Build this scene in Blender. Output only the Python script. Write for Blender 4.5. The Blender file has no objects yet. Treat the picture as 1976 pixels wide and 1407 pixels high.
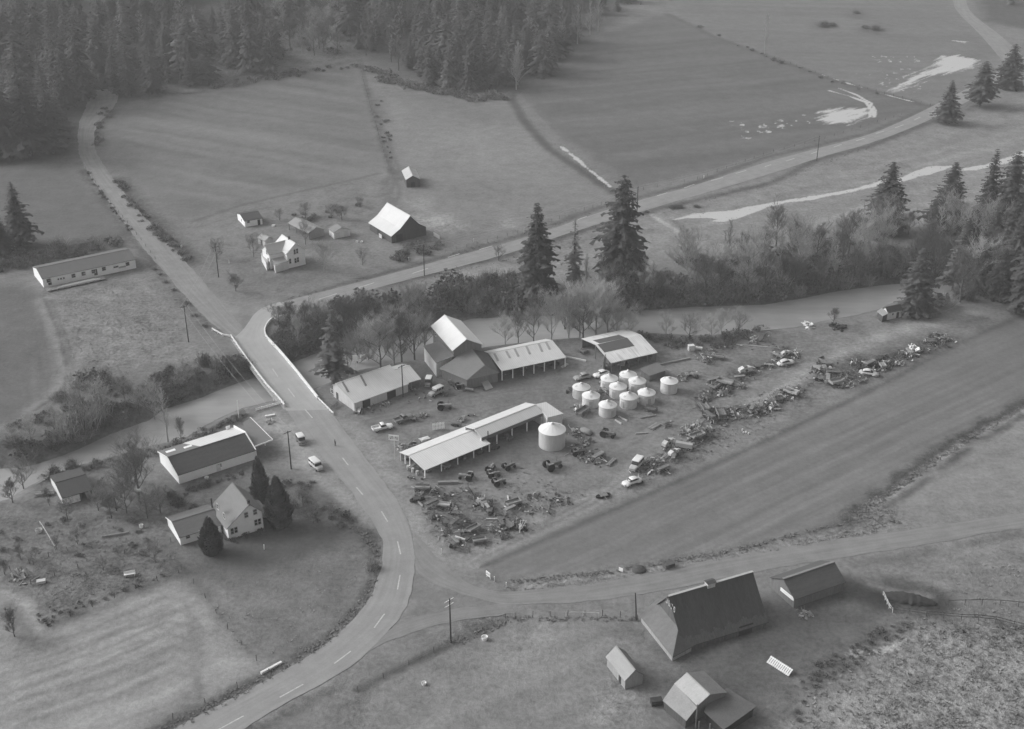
import bpy, math, random
import numpy as np
from mathutils import Vector

# ------------------------------------------------------------------ basics
F, H, TH, CX, CY = 2400.0, 150.0, math.radians(27.0), 988.0, 703.5
CT, ST = math.cos(TH), math.sin(TH)
WATER_Z = -3.0
RND = random.Random(11)
NP = np.random.RandomState(5)
C = bpy.context.scene.collection
PI = math.pi


def G(px, py, z=0.0):
    """the point of the level plane z that the surveyor's camera saw at a photo pixel"""
    x, y = px - CX, py - CY
    d = (x, F * CT - y * ST, -F * ST - y * CT)
    k = (z - H) / d[2]
    return Vector((d[0] * k, d[1] * k, z))


def c(ox, oy, x, y, s=6.172):
    return (ox + x / s, oy + y / s)


def lin(s):
    return (s / 255.0) ** 2.2


class MB:
    def __init__(self):
        self.v, self.f, self.m, self.mi = [], [], [], 0

    def add(self, vs, fs):
        b = len(self.v)
        self.v += [tuple(p) for p in vs]
        self.f += [tuple(b + i for i in q) for q in fs]
        self.m += [self.mi] * len(fs)
        return self

    def box(self, x0, x1, y0, y1, z0, z1):
        return self.add([(x0, y0, z0), (x1, y0, z0), (x1, y1, z0), (x0, y1, z0), (x0, y0, z1), (x1, y0, z1), (x1, y1, z1), (x0, y1, z1)],
                        [(3, 2, 1, 0), (4, 5, 6, 7), (0, 1, 5, 4), (1, 2, 6, 5), (2, 3, 7, 6), (3, 0, 4, 7)])

    def obox(self, cx, cy, cz, sx, sy, sz, rz=0, ry=0, rx=0):
        vs = []
        for k in range(8):
            p = Vector(((sx if k & 1 else -sx) / 2, (sy if k & 2 else -sy) / 2, (sz if k & 4 else -sz) / 2))
            if rx: p = Vector((p.x, p.y * math.cos(rx) - p.z * math.sin(rx), p.y * math.sin(rx) + p.z * math.cos(rx)))
            if ry: p = Vector((p.x * math.cos(ry) + p.z * math.sin(ry), p.y, -p.x * math.sin(ry) + p.z * math.cos(ry)))
            if rz: p = Vector((p.x * math.cos(rz) - p.y * math.sin(rz), p.x * math.sin(rz) + p.y * math.cos(rz), p.z))
            vs.append((p.x + cx, p.y + cy, p.z + cz))
        return self.add(vs, [(2, 3, 1, 0), (4, 5, 7, 6), (0, 1, 5, 4), (1, 3, 7, 5), (3, 2, 6, 7), (2, 0, 4, 6)])

    def prism(self, poly, axis, a, b):
        """2-D polygon extruded along an axis: poly in the two other axes, in order"""
        n = len(poly)
        def P(p, w):
            return (w, p[0], p[1]) if axis == 'x' else (p[0], w, p[1]) if axis == 'y' else (p[0], p[1], w)
        vs = [P(p, a) for p in poly] + [P(p, b) for p in poly]
        fs = [tuple(range(n))[::-1], tuple(range(n, 2 * n))] + [(i, (i + 1) % n, n + (i + 1) % n, n + i) for i in range(n)]
        return self.add(vs, fs)

    def tube(self, pts, rads, n=6, cap=True):
        pts = [Vector(p) for p in pts]
        vs, fs = [], []
        for i, p in enumerate(pts):
            d = (pts[min(i + 1, len(pts) - 1)] - pts[max(i - 1, 0)])
            if d.length < 1e-6: d = Vector((0, 0, 1))
            d.normalize()
            a = d.cross(Vector((0, 0, 1)) if abs(d.z) < .9 else Vector((1, 0, 0))).normalized()
            b = d.cross(a)
            r = rads[i] if isinstance(rads, (list, tuple)) else rads
            for k in range(n):
                t = 2 * PI * k / n
                vs.append(p + a * (r * math.cos(t)) + b * (r * math.sin(t)))
        for i in range(len(pts) - 1):
            for k in range(n):
                fs.append((i * n + k, i * n + (k + 1) % n, (i + 1) * n + (k + 1) % n, (i + 1) * n + k))
        if cap:
            fs += [tuple(range(n))[::-1], tuple((len(pts) - 1) * n + k for k in range(n))]
        return self.add(vs, fs)

    def lathe(self, prof, n=24, cx=0, cy=0):
        vs, fs = [], []
        for r, z in prof:
            for k in range(n):
                t = 2 * PI * k / n
                vs.append((cx + r * math.cos(t), cy + r * math.sin(t), z))
        for i in range(len(prof) - 1):
            for k in range(n):
                fs.append((i * n + k, i * n + (k + 1) % n, (i + 1) * n + (k + 1) % n, (i + 1) * n + k))
        return self.add(vs, fs)

    def loft(self, secs, n=16, e=3.0):
        """(x, half width, z low, z high) sections with rounded corners along x"""
        vs, fs = [], []
        for x, hw, z0, z1 in secs:
            for k in range(n):
                t = 2 * PI * (k + .5) / n
                cs, sn = math.cos(t), math.sin(t)
                y = hw * math.copysign(abs(cs) ** (2 / e), cs)
                z = (z0 + z1) / 2 + (z1 - z0) / 2 * math.copysign(abs(sn) ** (2 / e), sn)
                vs.append((x, y, z))
        m = len(secs)
        for i in range(m - 1):
            for k in range(n):
                fs.append((i * n + k, i * n + (k + 1) % n, (i + 1) * n + (k + 1) % n, (i + 1) * n + k))
        fs += [tuple(range(n))[::-1], tuple((m - 1) * n + k for k in range(n))]
        return self.add(vs, fs)

    def quad(self, a, b, cc, d):
        return self.add([a, b, cc, d], [(0, 1, 2, 3)])

    def wheel(self, x, y, z, r, w, n=14):
        """a wheel whose axle lies along y"""
        vs, fs = [], []
        for s in (-1, 1):
            for rr in (r * .55, r):
                for k in range(n):
                    t = 2 * PI * k / n
                    vs.append((x + rr * math.cos(t), y + s * w / 2, z + rr * math.sin(t)))
        for k in range(n):
            j = (k + 1) % n
            fs += [(k, j, n + j, n + k), (n + k, n + j, 3 * n + j, 3 * n + k), (3 * n + k, 3 * n + j, 2 * n + j, 2 * n + k)]
        self.add(vs, fs)
        self.tube([(x, y - w * .3, z), (x, y + w * .3, z)], r * .56, 10)
        return self

    def mesh(self, name, mats):
        me = bpy.data.meshes.new(name)
        me.from_pydata(self.v, [], self.f)
        for m in (mats if isinstance(mats, (list, tuple)) else [mats]):
            me.materials.append(m)
        if max(self.m, default=0):
            me.polygons.foreach_set('material_index', self.m)
        me.update()
        return me

    def build(self, name, mats, parent=None, smooth=False, at=None, rz=0):
        o = bpy.data.objects.new(name, self.mesh(name, mats))
        if smooth:
            o.data.polygons.foreach_set('use_smooth', [True] * len(self.f))
        C.objects.link(o)
        if parent is not None: o.parent = parent
        if at is not None: o.location = at
        o.rotation_euler.z = rz
        return o


def tag(o, label=None, cat=None, group=None, kind=None):
    if label: o['label'] = label
    if cat: o['category'] = cat
    if group: o['group'] = group
    if kind: o['kind'] = kind
    return o


def thing(name, label, cat, loc=(0, 0, 0), rz=0, group=None):
    o = bpy.data.objects.new(name, None)
    o.empty_display_size = .5
    C.objects.link(o)
    o.location = loc
    o.rotation_euler.z = rz
    return tag(o, label, cat, group)


KIDS = {}


def dup(root, loc, rz, sc=1.0, label=None, group=None):
    """a copy of a thing together with copies of its parts and their sub-parts"""
    if root.name not in KIDS:
        KIDS[root.name] = [(ch, list(ch.children)) for ch in root.children]
    r = root.copy()
    C.objects.link(r)
    r.location = loc
    r.rotation_euler = (0, 0, rz)
    r.scale = sc if isinstance(sc, (tuple, list)) else (sc, sc, sc)
    if label: r['label'] = label
    if group: r['group'] = group
    for ch, gs in KIDS[root.name]:
        k = ch.copy()
        C.objects.link(k)
        k.parent = r
        for g in gs:
            h = g.copy()
            C.objects.link(h)
            h.parent = k
    return r


def kill(root):
    for ch in list(root.children):
        for g in list(ch.children):
            bpy.data.objects.remove(g)
        bpy.data.objects.remove(ch)
    bpy.data.objects.remove(root)


# ------------------------------------------------------------------ materials (a black and white film world: every albedo is grey)
MATS = {}


def grey(nt, a):
    n = nt.nodes.new('ShaderNodeCombineColor')
    for k in range(3): nt.links.new(a, n.inputs[k])
    return n.outputs[0]


def M(s, var=.12, scale=.6, rough=.85, streak=None, rnd=0.0, spec=.25, bump=0.0, fine=6.0):
    """grey paint, wood, metal or leaf whose tone wanders with two scales of noise"""
    key = (s, var, scale, rough, streak, rnd, spec, bump, fine)
    if key in MATS: return MATS[key]
    m = bpy.data.materials.new('grey_%d_%d' % (s, len(MATS)))
    MATS[key] = m
    m.use_nodes = True
    nt = m.node_tree
    p = nt.nodes['Principled BSDF']
    p.inputs['Roughness'].default_value = rough
    p.inputs['Specular IOR Level'].default_value = spec
    L = nt.links.new
    tc = nt.nodes.new('ShaderNodeTexCoord')
    mp = nt.nodes.new('ShaderNodeMapping')
    L(tc.outputs['Object'], mp.inputs[0])
    if streak: mp.inputs['Scale'].default_value = streak
    n1 = nt.nodes.new('ShaderNodeTexNoise'); n1.inputs['Scale'].default_value = scale; n1.inputs['Detail'].default_value = 5
    n2 = nt.nodes.new('ShaderNodeTexNoise'); n2.inputs['Scale'].default_value = scale * fine; n2.inputs['Detail'].default_value = 2
    L(mp.outputs[0], n1.inputs['Vector']); L(mp.outputs[0], n2.inputs['Vector'])
    a = nt.nodes.new('ShaderNodeMath'); a.operation = 'ADD'
    L(n1.outputs['Fac'], a.inputs[0]); L(n2.outputs['Fac'], a.inputs[1])
    r = nt.nodes.new('ShaderNodeMapRange')
    r.inputs[1].default_value, r.inputs[2].default_value = .7, 1.3
    b = lin(s)
    r.inputs[3].default_value, r.inputs[4].default_value = b * (1 - var), b * (1 + var)
    r.clamp = False
    L(a.outputs[0], r.inputs[0])
    out = r.outputs[0]
    if rnd:
        oi = nt.nodes.new('ShaderNodeObjectInfo')
        r2 = nt.nodes.new('ShaderNodeMapRange'); r2.inputs[3].default_value, r2.inputs[4].default_value = 1 - rnd, 1 + rnd
        L(oi.outputs['Random'], r2.inputs[0])
        mu = nt.nodes.new('ShaderNodeMath'); mu.operation = 'MULTIPLY'
        L(out, mu.inputs[0]); L(r2.outputs[0], mu.inputs[1])
        out = mu.outputs[0]
    mx = nt.nodes.new('ShaderNodeMath'); mx.operation = 'MAXIMUM'; mx.inputs[1].default_value = .004
    L(out, mx.inputs[0])
    L(grey(nt, mx.outputs[0]), p.inputs['Base Color'])
    if bump:
        bn = nt.nodes.new('ShaderNodeBump'); bn.inputs['Strength'].default_value = bump; bn.inputs['Distance'].default_value = .1
        L(n2.outputs['Fac'], bn.inputs['Height']); L(bn.outputs[0], p.inputs['Normal'])
    return m


def M_roof(s, var=.06, rust=0.0, rib=.6):
    """sheet metal roof: ribs run down the slope (local y), stains follow them"""
    key = ('roof', s, var, rust, rib)
    if key in MATS: return MATS[key]
    m = bpy.data.materials.new('sheet_metal_%d_%d' % (s, len(MATS)))
    MATS[key] = m
    m.use_nodes = True
    nt = m.node_tree; L = nt.links.new
    p = nt.nodes['Principled BSDF']
    p.inputs['Roughness'].default_value = .6
    p.inputs['Specular IOR Level'].default_value = .3
    tc = nt.nodes.new('ShaderNodeTexCoord')
    mp = nt.nodes.new('ShaderNodeMapping'); mp.inputs['Scale'].default_value = (1.3, .12, .12)
    L(tc.outputs['Object'], mp.inputs[0])
    n1 = nt.nodes.new('ShaderNodeTexNoise'); n1.inputs['Scale'].default_value = 1.0; n1.inputs['Detail'].default_value = 6
    L(mp.outputs[0], n1.inputs['Vector'])
    n3 = nt.nodes.new('ShaderNodeTexNoise'); n3.inputs['Scale'].default_value = .35; n3.inputs['Detail'].default_value = 5
    L(tc.outputs['Object'], n3.inputs['Vector'])
    w = nt.nodes.new('ShaderNodeTexWave'); w.inputs['Scale'].default_value = rib; w.bands_direction = 'X'; w.inputs['Distortion'].default_value = 0
    L(tc.outputs['Object'], w.inputs['Vector'])
    a = nt.nodes.new('ShaderNodeMath'); a.operation = 'ADD'
    L(n1.outputs['Fac'], a.inputs[0]); L(n3.outputs['Fac'], a.inputs[1])
    r = nt.nodes.new('ShaderNodeMapRange'); r.clamp = False
    r.inputs[1].default_value, r.inputs[2].default_value = .7, 1.3
    b = lin(s)
    r.inputs[3].default_value, r.inputs[4].default_value = b * (1 - var), b * (1 + var)
    L(a.outputs[0], r.inputs[0])
    ww = nt.nodes.new('ShaderNodeMapRange'); ww.inputs[3].default_value, ww.inputs[4].default_value = .93, 1.03
    L(w.outputs['Fac'], ww.inputs[0])
    mu = nt.nodes.new('ShaderNodeMath'); mu.operation = 'MULTIPLY'
    L(r.outputs[0], mu.inputs[0]); L(ww.outputs[0], mu.inputs[1])
    out = mu.outputs[0]
    if rust:
        rr = nt.nodes.new('ShaderNodeMapRange'); rr.inputs[1].default_value, rr.inputs[2].default_value = .52, .7
        rr.inputs[3].default_value, rr.inputs[4].default_value = 1.0, 1 - rust
        L(n1.outputs['Fac'], rr.inputs[0])
        m2 = nt.nodes.new('ShaderNodeMath'); m2.operation = 'MULTIPLY'
        L(out, m2.inputs[0]); L(rr.outputs[0], m2.inputs[1]); out = m2.outputs[0]
    mn = nt.nodes.new('ShaderNodeMath'); mn.operation = 'MINIMUM'; mn.inputs[1].default_value = .88
    L(out, mn.inputs[0])
    L(grey(nt, mn.outputs[0]), p.inputs['Base Color'])
    bn = nt.nodes.new('ShaderNodeBump'); bn.inputs['Strength'].default_value = .25; bn.inputs['Distance'].default_value = .04
    L(w.outputs['Fac'], bn.inputs['Height']); L(bn.outputs[0], p.inputs['Normal'])
    return m


def M_ground(name, spec=.1):
    m = bpy.data.materials.new(name)
    m.use_nodes = True
    nt = m.node_tree; L = nt.links.new
    p = nt.nodes['Principled BSDF']
    p.inputs['Roughness'].default_value = .95
    p.inputs['Specular IOR Level'].default_value = spec
    at = nt.nodes.new('ShaderNodeAttribute'); at.attribute_name = 'tone'
    ar = nt.nodes.new('ShaderNodeAttribute'); ar.attribute_name = 'rough'
    tc = nt.nodes.new('ShaderNodeTexCoord')
    tot = None
    for sc, w, det in ((.045, 1.2, 4), (.22, 1.8, 5), (1.0, 1.9, 4), (3.4, .9, 2)):
        n = nt.nodes.new('ShaderNodeTexNoise'); n.inputs['Scale'].default_value = sc; n.inputs['Detail'].default_value = det; n.inputs['Roughness'].default_value = .6
        L(tc.outputs['Object'], n.inputs['Vector'])
        s = nt.nodes.new('ShaderNodeMath'); s.operation = 'MULTIPLY_ADD'; s.inputs[1].default_value = w; s.inputs[2].default_value = -.5 * w
        L(n.outputs['Fac'], s.inputs[0])
        if tot is None: tot = s.outputs[0]
        else:
            a = nt.nodes.new('ShaderNodeMath'); a.operation = 'ADD'
            L(tot, a.inputs[0]); L(s.outputs[0], a.inputs[1]); tot = a.outputs[0]
    mu = nt.nodes.new('ShaderNodeMath'); mu.operation = 'MULTIPLY'
    L(tot, mu.inputs[0]); L(ar.outputs['Fac'], mu.inputs[1])
    o = nt.nodes.new('ShaderNodeMath'); o.operation = 'ADD'; o.inputs[1].default_value = 1.0
    L(mu.outputs[0], o.inputs[0])
    f = nt.nodes.new('ShaderNodeMath'); f.operation = 'MULTIPLY'
    L(at.outputs['Fac'], f.inputs[0]); L(o.outputs[0], f.inputs[1])
    mx = nt.nodes.new('ShaderNodeMath'); mx.operation = 'MAXIMUM'; mx.inputs[1].default_value = .01
    L(f.outputs[0], mx.inputs[0])
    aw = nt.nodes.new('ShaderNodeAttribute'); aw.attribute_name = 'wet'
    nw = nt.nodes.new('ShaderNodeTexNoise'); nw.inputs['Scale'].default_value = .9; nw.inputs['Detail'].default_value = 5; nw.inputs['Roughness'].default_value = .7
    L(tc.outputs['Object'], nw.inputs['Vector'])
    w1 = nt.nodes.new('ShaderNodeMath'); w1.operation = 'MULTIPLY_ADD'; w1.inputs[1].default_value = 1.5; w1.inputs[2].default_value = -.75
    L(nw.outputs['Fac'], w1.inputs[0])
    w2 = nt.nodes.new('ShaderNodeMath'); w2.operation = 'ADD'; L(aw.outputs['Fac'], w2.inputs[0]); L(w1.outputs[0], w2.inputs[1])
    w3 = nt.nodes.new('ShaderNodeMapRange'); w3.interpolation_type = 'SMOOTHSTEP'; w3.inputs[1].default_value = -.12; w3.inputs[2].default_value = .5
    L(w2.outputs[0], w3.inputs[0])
    mixw = nt.nodes.new('ShaderNodeMix'); mixw.data_type = 'FLOAT'; mixw.inputs[3].default_value = .50  # pale colour put in for the sky mirrored on standing water
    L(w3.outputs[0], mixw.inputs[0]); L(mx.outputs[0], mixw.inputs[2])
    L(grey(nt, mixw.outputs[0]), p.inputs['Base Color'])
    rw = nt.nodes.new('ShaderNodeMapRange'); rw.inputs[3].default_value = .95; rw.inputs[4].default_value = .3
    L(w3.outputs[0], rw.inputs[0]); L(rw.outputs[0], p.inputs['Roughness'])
    bn = nt.nodes.new('ShaderNodeBump'); bn.inputs['Strength'].default_value = .5; bn.inputs['Distance'].default_value = .3
    L(mu.outputs[0], bn.inputs['Height']); L(bn.outputs[0], p.inputs['Normal'])
    return m


def M_road(name, s, var=.1, track=.08):
    """u runs across, v along in metres: wheel tracks, oil line and patches"""
    m = bpy.data.materials.new(name)
    m.use_nodes = True
    nt = m.node_tree; L = nt.links.new
    p = nt.nodes['Principled BSDF']
    p.inputs['Roughness'].default_value = .85
    p.inputs['Specular IOR Level'].default_value = .25
    uv = nt.nodes.new('ShaderNodeUVMap')
    mp = nt.nodes.new('ShaderNodeMapping'); mp.inputs['Scale'].default_value = (9, .05, 1)
    L(uv.outputs[0], mp.inputs[0])
    n1 = nt.nodes.new('ShaderNodeTexNoise'); n1.inputs['Scale'].default_value = 1; n1.inputs['Detail'].default_value = 4
    L(mp.outputs[0], n1.inputs['Vector'])
    tc = nt.nodes.new('ShaderNodeTexCoord')
    n2 = nt.nodes.new('ShaderNodeTexNoise'); n2.inputs['Scale'].default_value = .25; n2.inputs['Detail'].default_value = 7; n2.inputs['Roughness'].default_value = .65
    L(tc.outputs['Object'], n2.inputs['Vector'])
    n3 = nt.nodes.new('ShaderNodeTexNoise'); n3.inputs['Scale'].default_value = 3; n3.inputs['Detail'].default_value = 3
    L(tc.outputs['Object'], n3.inputs['Vector'])
    b = lin(s)
    tot = None
    for n, w in ((n1, track * 2), (n2, var * 2.2), (n3, var)):
        q = nt.nodes.new('ShaderNodeMath'); q.operation = 'MULTIPLY_ADD'; q.inputs[1].default_value = 2 * w; q.inputs[2].default_value = -w
        L(n.outputs['Fac'], q.inputs[0])
        if tot is None: tot = q.outputs[0]
        else:
            a = nt.nodes.new('ShaderNodeMath'); a.operation = 'ADD'; L(tot, a.inputs[0]); L(q.outputs[0], a.inputs[1]); tot = a.outputs[0]
    f = nt.nodes.new('ShaderNodeMath'); f.operation = 'MULTIPLY_ADD'; f.inputs[1].default_value = b; f.inputs[2].default_value = b
    L(tot, f.inputs[0])
    L(grey(nt, f.outputs[0]), p.inputs['Base Color'])
    return m


def M_water(name, s, rough=.12):
    m = bpy.data.materials.new(name)
    m.use_nodes = True
    nt = m.node_tree; L = nt.links.new
    p = nt.nodes['Principled BSDF']
    p.inputs['Roughness'].default_value = rough
    p.inputs['IOR'].default_value = 1.33
    tc = nt.nodes.new('ShaderNodeTexCoord')
    mpw = nt.nodes.new('ShaderNodeMapping'); mpw.inputs['Rotation'].default_value = (0, 0, -.35); mpw.inputs['Scale'].default_value = (.35, 1.6, 1)
    L(tc.outputs['Object'], mpw.inputs[0])
    n = nt.nodes.new('ShaderNodeTexNoise'); n.inputs['Scale'].default_value = .16; n.inputs['Detail'].default_value = 7; n.inputs['Roughness'].default_value = .65
    L(mpw.outputs[0], n.inputs['Vector'])
    r = nt.nodes.new('ShaderNodeMapRange'); b = lin(s)
    r.inputs[3].default_value, r.inputs[4].default_value = b * .88, b * 1.12
    r.inputs[1].default_value, r.inputs[2].default_value = .3, .7
    L(n.outputs['Fac'], r.inputs[0]); L(grey(nt, r.outputs[0]), p.inputs['Base Color'])
    n2 = nt.nodes.new('ShaderNodeTexNoise'); n2.inputs['Scale'].default_value = 1.1; n2.inputs['Detail'].default_value = 4
    L(tc.outputs['Object'], n2.inputs['Vector'])
    bn = nt.nodes.new('ShaderNodeBump'); bn.inputs['Strength'].default_value = .12; bn.inputs['Distance'].default_value = .15
    L(n2.outputs['Fac'], bn.inputs['Height']); L(bn.outputs[0], p.inputs['Normal'])
    return m
# ------------------------------------------------------------------ terrain
FAR_BANK = [(-60, 905), (33, 905), (71, 897), (121, 880), (152, 868), (215, 838), (291, 811), (316, 791), (379, 772), (455, 742), (508, 724), (562, 702), (603, 686),
            (640, 674), (700, 662), (830, 638), (911, 616), (1000, 612), (1180, 605), (1251, 599), (1342, 593), (1476, 589), (1560, 575), (1600, 566), (1696, 552), (1780, 545), (1900, 520), (2120, 480), (2600, 400)]
NEAR_BANK = [(-60, 985), (15, 962), (60, 935), (96, 917), (134, 902), (228, 877), (301, 857), (354, 846), (392, 822), (430, 802), (468, 786), (500, 779), (540, 768), (600, 752),
             (625, 742), (680, 716), (760, 702), (820, 692), (930, 671), (1000, 662), (1060, 655), (1150, 648), (1241, 644), (1367, 646), (1440, 640), (1532, 631), (1597, 617), (1653, 607), (1694, 596), (1729, 580), (1800, 572), (1900, 552), (2120, 515), (2600, 445)]


def world(pts, z=0.0):
    return np.array([tuple(G(x, y, z))[:2] for x, y in pts])


FARW, NEARW = world(FAR_BANK, WATER_Z), world(NEAR_BANK, WATER_Z)
RIVER = np.vstack([FARW, NEARW[::-1]])


def seg_dist(X, Y, poly, closed=True):
    d = np.full(X.shape, 1e9)
    n = len(poly)
    for i in range(n if closed else n - 1):
        a, b = poly[i], poly[(i + 1) % n]
        e = b - a
        t = np.clip(((X - a[0]) * e[0] + (Y - a[1]) * e[1]) / (e @ e + 1e-9), 0, 1)
        d = np.minimum(d, np.hypot(X - a[0] - t * e[0], Y - a[1] - t * e[1]))
    return d


def inside(X, Y, poly):
    r = np.zeros(X.shape, bool)
    n = len(poly)
    for i in range(n):
        a, b = poly[i], poly[(i + 1) % n]
        if a[1] == b[1]: continue
        k = ((a[1] > Y) != (b[1] > Y)) & (X < (b[0] - a[0]) * (Y - a[1]) / (b[1] - a[1]) + a[0])
        r ^= k
    return r


def sstep(t):
    t = np.clip(t, 0, 1)
    return t * t * (3 - 2 * t)


LAT = NP.rand(8, 128, 128)


def vnoise(X, Y, s, k=0):
    """smooth value noise in 0..1"""
    x, y = X / s + 1000.3 + 17 * k, Y / s + 1000.7 + 31 * k
    i, j = np.floor(x).astype(int), np.floor(y).astype(int)
    u, v = sstep(x - i), sstep(y - j)
    T = LAT[k % 8]
    a, b, cc, d = T[i % 128, j % 128], T[(i + 1) % 128, j % 128], T[i % 128, (j + 1) % 128], T[(i + 1) % 128, (j + 1) % 128]
    return (a * (1 - u) + b * u) * (1 - v) + (cc * (1 - u) + d * u) * v


def fbm(X, Y, s, k=0):
    return .5 * vnoise(X, Y, s, k) + .3 * vnoise(X, Y, s / 2.3, k + 1) + .2 * vnoise(X, Y, s / 5.1, k + 2)


def hill(X, Y):
    l = sstep((Y - 520) / 260) * np.clip(Y - 520, 0, 900) * .10 * sstep((30 - X) / 120)
    return l


def height(X, Y):
    z = hill(X, Y)
    m = (Y < 460)
    if m.any():
        x, y = X[m], Y[m]
        d = seg_dist(x, y, RIVER)
        ins = inside(x, y, RIVER)
        w = 5.5 + 2.5 * vnoise(x, y, 14, 3)
        zz = np.where(ins, WATER_Z - np.minimum(d * .5, 1.6), WATER_Z * (1 - sstep(d / w)))
        z[m] += zz
    return z


HX0, HY0, HS = -420.0, 120.0, 1.5
_gx, _gy = np.meshgrid(np.arange(HX0, 760, HS), np.arange(HY0, 1250, HS * 2))
HMAP = height(_gx.ravel(), _gy.ravel()).reshape(_gx.shape)


def hz(x, y):
    i, j = (x - HX0) / HS, (y - HY0) / (2 * HS)
    i = min(max(i, 0), HMAP.shape[1] - 1.01); j = min(max(j, 0), HMAP.shape[0] - 1.01)
    a, b = int(i), int(j); u, v = i - a, j - b
    return float((HMAP[b, a] * (1 - u) + HMAP[b, a + 1] * u) * (1 - v) + (HMAP[b + 1, a] * (1 - u) + HMAP[b + 1, a + 1] * u) * v)


def GT(px, py):
    """the point of the terrain seen at a photo pixel"""
    z = 0.0
    for _ in range(5):
        p = G(px, py, z)
        z = .4 * z + .6 * hz(p.x, p.y)
    return Vector((p.x, p.y, hz(p.x, p.y)))


ys = [110.0]
while ys[-1] < 900: ys.append(ys[-1] + max(.36, .0019 * ys[-1]))
while ys[-1] < 4200: ys.append(ys[-1] * 1.035)
ys = np.array(ys)
us = np.linspace(-1, 1, 720)
us = np.sign(us) * (np.abs(us) * .9 + .1 * np.abs(us) ** 4)
GX = (us[None, :] * (62 + .62 * ys)[:, None])
GY = np.repeat(ys[:, None], len(us), 1)
GX, GY = GX.ravel(), GY.ravel()
tone = np.full(GX.shape, 114.0)
rough = np.full(GX.shape, .42)
region = np.zeros(GX.shape, int)
REG = ['ground']


def area(px, t, edge=3.0, rg=None, op=1.0, name=None, wob=3.0):
    P = world(px)
    x0, y0 = P.min(0) - 40; x1, y1 = P.max(0) + 40
    s = np.where((GX > x0) & (GX < x1) & (GY > y0) & (GY < y1))[0]
    x, y = GX[s], GY[s]
    d = seg_dist(x, y, P) * np.where(inside(x, y, P), 1, -1)
    d = d + (fbm(x, y, 9, 2) - .5) * 2 * wob
    a = sstep(d / edge * .5 + .5) * op
    tone[s] = tone[s] * (1 - a) + t * a
    if rg is not None: rough[s] = rough[s] * (1 - a) + rg * a
    if name:
        if name not in REG: REG.append(name)
        region[s[d > 0]] = REG.index(name)
    return s, d


def stroke(px, w, t, edge=1.0, op=1.0, wob=.6, rg=None, gap=0.0):
    P = world(px)
    x0, y0 = P.min(0) - w - 6; x1, y1 = P.max(0) + w + 6
    s = np.where((GX > x0) & (GX < x1) & (GY > y0) & (GY < y1))[0]
    x, y = GX[s], GY[s]
    d = w / 2 - seg_dist(x, y, P, False) + (fbm(x, y, 4, 4) - .5) * 2 * wob
    a = sstep(d / edge * .5 + .5) * op
    if gap: a = a * sstep((vnoise(x, y, 7, 5) - gap) * 5 + .5)
    tone[s] = tone[s] * (1 - a) + t * a
    if rg is not None: rough[s] = rough[s] * (1 - a) + rg * a


def stripes(px, p, q, per, amp, edge=6, k=0, bend=0.0):
    P = world(px); a = np.array(G(*p))[:2]; b = np.array(G(*q))[:2]
    e = (b - a) / np.hypot(*(b - a)); n = np.array([-e[1], e[0]])
    s = np.where(inside(GX, GY, P))[0]
    x, y = GX[s], GY[s]
    fade = sstep(seg_dist(x, y, P) / edge)
    al = (x - a[0]) * e[0] + (y - a[1]) * e[1]
    ac = (x - a[0]) * n[0] + (y - a[1]) * n[1] + bend * (fbm(x, y, 30, 1) - .5) * 10
    v = vnoise(ac, al / 60, per, k) - .5 + .8 * (vnoise(ac, al / 25, per * .45, k + 1) - .5) + .2 * (vnoise(ac, al / 90, per * 2.7, k + 2) - .5)
    tone[s] += v * amp * fade


NW_FIELD = [(205, 235), (255, 195), (420, 172), (560, 150), (690, 130), (712, 190), (735, 270), (752, 330), (690, 345), (560, 372), (440, 400), (370, 425), (300, 390), (235, 320), (200, 270)]
MID_FIELD = [(700, 150), (790, 165), (870, 190), (985, 188), (1010, 230), (1060, 285), (1185, 368), (1160, 395), (1000, 430), (870, 470), (800, 440), (800, 380), (770, 350), (745, 260), (715, 190)]
CENTRE_FIELD = [(1003, 178), (1100, 120), (1180, 60), (1285, 25), (1380, 70), (1480, 105), (1600, 150), (1790, 203), (1700, 240), (1560, 278), (1400, 320), (1215, 366), (1150, 310), (1075, 258), (1030, 215)]
TOP_FIELD = [(1290, 20), (1400, -30), (1830, -30), (1850, 40), (1930, 100), (1800, 195), (1640, 155), (1480, 105), (1370, 60)]
STRIP = [(1060, 455), (1240, 402), (1480, 344), (1680, 290), (1810, 240), (1976, 195), (2150, 150), (2150, 380), (1976, 430), (1700, 440), (1560, 475), (1400, 490), (1250, 505), (1080, 545), (990, 565)]
PLOUGHED = [(935, 1085), (1010, 1052), (1180, 978), (1340, 908), (1500, 832), (1700, 737), (1850, 657), (1976, 602), (2120, 555), (2120, 735), (1976, 778), (1850, 845), (1720, 920), (1660, 990), (1500, 1045), (1300, 1090), (1100, 1120), (1000, 1122)]
HAY = [(-70, 1160), (20, 1150), (60, 1215), (100, 1215), (340, 1115), (380, 1130), (430, 1210), (480, 1280), (400, 1330), (300, 1390), (230, 1450), (-90, 1450)]
ROUGH = [(1560, 1340), (1640, 1280), (1700, 1240), (1740, 1190), (1976, 1205), (2120, 1215), (2120, 1460), (1470, 1460)]

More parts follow.
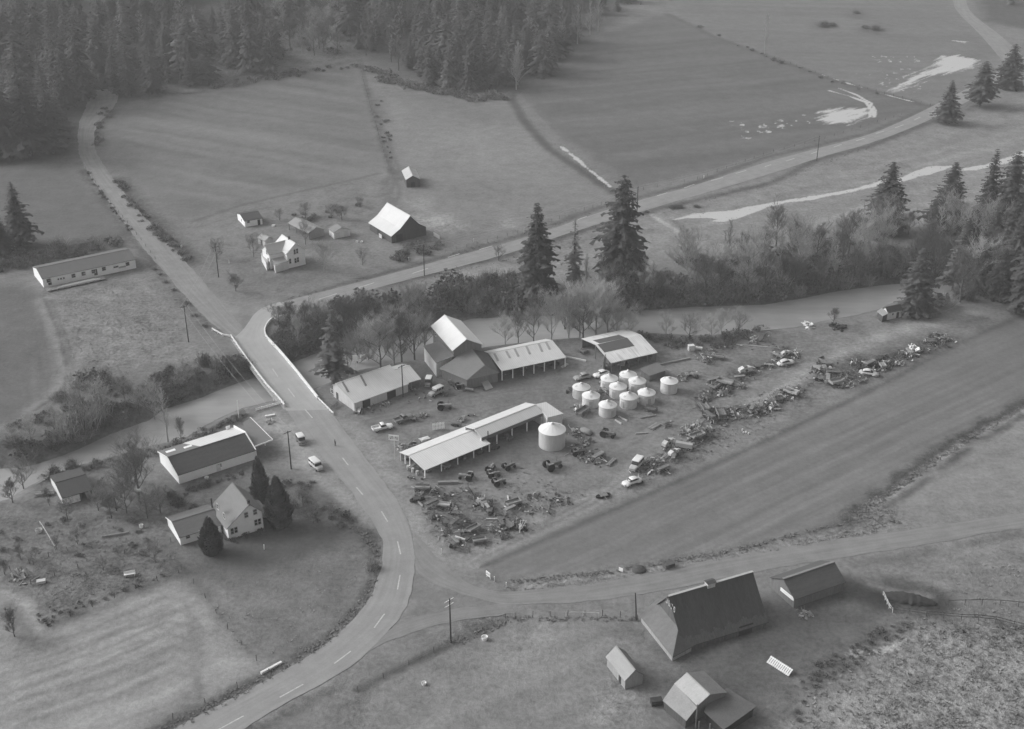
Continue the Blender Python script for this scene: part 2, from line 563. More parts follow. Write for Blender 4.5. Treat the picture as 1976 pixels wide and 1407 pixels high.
# woods floor and the light slope between the two woods
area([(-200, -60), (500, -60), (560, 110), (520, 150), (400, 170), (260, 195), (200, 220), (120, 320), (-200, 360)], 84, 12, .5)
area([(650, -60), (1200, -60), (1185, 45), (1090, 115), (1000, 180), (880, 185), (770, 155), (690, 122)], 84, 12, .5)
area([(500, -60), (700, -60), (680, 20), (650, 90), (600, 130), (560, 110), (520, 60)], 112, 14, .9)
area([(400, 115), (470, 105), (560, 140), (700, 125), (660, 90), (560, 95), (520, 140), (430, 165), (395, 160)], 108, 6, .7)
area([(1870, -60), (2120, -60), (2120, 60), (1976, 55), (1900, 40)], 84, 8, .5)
area(NW_FIELD, 108, 5, .3, name='pasture')
area([(560, 160), (690, 140), (735, 280), (640, 300), (560, 230)], 104, 30, op=.8)
stripes(NW_FIELD, (260, 250), (720, 330), 7, 18, 12, 1, .6)
for pts in ([(340, 235), (480, 262), (600, 296)], [(470, 250), (560, 275), (700, 300)], [(300, 300), (420, 325), (560, 340)]):
    stroke(pts, 7, 118, 8, .55)
area(MID_FIELD, 119, 6, .38, name='meadow')
area([(800, 230), (950, 245), (1045, 300), (1040, 335), (880, 320), (800, 290)], 126, 25, op=.9)
area([(760, 165), (870, 190), (950, 190), (990, 230), (900, 235), (800, 215)], 109, 14, op=.8)
area([(690, 330), (755, 315), (780, 350), (760, 380), (700, 385)], 122, 10)
area([(370, 430), (560, 378), (690, 350), (760, 350), (800, 440), (870, 470), (780, 505), (670, 537), (545, 577), (470, 592), (430, 560), (380, 500)], 115, 5, .5, name='farmyard')
area([(590, 500), (720, 470), (760, 500), (700, 525), (610, 545)], 122, 10)
area([(500, 520), (600, 500), (640, 530), (560, 560), (480, 550)], 106, 8)
area([(800, 418), (860, 418), (890, 440), (850, 448), (815, 440)], 148, 7, .9)
area([(780, 385), (820, 380), (820, 400), (790, 402)], 136, 6, .6)
area([(955, 425), (990, 420), (1000, 440), (960, 445)], 140, 6, .7)
area(CENTRE_FIELD, 97, 5, .28, name='dark_field')
stripes(CENTRE_FIELD, (1030, 280), (1500, 230), 7, 10, 10, 2, .5)
for pts in ([(1060, 180), (1140, 200), (1250, 222), (1330, 250)], [(1100, 150), (1300, 140), (1450, 160)], [(1240, 300), (1400, 245), (1600, 195)], [(1140, 210), (1300, 180), (1480, 175)]):
    stroke(pts, 3.5, 110, 4, .45)
area(TOP_FIELD, 108, 6, .32, name='upper_pasture')
stripes(TOP_FIELD, (1500, 120), (1850, 130), 9, 9, 12, 4, .5)
for p in ((1590, 50), (1650, 27), (1690, 57), (1670, 56)):
    area([(p[0] - 12, p[1] + 4), (p[0], p[1] - 7), (p[0] + 12, p[1]), (p[0] + 4, p[1] + 7)], 84, 8, .6)
area(STRIP, 126, 6, .5, name='roadside_meadow')
stripes(STRIP, (1300, 460), (1700, 350), 5, 12, 8, 5, .8)
area([(800, 545), (990, 492), (1060, 457), (1010, 565), (860, 570)], 132, 5, .5)
area([(-60, 330), (60, 312), (130, 312), (170, 355), (215, 410), (245, 445), (150, 462), (40, 480), (-60, 480)], 98, 5, .3, name='side_field')
area([(40, 478), (150, 462), (250, 448), (240, 470), (120, 500), (-60, 530), (-60, 500)], 80, 5, .7)
area([(-60, 515), (80, 510), (260, 470), (285, 470), (270, 480), (70, 528), (-60, 545)], 112, 3, .4)
area([(-60, 555), (40, 550), (85, 585), (110, 640), (125, 720), (100, 780), (20, 810), (-60, 815)], 97, 4, .35)
stripes([(60, 570), (110, 640), (128, 720), (100, 782), (20, 812), (40, 740), (60, 660)], (100, 600), (125, 740), 2.2, 22, 3, 6)
area([(100, 565), (280, 527), (325, 560), (365, 660), (400, 720), (330, 690), (250, 720), (150, 720), (120, 640)], 116, 5, .7, name='rank_grass')
area([(180, 620), (260, 600), (320, 640), (330, 680), (240, 700)], 128, 14, .8, op=.8)
stroke([(84, 578), (112, 640), (130, 705), (126, 742), (98, 770), (66, 790)], 5, 132, 2.5, .85)
stroke([(86, 578), (113, 640), (130, 708), (126, 744), (98, 772), (66, 792)], .9, 84, .8, .9)
stroke([(98, 580), (124, 640), (140, 705), (136, 745), (108, 776), (76, 797)], 1.2, 92, 1, .7)
# brush on the banks
stroke([(-60, 885), (60, 850), (150, 820), (260, 775), (340, 745), (470, 700)], 10, 90, 7, .8, rg=.8)
stroke([(560, 690), (660, 640), (780, 590), (880, 580), (1020, 570)], 14, 90, 7, .8, rg=.8)
stroke([(1100, 580), (1250, 560), (1450, 545), (1650, 520), (1800, 500), (2100, 440)], 20, 84, 7, .9, rg=.8)
stroke([(660, 715), (820, 680), (950, 660), (1120, 640)], 9, 96, 5, .9, rg=.7)
stroke([(1230, 650), (1380, 655), (1480, 640)], 8, 88, 4, .9, rg=.8)
stroke([(100, 925), (230, 885), (360, 850), (480, 800)], 6, 100, 3, .9, rg=.7)
# dealer's yard
YARD = [(650, 806), (700, 770), (830, 720), (1000, 685), (1250, 650), (1400, 652), (1540, 635), (1700, 604), (1860, 620), (1976, 585), (1976, 602), (1850, 655), (1700, 732), (1500, 826), (1340, 900), (1180, 970), (1010, 1045), (930, 1082), (850, 1050), (790, 960), (720, 870)]
area(YARD, 120, 4, .55, name='yard')
area([(690, 800), (830, 745), (1000, 715), (1110, 730), (1080, 770), (960, 760), (800, 800), (740, 830)], 98, 8, .4)
area([(820, 920), (950, 870), (1060, 830), (1110, 860), (1040, 900), (900, 930)], 94, 6, .4)
area([(1100, 880), (1250, 820), (1300, 800), (1240, 880), (1120, 930)], 116, 12, .4)
area([(930, 950), (1050, 900), (1150, 900), (1080, 960), (960, 1000)], 124, 14, .5)
area([(1280, 770), (1400, 700), (1560, 640), (1660, 620), (1620, 680), (1450, 760), (1330, 800)], 118, 9, .6)
area([(700, 845), (760, 860), (800, 930), (860, 1060), (820, 1020), (760, 920)], 122, 6, .5)
for k in range(26):
    p = NP.rand(2)
    x, y = 800 + p[0] * 450, 700 + p[1] * 250
    area([(x - 25, y + 6), (x, y - 6), (x + 30, y - 4), (x + 8, y + 10)], 80 + 45 * NP.rand(), 5, op=.45)
stroke([(905, 1080), (1050, 1010), (1180, 945), (1290, 865), (1400, 800), (1500, 760), (1600, 690), (1720, 640), (1900, 600)], 5, 126, 2.5, .8)
stroke([(905, 1085), (1050, 1015), (1180, 950), (1290, 871), (1400, 806), (1500, 766)], .9, 100, .8, .6)
stroke([(930, 1092), (1010, 1057), (1180, 985), (1340, 915), (1500, 838), (1700, 742), (1850, 662), (1976, 607)], 3, 128, 1.5, .7, rg=.8)
stroke([(960, 1086), (1180, 990), (1340, 920), (1500, 843), (1700, 746), (1850, 666)], 1.5, 88, 1.2, .7)
# ploughed field and its lower verge
area(PLOUGHED, 110, 3, .22, name='ploughed_field')
stripes(PLOUGHED, (1100, 1090), (1976, 690), 1.5, 14, 3, 3, .1)
area([(1750, 700), (1976, 610), (2100, 560), (2100, 700), (1900, 720)], 98, 40, op=.7)
area([(980, 1060), (1150, 995), (1250, 985), (1200, 1040), (1020, 1100)], 112, 20, op=.7)
stroke([(985, 1124), (1100, 1121), (1180, 1105), (1300, 1085), (1420, 1062), (1520, 1042), (1650, 1005)], 2.2, 74, 1.5, .9, .8)
stroke([(1000, 1130), (1130, 1118), (1290, 1092), (1420, 1070), (1600, 1035), (1690, 1020)], 4, 122, 2.5, .9, rg=1.1)
area([(1690, 1000), (1740, 930), (1850, 860), (1976, 800), (2100, 760), (2100, 950), (1976, 975), (1850, 1000)], 127, 6, .38, name='stubble_field')
stripes([(1690, 1000), (1740, 930), (1850, 860), (1976, 800), (2100, 760), (2100, 950), (1976, 975), (1850, 1000)], (1750, 960), (1976, 880), 4, 10, 4, 2)
stroke([(1640, 990), (1690, 970), (1740, 925), (1800, 890), (1850, 852), (1976, 782), (2110, 740)], 4.2, 68, 1.8, .95, 1.6, gap=.2, rg=1)
stroke([(1660, 1000), (1750, 935), (1850, 862), (1976, 792)], 2.2, 146, 1.2, .9, 1.2, gap=.35)
stroke([(1672, 1004), (1765, 944), (1860, 872), (1976, 802)], 1.6, 80, 1.2, .8, 1.0, gap=.35)
stroke([(1680, 975), (1690, 1010), (1700, 1030)], 3, 136, 2, .8)
area([(1650, 985), (1720, 975), (1740, 1010), (1680, 1028), (1640, 1015)], 108, 5, 1.2, op=.7)
# left foreground
area([(-60, 975), (60, 985), (330, 950), (520, 1000), (600, 980), (690, 1010), (730, 1100), (640, 1080), (480, 1140), (360, 1110), (200, 1130), (-60, 1140)], 110, 6, .75, name='garden')
area([(490, 800), (552, 790), (612, 866), (660, 925), (718, 1002), (695, 1012), (640, 965), (585, 925), (530, 880), (505, 850)], 146, 4, .45, name='forecourt')
area([(636, 795), (700, 868), (738, 925), (795, 1012), (830, 1062), (845, 1062), (815, 1000), (770, 920), (715, 850), (655, 800)], 138, 3, .5)
area([(330, 925), (520, 880), (560, 920), (620, 950), (560, 1000), (400, 960)], 104, 8, .6)
area([(340, 1050), (430, 1045), (560, 1010), (660, 1005), (690, 1035), (640, 1062), (480, 1125), (390, 1100)], 86, 7, .3, name='lawn')
area([(395, 1160), (480, 1142), (640, 1070), (728, 1085), (722, 1140), (690, 1185), (640, 1225), (560, 1285), (490, 1300), (440, 1220)], 108, 4, .5, name='paddock')
area([(20, 1130), (100, 1075), (250, 1050), (335, 1090), (340, 1112), (90, 1212), (60, 1200)], 106, 4, .9)
stroke([(90, 1208), (160, 1185), (240, 1155), (345, 1105)], 2.5, 76, 1.5, .9)
stroke([(350, 1095), (390, 1140), (440, 1210), (495, 1270)], 2.5, 82, 1.8, .9)
stroke([(60, 1130), (180, 1090), (330, 1050)], .8, 84, .8, .7)
area(HAY, 139, 5, .35, name='hay_field')
stripes(HAY, (0, 1330), (360, 1200), 1.9, 18, 3, 7, .8)
area([(10, 1170), (50, 1165), (70, 1240), (20, 1250)], 96, 6, .6)
stroke([(5, 1140), (55, 1170), (75, 1215)], 2, 150, 1.2, .7)
area([(400, 1200), (480, 1290), (420, 1320), (380, 1250)], 152, 12, op=.7)
stroke([(240, 1440), (330, 1400), (420, 1358), (500, 1315), (600, 1258), (690, 1185), (722, 1130), (735, 1090), (725, 1050), (690, 1010), (640, 975)], 3.2, 80, 1.6, .9, rg=.8)
stroke([(640, 975), (600, 940), (590, 935)], 3, 92, 2, .8)
# bottom centre and right
area([(560, 1450), (640, 1345), (690, 1330), (870, 1240), (990, 1192), (1230, 1200), (1290, 1290), (1180, 1407), (1100, 1460)], 122, 4, .45, name='lower_pasture')
stripes([(640, 1345), (870, 1240), (990, 1192), (1230, 1200), (1250, 1290), (1100, 1440), (640, 1440)], (700, 1400), (960, 1290), 4, 9, 5, 4)
area([(985, 1225), (1040, 1215), (1030, 1260), (985, 1270)], 148, 8, .7)
area([(1150, 1380), (1210, 1330), (1240, 1340), (1180, 1400)], 134, 6, 1.0)
area([(1290, 1262), (1380, 1250), (1490, 1190), (1500, 1165), (1620, 1105), (1690, 1120), (1725, 1180), (1690, 1215), (1600, 1255), (1500, 1330), (1440, 1460), (1330, 1420)], 92, 6, .5, name='barnyard')
area([(1200, 1200), (1260, 1190), (1320, 1270), (1310, 1300), (1260, 1300)], 104, 8, .7)
area([(1640, 1090), (1830, 1048), (2120, 1000), (2120, 1215), (1740, 1188), (1700, 1130)], 118, 6, .55)
stripes([(1680, 1100), (1976, 1080), (2100, 1080), (2100, 1200), (1740, 1180)], (1700, 1110), (1976, 1120), 3, 14, 4, 6)
area(ROUGH, 124, 6, 1.25, name='rough_grass')
area([(1530, 1350), (1600, 1300), (1680, 1290), (1690, 1330), (1600, 1400), (1530, 1420)], 134, 8, .6)
area([(1500, 1330), (1560, 1290), (1640, 1250), (1700, 1210), (1740, 1200), (1690, 1235), (1600, 1300), (1520, 1370)], 88, 8, .8)
stroke([(1700, 1150), (1740, 1145), (1800, 1165)], 8, 60, 3, .95, 1.2)
stroke([(1680, 1128), (1720, 1140), (1790, 1150)], 2, 132, 1.5, .8)
stroke([(1650, 1090), (1740, 1075), (1850, 1052), (1976, 1028)], 2.2, 82, 1.4, .8, gap=.2)
# verges and ditches
stroke([(545, 582), (671, 546), (785, 516), (874, 491), (994, 459), (1152, 402), (1342, 353), (1476, 304), (1577, 281), (1678, 256), (1754, 223), (1800, 203)], 2.6, 84, 1.8, .8, rg=.6)
stroke([(700, 565), (810, 533), (990, 490), (1150, 436), (1279, 401), (1488, 353), (1577, 308), (1678, 282), (1762, 249), (1805, 232)], 3.2, 80, 2, .85, rg=.6)
stroke([(560, 610), (640, 578), (740, 552)], 4, 108, 2, .8)
stroke([(228, 350), (268, 400), (329, 462), (370, 505)], 7, 84, 4, .9, rg=.8)
stroke([(190, 280), (185, 250), (215, 215)], 4, 84, 3, .9, rg=.8)
stroke([(160, 330), (200, 385), (255, 452), (300, 512)], 3, 80, 2, .85, rg=.8)
stroke([(165, 340), (258, 455), (302, 510), (362, 580)], 1.2, 132, 1, .6, gap=.4)
stroke([(310, 520), (330, 560), (405, 628)], 4, 94, 3, .7, rg=.9)
stroke([(370, 428), (470, 395), (560, 374), (690, 345), (730, 335)], 1.6, 88, 1.2, .7)
stroke([(380, 440), (480, 408), (600, 385)], 1.2, 100, 1, .6)
stroke([(695, 130), (712, 190), (735, 270), (758, 335)], 2.4, 84, 1.4, .85, rg=.8)
stroke([(712, 190), (735, 240), (760, 300), (775, 345)], 1.6, 92, 1.4, .7)
area([(715, 195), (735, 190), (745, 225), (725, 230)], 92, 6, op=.8)
stroke([(752, 390), (745, 350), (770, 335)], 3, 100, 2, .8)
stroke([(730, 380), (755, 372), (765, 345), (772, 375), (762, 395)], 1.4, 90, 1, .7)
stroke([(260, 192), (400, 178), (560, 150), (690, 130)], 4, 88, 3, .8, rg=.8)
stroke([(985, 185), (1010, 232), (1060, 288), (1125, 330), (1185, 372)], 4, 78, 1.6, .9)
stroke([(1000, 180), (1030, 216), (1075, 262), (1090, 283)], .8, 124, .8, .6)
stroke([(1290, 28), (1380, 72), (1480, 108), (1600, 152), (1790, 205)], 3.6, 84, 2.4, .85, gap=.15)
stroke([(810, 185), (900, 205), (980, 200)], 1.6, 100, 1.5, .5)
stroke([(870, 330), (900, 260), (890, 235)], 1.2, 116, 1, .6)
stroke([(800, 325), (1000, 320), (1080, 322)], 1, 120, 1, .6)
stroke([(640, 1325), (690, 1332), (700, 1400), (720, 1440)], 3, 96, 3, .6, rg=1)
stroke([(494, 1400), (560, 1362), (640, 1320), (690, 1275)], 3, 82, 2, .85, rg=.8)
stroke([(690, 1330), (780, 1285), (870, 1242), (960, 1200), (975, 1190)], 1.6, 74, 1, .9)
stroke([(870, 1235), (920, 1205), (960, 1192)], 3.5, 94, 2, .7, rg=1.1)
stroke([(640, 965), (700, 1000)], 2, 96, 2, .7)
# junction dirt
area([(800, 1110), (830, 1130), (911, 1152), (990, 1158), (899, 1172), (770, 1200), (788, 1160)], 108, 3, .3)
area([(395, 560), (470, 600), (640, 560), (700, 545), (640, 590), (540, 610), (475, 650), (420, 625)], 132, 5, .3)
area([(455, 615), (480, 605), (475, 640), (465, 650)], 112, 5, .3)
# the line of white stones and light gravel beside the long ditch
stroke([(1240, 400), (1262, 418), (1300, 442), (1340, 470)], 1.6, 165, 1, .85, .8)
stroke([(1300, 425), (1335, 462)], 1, 80, 1, .6, gap=.4)

stroke([(700, 850), (740, 910), (790, 985), (815, 1040)], 4, 136, 3, .8)
stroke([(600, 870), (660, 950), (705, 1000)], 4, 138, 3, .8)
stroke([(345, 1402), (500, 1323), (640, 1238), (716, 1150), (738, 1080)], 1.6, 130, 1, .7)
stroke([(494, 1391), (640, 1312), (722, 1247), (790, 1164)], 2.4, 132, 1.5, .8)

# rank weeds and oil under the rows of scrap
stroke([(1310, 880), (1360, 840), (1420, 805), (1500, 775), (1545, 755)], 6, 88, 4, .8, 1.5, rg=1.0)
stroke([(1350, 775), (1420, 735), (1480, 705), (1540, 690)], 6, 92, 4, .75, 1.5, rg=1.0)
stroke([(1570, 735), (1640, 725), (1700, 705), (1760, 680), (1830, 655)], 8, 84, 4, .85, 1.8, rg=1.0)
stroke([(1575, 700), (1680, 690), (1720, 700)], 5, 92, 4, .7, 1.5, rg=1.0)
stroke([(1220, 925), (1270, 890), (1310, 865)], 5, 96, 4, .7, 1.5, rg=1.0)
area([(800, 945), (860, 935), (900, 980), (930, 1050), (880, 1062), (830, 1010)], 96, 5, .9, op=.7, wob=4)
area([(900, 950), (960, 975), (1000, 1020), (960, 1035), (930, 990)], 98, 5, .9, op=.6, wob=4)
stroke([(1320, 690), (1380, 680), (1450, 660), (1520, 680)], 4, 96, 3, .6, 1.5, rg=1.0)
# muddy shoulders of the junction and the side road
stroke([(800, 1060), (850, 1115), (911, 1145), (994, 1156), (1140, 1143), (1290, 1120), (1476, 1080), (1691, 1046), (1976, 1004)], 14, 126, 4, .55, 1.5)
stroke([(690, 1290), (760, 1225), (880, 1185), (990, 1172)], 8, 122, 4, .6, 1.5)
stroke([(780, 1000), (810, 1040), (830, 1060)], 8, 138, 4, .7, 1.2)
for k, (dx, dy) in enumerate(((0, 0), (14, 26), (27, 52), (41, 80), (54, 106), (66, 134), (78, 160))):
    stroke([(40 - dx * .4 + k * 8, 1262 + dy * .8), (180 + k * 6, 1212 + dy * .85), (318 + dx * .2, 1152 + dy * .9), (352 + dx * .3, 1158 + dy * .95), (392 + dx * .4 - k * 6, 1222 + dy * .8)], .7, 112, 1.0, .7, .5)

for pts in ([(720, 845), (800, 850), (900, 800), (1000, 775), (1100, 790), (1180, 830)], [(700, 810), (800, 790), (900, 765), (1000, 750), (1120, 745)], [(860, 930), (960, 905), (1080, 880), (1180, 850), (1290, 800)], [(870, 940), (940, 990), (960, 1045)], [(1130, 900), (1230, 850), (1330, 790), (1420, 745), (1560, 690)]):
    stroke(pts, 1.0, 132, 1.0, .45, .5); stroke([(x + 6, y + 5) for x, y in pts], 1.0, 130, 1.0, .4, .5); stroke([(x + 3, y + 2) for x, y in pts], .9, 88, .9, .4, .5)

stroke([(905, 1082), (1050, 1012), (1180, 948), (1290, 868), (1400, 803), (1500, 763), (1600, 692), (1720, 642), (1880, 604)], 4.6, 142, 2.2, .8, .7)
stroke([(900, 1080), (1048, 1009), (1178, 944), (1288, 864), (1398, 799), (1498, 759)], .8, 104, .7, .7, .4)
stroke([(912, 1086), (1054, 1016), (1184, 952), (1294, 872), (1404, 807), (1504, 767)], .8, 104, .7, .7, .4)
stroke([(935, 1092), (1012, 1058), (1180, 986), (1340, 916), (1500, 840), (1700, 743), (1850, 663), (1976, 608)], 1.4, 84, 1.0, .8, .6)
# ------------------------------------------------------------------ flood water lying in the fields
wet = np.full(GX.shape, -1.0)


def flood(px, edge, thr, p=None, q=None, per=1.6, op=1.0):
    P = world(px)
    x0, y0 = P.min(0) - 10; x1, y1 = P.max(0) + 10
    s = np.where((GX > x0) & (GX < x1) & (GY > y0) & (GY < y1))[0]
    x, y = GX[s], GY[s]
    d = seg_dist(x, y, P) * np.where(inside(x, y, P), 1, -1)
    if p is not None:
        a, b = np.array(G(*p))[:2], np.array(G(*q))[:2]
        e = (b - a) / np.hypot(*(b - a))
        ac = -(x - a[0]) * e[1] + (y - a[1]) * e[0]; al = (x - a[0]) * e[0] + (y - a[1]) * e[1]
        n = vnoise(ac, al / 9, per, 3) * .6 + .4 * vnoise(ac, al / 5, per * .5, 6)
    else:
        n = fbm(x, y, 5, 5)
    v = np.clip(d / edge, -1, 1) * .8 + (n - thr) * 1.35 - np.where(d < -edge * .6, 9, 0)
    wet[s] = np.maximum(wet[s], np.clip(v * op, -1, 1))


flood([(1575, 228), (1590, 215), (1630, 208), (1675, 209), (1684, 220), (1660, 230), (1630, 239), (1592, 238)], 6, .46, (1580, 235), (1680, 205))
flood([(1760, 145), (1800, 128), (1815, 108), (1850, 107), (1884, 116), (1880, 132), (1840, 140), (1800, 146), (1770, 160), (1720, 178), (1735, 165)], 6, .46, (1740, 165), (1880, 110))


def specks(px, thr, sz=1.6):
    P = world(px)
    m_ = inside(GX, GY, P)
    x, y = GX[m_], GY[m_]
    n = vnoise(x, y * .5, sz, 2) * .6 + .4 * vnoise(x, y * .5, sz * .5, 5)
    wet[m_] = np.maximum(wet[m_], np.clip((n - thr) * 3.0, -1, .5))


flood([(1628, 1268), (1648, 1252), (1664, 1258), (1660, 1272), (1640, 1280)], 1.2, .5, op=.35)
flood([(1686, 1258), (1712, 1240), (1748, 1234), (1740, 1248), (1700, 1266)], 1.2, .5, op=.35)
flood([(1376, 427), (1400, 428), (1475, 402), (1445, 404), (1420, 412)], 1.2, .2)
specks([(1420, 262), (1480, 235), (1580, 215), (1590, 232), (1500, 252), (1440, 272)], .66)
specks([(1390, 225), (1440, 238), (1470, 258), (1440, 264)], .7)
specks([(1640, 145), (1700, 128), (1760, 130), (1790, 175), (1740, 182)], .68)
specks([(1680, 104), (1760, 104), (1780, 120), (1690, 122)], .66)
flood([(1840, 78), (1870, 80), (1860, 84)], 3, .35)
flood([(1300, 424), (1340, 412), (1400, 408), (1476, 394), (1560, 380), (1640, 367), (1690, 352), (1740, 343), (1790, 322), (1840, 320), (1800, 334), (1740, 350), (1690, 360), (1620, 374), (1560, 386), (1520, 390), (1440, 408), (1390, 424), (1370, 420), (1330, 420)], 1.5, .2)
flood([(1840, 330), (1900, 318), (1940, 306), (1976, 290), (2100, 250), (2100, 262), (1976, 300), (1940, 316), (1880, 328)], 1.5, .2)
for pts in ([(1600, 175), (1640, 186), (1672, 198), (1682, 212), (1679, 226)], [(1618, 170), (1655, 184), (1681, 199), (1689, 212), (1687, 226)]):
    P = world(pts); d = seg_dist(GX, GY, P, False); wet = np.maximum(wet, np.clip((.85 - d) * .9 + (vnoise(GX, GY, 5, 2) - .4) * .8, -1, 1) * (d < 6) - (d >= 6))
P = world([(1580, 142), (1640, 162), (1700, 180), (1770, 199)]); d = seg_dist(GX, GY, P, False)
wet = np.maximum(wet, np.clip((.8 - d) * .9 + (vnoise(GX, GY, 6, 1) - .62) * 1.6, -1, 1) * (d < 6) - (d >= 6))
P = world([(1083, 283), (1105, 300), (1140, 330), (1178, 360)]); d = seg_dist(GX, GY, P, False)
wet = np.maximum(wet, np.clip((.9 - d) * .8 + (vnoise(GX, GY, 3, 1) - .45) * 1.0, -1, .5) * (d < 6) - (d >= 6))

# ------------------------------------------------------------------ the ground sheet, parted along the field edges
bank = (GY < 460)
GZ = height(GX, GY)
rgh = np.clip(rough - .3, 0, 2)
GZ -= (fbm(GX, GY, 1.8, 3)) * .16 * rgh * sstep((900 - GY) / 300)
alb = (np.clip(tone, 30, 240) / 255.0) ** 2.2
nc, nr = len(us), len(ys)
idx = np.arange(nr * nc).reshape(nr, nc)
QUADS = np.stack([idx[:-1, :-1], idx[:-1, 1:], idx[1:, 1:], idx[1:, :-1]], -1).reshape(-1, 4)
freg = region[QUADS[:, 0]].copy()
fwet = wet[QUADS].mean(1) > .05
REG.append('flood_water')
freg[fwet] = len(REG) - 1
GROUND_MAT = M_ground('soil_and_grass')
for k, nm in enumerate(REG):
    fs = QUADS[freg == k]
    if not len(fs): continue
    used, inv = np.unique(fs, return_inverse=True)
    me = bpy.data.meshes.new(nm)
    me.vertices.add(len(used)); me.loops.add(fs.size); me.polygons.add(len(fs))
    me.vertices.foreach_set('co', np.stack([GX[used], GY[used], GZ[used]], -1).ravel())
    me.loops.foreach_set('vertex_index', inv.ravel().astype(np.int32))
    me.polygons.foreach_set('loop_start', np.arange(0, fs.size, 4, dtype=np.int32))
    me.polygons.foreach_set('loop_total', np.full(len(fs), 4, np.int32))
    me.polygons.foreach_set('use_smooth', np.ones(len(fs), bool))
    me.update(calc_edges=True)
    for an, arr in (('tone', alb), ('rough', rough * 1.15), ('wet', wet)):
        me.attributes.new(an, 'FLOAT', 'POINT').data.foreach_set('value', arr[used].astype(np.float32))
    me.materials.append(GROUND_MAT)
    o = bpy.data.objects.new(nm, me)
    C.objects.link(o)
    tag(o, kind='structure')

# river
fb = [G(x, y, WATER_Z) for x, y in FAR_BANK]
nb = [G(x, y, WATER_Z) for x, y in NEAR_BANK]


def resample(pts, n):
    pts = [Vector(p) for p in pts]
    d = [0]
    for a, b in zip(pts, pts[1:]): d.append(d[-1] + (b - a).length)
    out = []
    j = 0
    for i in range(n):
        t = d[-1] * i / (n - 1)
        while j < len(d) - 2 and d[j + 1] < t: j += 1
        out.append(pts[j].lerp(pts[j + 1], (t - d[j]) / max(1e-6, d[j + 1] - d[j])))
    return out


def smooth(pts, it=2):
    pts = [Vector(p) for p in pts]
    for _ in range(it):
        q = [pts[0]]
        for a, b in zip(pts, pts[1:]): q += [a.lerp(b, .25), a.lerp(b, .75)]
        q.append(pts[-1]); pts = q
    return pts


def ribbon(name, left, right, mat, z, n=120, across=4, jag=.0, kind='structure', fit=True):
    l, r = resample(smooth(left), n), resample(smooth(right), n)
    vs, uvs = [], []
    v = 0
    for i in range(n):
        if i: v += ((l[i] + r[i]) / 2 - (l[i - 1] + r[i - 1]) / 2).length
        for j in range(across + 1):
            t = j / across
            p = l[i].lerp(r[i], t)
            if jag and j in (0, across):
                p += (l[i] - r[i]).normalized() * ((vnoise(np.array([p.x]), np.array([p.y]), 2.2, 1)[0] - .5) * 2 * jag)
            vs.append((p.x, p.y, z + (hill(np.array([p.x]), np.array([p.y]))[0] if fit else 0)))
            uvs.append((t, v))
    fs = [(i * (across + 1) + j, i * (across + 1) + j + 1, (i + 1) * (across + 1) + j + 1, (i + 1) * (across + 1) + j) for i in range(n - 1) for j in range(across)]
    me = bpy.data.meshes.new(name)
    me.from_pydata(vs, [], fs)
    if me.polygons[0].normal.z < 0: me.flip_normals()
    ul = me.uv_layers.new(name='UVMap')
    for lp in me.loops: ul.data[lp.index].uv = uvs[lp.vertex_index]
    me.materials.append(mat)
    o = bpy.data.objects.new(name, me)
    C.objects.link(o)
    return tag(o, kind=kind)


def offset_edge(pts, w):
    out = []
    for i, p in enumerate(pts):
        d = (pts[min(i + 1, len(pts) - 1)] - pts[max(i - 1, 0)]).normalized()
        out.append(p + Vector((-d.y, d.x, 0)) * w)
    return out


ribbon('river', offset_edge(fb, 2.5), offset_edge(nb, -2.5), M_water('river_water', 146, .06), WATER_Z, 160, 6, fit=False)

# ------------------------------------------------------------------ roads
g = lambda L: [G(x, y) for x, y in L]
ASPHALT = M_road('worn_asphalt', 139, .13, .1)
OLD_ASPHALT = M_road('old_asphalt', 134, .14, .1)
CONCRETE_ROAD = M_road('bridge_paving', 156, .08, .07)
GRAVEL = M_road('gravel', 128, .18, .16)
main_l = [(140, 1530), (250, 1455), (345, 1400), (420, 1363), (500, 1321), (575, 1280), (640, 1236), (690, 1188), (716, 1150), (735, 1102), (741, 1060), (735, 1035), (714, 1000), (690, 965), (655, 922), (610, 868), (580, 832), (551, 790)]
main_r = [(330, 1530), (420, 1443), (494, 1391), (560, 1352), (636, 1312), (684, 1281), (722, 1245), (767, 1202), (788, 1164), (798, 1121), (799, 1086), (800, 1060), (790, 1015), (768, 966), (734, 923), (700, 876), (662, 825), (632, 788)]
ribbon('main_road', g(main_l), g(main_r), ASPHALT, .05, 220, 6, .25)
bridge_l = [(551, 790), (513, 745), (478, 699), (447, 655)]
bridge_r = [(632, 788), (612, 768), (568, 712), (539, 679), (516, 655)]
north_l = [(447, 655), (466, 641), (478, 625), (490, 606), (510, 592), (540, 583)]
north_r = [(516, 655), (512, 644), (513, 632), (521, 621), (540, 612), (562, 603)]
ribbon('bridge_road', g([(553, 793)] + bridge_l + north_l[1:]), g([(634, 791)] + bridge_r + north_r[1:]), CONCRETE_ROAD, .054, 160, 6, .03)
hw_t = [(500, 598), (545, 583), (600, 568), (671, 551), (785, 520), (874, 496), (994, 465), (1059, 444), (1152, 411), (1228, 388), (1342, 358), (1476, 313), (1577, 287), (1678, 261), (1754, 228), (1815, 197), (1860, 175), (1925, 138), (1990, 100), (2060, 60), (2300, -60)]
hw_b = [(520, 615), (560, 603), (620, 586), (722, 557), (810, 534), (900, 512), (994, 486), (1064, 461), (1150, 434), (1279, 396), (1380, 367), (1488, 336), (1577, 305), (1678, 278), (1762, 246), (1830, 215), (1880, 190), (1945, 152), (2010, 114), (2080, 74), (2330, -48)]
